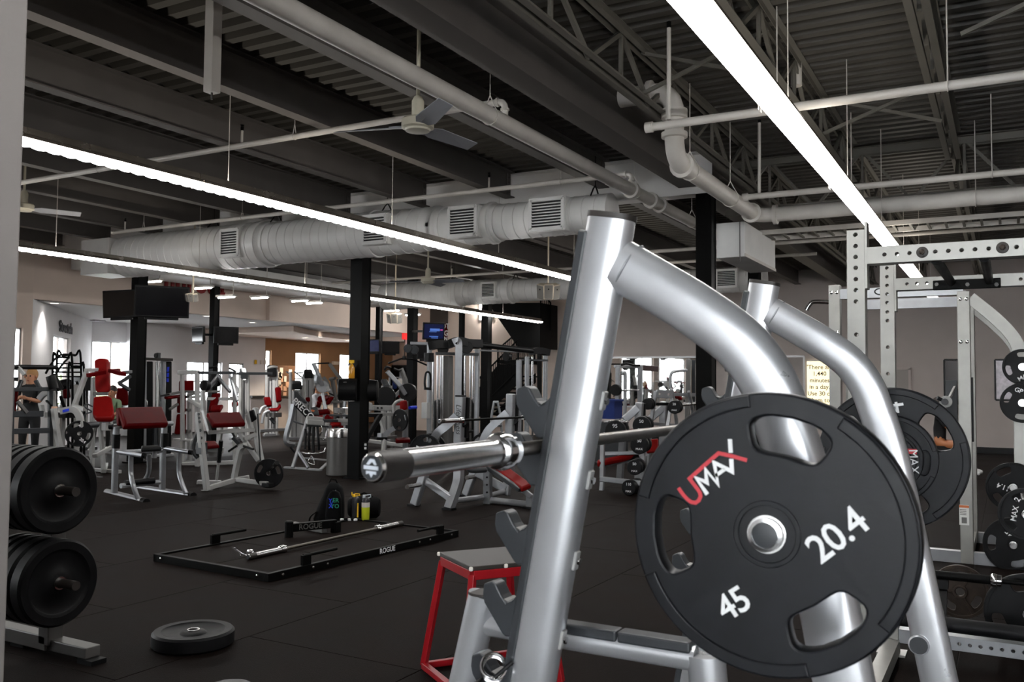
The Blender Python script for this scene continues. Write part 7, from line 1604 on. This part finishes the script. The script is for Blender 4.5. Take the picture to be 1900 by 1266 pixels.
obj('counter_front', B().box((XA + 0.9, (p.y + q_.y) / 2, 0.5), (0.5, q_.y - p.y, 1.0)), 'wall_taupe', t, smooth=0); obj('counter_top', B().box((XA + 0.9, (p.y + q_.y) / 2, 1.03), (0.7, q_.y - p.y + 0.1, 0.06)), 'counter_dark', t, smooth=0)
p, q_ = PY(728, 690, YA - 0.4), PY(775, 690, YA - 0.4)
t = thing('shop_front', 'dark framed far doorway with bright panes behind the machines', 'doorway', ((p.x + q_.x) / 2, YA - 0.4, 0))
zt_ = p.z + 0.15
obj('lintel', B().box(((p.x + q_.x) / 2, YA - 0.4, zt_), (q_.x - p.x, 0.12, 0.2)), 'frame_black', t, smooth=0)
for i in range(5):
    x = p.x + (q_.x - p.x) * i / 4; obj('jamb', B().box((x, YA - 0.4, zt_ / 2), (0.1, 0.12, zt_)), 'frame_black', t, smooth=0)
for i in range(4):
    x = p.x + (q_.x - p.x) * (i + 0.5) / 4; obj('pane', B().box((x, YA - 0.4, zt_ / 2), ((q_.x - p.x) / 4 - 0.1, 0.02, zt_ - 0.1)), 'clear_plastic' if i in (1, 3) else 'screen_black', t, smooth=0)
rig('hanging_shirt', 'blue and white jerseys hanging by the far doorway', 'clothing', 25.5, [('shirt', 'cloth_blue', 'q', 0.1, [(727, 704), (734, 702), (737, 706), (736, 722), (729, 722)]), ('shirt', 'paper', 'q', 0.1, [(737, 704), (743, 702), (746, 706), (745, 720), (738, 720)]), ('rail', S, 't', 0.02, [(722, 701), (750, 701)]), ('stand', S, 't', 0.025, [(723, 701), (723, 806)]), ('stand', S, 't', 0.025, [(749, 701), (749, 806)])])
for px, py, lab in ((527, 672, 'white wall clips'),):
    p = PX(474, 672, XA + 0.02); t = thing('wall_switch', 'small cream switches on the white alcove wall', 'switch', p)
    for k_, m in ((0, 'yellow'), (0.25, 'paper'), (0.4, 'paper')): obj('switch_plate', B().box(p + V((0.01, k_, 0)), (0.02, 0.09, 0.13)), m, t, smooth=0)
p = PX(622, 674, XA + 0.03); t = thing('wall_sconce', 'small wall sconce on the tan wall', 'lamp', p); obj('sconce_body', B().box(p, (0.12, 0.3, 0.12)), 'speaker_cream', t, smooth=0, bevel=0.02); obj('sconce_plate', B().box(p - V((0.05, 0, 0)), (0.02, 0.36, 0.18)), 'paper', t, smooth=0)

# ================================================================== PEOPLE
def person(label, loc, face, pose, mats, hair_long=True, H=1.64):
    """one continuous skinned body; clothing is assigned by height, hair and clothing shells are children"""
    t = thing('person', label, 'person', loc)
    fx = V((math.cos(face), math.sin(face), 0)); sx = V((fx.y, -fx.x, 0))     # forward, right
    def W3(r, f, u): return V(loc) + (sx * r + fx * f + V((0, 0, u))) * (H / 1.64)
    J = pose
    names_ = list(J); idx = {n: i for i, n in enumerate(names_)}
    vs = [W3(*J[n][:3]) for n in names_]
    links = [('pelvis', 'waist'), ('waist', 'chest'), ('chest', 'neck'), ('neck', 'jaw'), ('jaw', 'crown')]
    for s in 'LR':
        links += [('chest', s + 'sh'), (s + 'sh', s + 'el'), (s + 'el', s + 'wr'), (s + 'wr', s + 'palm'), ('pelvis', s + 'hip'), (s + 'hip', s + 'kn'), (s + 'kn', s + 'an'), (s + 'an', s + 'toe')]
    for s in 'LR':
        for k_ in range(4):
            n = s + 'f%d' % k_; b_ = J[s + 'palm']; w = J[s + 'wr']
            d = V(b_[:3]) - V(w[:3]); d.normalize(); sp = V((0, 0, 1)).cross(d); sp = sp.normalized() if sp.length > .1 else V((1, 0, 0))
            p_ = V(b_[:3]) + d * (0.06 + 0.008 * (k_ in (1, 2))) + sp * (0.016 * (k_ - 1.5)) - V((0, 0, 0.012))
            vs.append(W3(*p_)); names_.append(n); idx[n] = len(vs) - 1; J = dict(J); J[n] = (*p_, 0.009); links.append((s + 'palm', n))
        n = s + 'th'; b_ = J[s + 'wr']; p_ = V(b_[:3]).lerp(V(J[s + 'palm'][:3]), 0.6) + V((0.045 if s == 'L' else -0.045, 0.02, 0)); vs.append(W3(*p_)); names_.append(n); idx[n] = len(vs) - 1; J[n] = (*p_, 0.010); links.append((s + 'wr', n))
    me = bpy.data.meshes.new('body'); Mi = chain_inv(t)
    me.from_pydata([tuple(Mi @ p) for p in vs], [(idx[a], idx[b]) for a, b in links], [])
    o = bpy.data.objects.new('body', me); COL.objects.link(o); o.parent = t
    sk = o.modifiers.new('skin', 'SKIN'); sk.use_smooth_shade = True
    for i, n in enumerate(names_):
        r = J[n][3] * H / 1.64; me.skin_vertices[0].data[i].radius = (r, r * (J[n][4] if len(J[n]) > 4 else 1)); me.skin_vertices[0].data[i].use_root = (n == 'pelvis')
    sb = o.modifiers.new('sub', 'SUBSURF'); sb.levels = 2; sb.render_levels = 2
    dg = bpy.context.evaluated_depsgraph_get(); dg.update()
    bm_ = bpy.data.meshes.new_from_object(o.evaluated_get(dg)); o.modifiers.clear(); o.data = bm_
    bm_.materials.clear()
    for m in mats: bm_.materials.append(MATS[m])          # 0 skin, 1 top, 2 bottom, 3 shoes
    seg = [(Mi @ vs[idx[a]], Mi @ vs[idx[b]], a, b) for a, b in links]
    def zone(p):
        best = min(seg, key=lambda s: (p - (s[0] + (s[1] - s[0]) * max(0, min(1, (p - s[0]).dot(s[1] - s[0]) / max(1e-9, (s[1] - s[0]).length_squared))))).length); a, b = best[2], best[3]
        if 'toe' in b: return 3
        if a in ('pelvis', 'Lhip', 'Rhip') or b in ('Lan', 'Ran', 'Lkn', 'Rkn'): return (0 if (b in ('Lan', 'Ran') and mats[4:] == ['shorts']) else 2) if b != 'waist' else 1
        if a in ('waist', 'chest') or (b[1:] == 'el'): return 1 if b not in ('neck',) or True else 0
        return 0
    if mats[4:] == ['shorts']: pass
    for f in bm_.polygons: f.material_index = min(zone(f.center), 3)
    bm_.shade_smooth()
    cr, jw = W3(*J['crown'][:3]), W3(*J['jaw'][:3]); up_ = (cr - jw).normalized(); hc = (cr + jw) / 2; k = H / 1.64
    head_f = fx
    hair = obj('hair', B().sphere(hc - head_f * 0.040 * k + up_ * 0.035 * k, (0.092 * k, 0.092 * k, 0.112 * k)), mats[4] if len(mats) > 4 and mats[4] != 'shorts' else 'hair_dark', t)
    if hair_long: obj('hair_tail', B().tube(smooth_path([hc - head_f * 0.09 * k + up_ * 0.05 * k, hc - head_f * 0.13 * k - up_ * 0.02 * k, hc - head_f * 0.11 * k - up_ * 0.16 * k], 4), (0.045 * k, 0.035 * k), 10), mats[4] if len(mats) > 4 and mats[4] != 'shorts' else 'hair_dark', t)
    ex = sx
    for s in (-1, 1):
        obj('eye', B().sphere(hc + head_f * 0.086 * k + ex * 0.032 * s * k + up_ * 0.01 * k, 0.012 * k, 8, 6), 'frame_black', t); obj('ear', B().sphere(hc + ex * 0.088 * s * k, (0.018 * k, 0.018 * k, 0.03 * k), 8, 6), mats[0], t)
    obj('nose', B().sphere(hc + head_f * 0.098 * k - up_ * 0.02 * k, (0.014 * k, 0.014 * k, 0.024 * k), 8, 6), mats[0], t); obj('mouth', B().sphere(hc + head_f * 0.085 * k - up_ * 0.065 * k, (0.02 * k, 0.02 * k, 0.007 * k), 8, 6), 'lips', t)
    return t
def base_pose():
    J = {'pelvis': (0, 0, 0.92, 0.13, .8), 'waist': (0, 0, 1.08, 0.115, .75), 'chest': (0, 0, 1.28, 0.13, .75), 'neck': (0, 0.005, 1.405, 0.055), 'jaw': (0, 0.02, 1.47, 0.078, 1.0), 'crown': (0, 0.01, 1.58, 0.088, 1.0)}
    for s, k in (('L', -1), ('R', 1)):
        J[s + 'sh'] = (0.16 * k, 0, 1.34, 0.052); J[s + 'el'] = (0.21 * k, -0.02, 1.08, 0.04); J[s + 'wr'] = (0.22 * k, 0.05, 0.86, 0.028); J[s + 'palm'] = (0.22 * k, 0.075, 0.78, 0.03, .6)
        J[s + 'hip'] = (0.09 * k, 0, 0.86, 0.095); J[s + 'kn'] = (0.10 * k, 0.02, 0.48, 0.058); J[s + 'an'] = (0.10 * k, -0.02, 0.08, 0.038); J[s + 'toe'] = (0.11 * k, 0.14, 0.035, 0.035)
    return J
# woman standing at the left, arms folded forward over the bar
J = base_pose()
for s, k in (('L', -1), ('R', 1)): J[s + 'el'] = (0.20 * k, 0.10, 1.12, 0.04); J[s + 'wr'] = (0.08 * k, 0.25, 1.17, 0.028); J[s + 'palm'] = (0.01 * k, 0.27, 1.20, 0.03, .6)
p = PD(56, 760, 14.6)
person('blonde woman in black training clothes standing behind the dark bench cage', (p.x, p.y, 0), A + 0.05, J, ['skin', 'cloth_black', 'cloth_black', 'cloth_black', 'hair_blond'], True, 1.66)
# seated figures
def seat_pose(seat=0.47, arm='drink'):
    J = base_pose(); dz = seat + 0.09 - 0.92
    for n in ('pelvis', 'waist', 'chest', 'neck', 'jaw', 'crown', 'Lsh', 'Rsh', 'Lhip', 'Rhip'): J[n] = (J[n][0], J[n][1], J[n][2] + dz, *J[n][3:])
    for s, k in (('L', -1), ('R', 1)):
        J[s + 'kn'] = (0.14 * k, 0.43, seat + 0.03, 0.06); J[s + 'an'] = (0.15 * k, 0.47, 0.08, 0.038); J[s + 'toe'] = (0.16 * k, 0.62, 0.035, 0.035)
        J[s + 'el'] = (0.22 * k, 0.12, 0.80, 0.04); J[s + 'wr'] = (0.16 * k, 0.33, 0.72, 0.028); J[s + 'palm'] = (0.15 * k, 0.40, 0.70, 0.03, .6)
    if arm == 'drink': J['Rel'] = (0.20, 0.20, 0.86, 0.04); J['Rwr'] = (0.05, 0.24, 1.02, 0.028); J['Rpalm'] = (0.03, 0.2, 1.09, 0.03, .6)
    return J
p = PD(588, 770, 23.5)
person('dark-haired woman in grey top sitting on the machine left of the wide column', (p.x, p.y, 0), math.atan2(R0.y, R0.x) - 0.5, seat_pose(0.62), ['skin', 'cloth_grey', 'cloth_red', 'shoe_white', 'hair_dark'], True, 1.64)
p = PD(588, 792, 23.5)
rig('exercise_seat', 'red seat under the dark-haired woman', 'seat', 23.5, [('seat_pad', RV, 'q', 0.1, [(583, 776, -.2), (596, 776, -.2), (596, 777.5, .3), (583, 777.5, .3)]), ('seat_post', S, 't', 0.05, [(589, 780, .05), (589, 812, .05)]), ('roller', RV, 't', 0.08, [(586, 750, -.5), (594, 752, -.45)]), ('foot', S, 'b', (0.1, 0.06), [(582, 814, 0), (598, 814, .1)])])
p = PD(207, 760, 19.0)
person('seated person in green striped shirt behind the red seated press', (p.x, p.y, 0), A, seat_pose(0.5, ''), ['skin', 'cloth_green', 'cloth_black', 'shoe_white', 'hair_dark'], False, 1.7)
rig('exercise_seat', 'dark red seat under the person in the green shirt', 'seat', 19.2, [('seat_pad', RV, 'q', 0.1, [(200, 790, -.2), (214, 790, -.2), (214, 792, .3), (200, 792, .3)]), ('seat_post', S, 't', 0.05, [(207, 793, .05), (207, 832, .05)]), ('back_pad', RV, 'q', 0.1, [(216, 720, .3), (238, 718, .4), (238, 752, .3), (214, 752, .3)]), ('back_post', S, 'b', (0.06, 0.06), [(226, 752, .3), (212, 800, .2)])])
p = PD(1745, 850, 15.6)
person('seated person with bare calf and white shoe seen through the far plate', (p.x, p.y, 0), math.atan2(R0.y, R0.x) - 0.6, seat_pose(0.45, ''), ['skin_tan', 'cloth_black', 'skin_tan', 'shoe_white', 'hair_dark'], False, 1.7)
rig('exercise_seat', 'low dark bench under the person behind the far plate', 'seat', 15.6, [('seat_pad', BK, 'x', (0.35, 0.35, 0.08), [(1745, 831, 0)]), ('seat_post', S, 't', 0.05, [(1745, 834, 0), (1745, 880, 0)]), ('foot', S, 'b', (0.1, 0.06), [(1736, 881, 0), (1756, 881, .1)])])
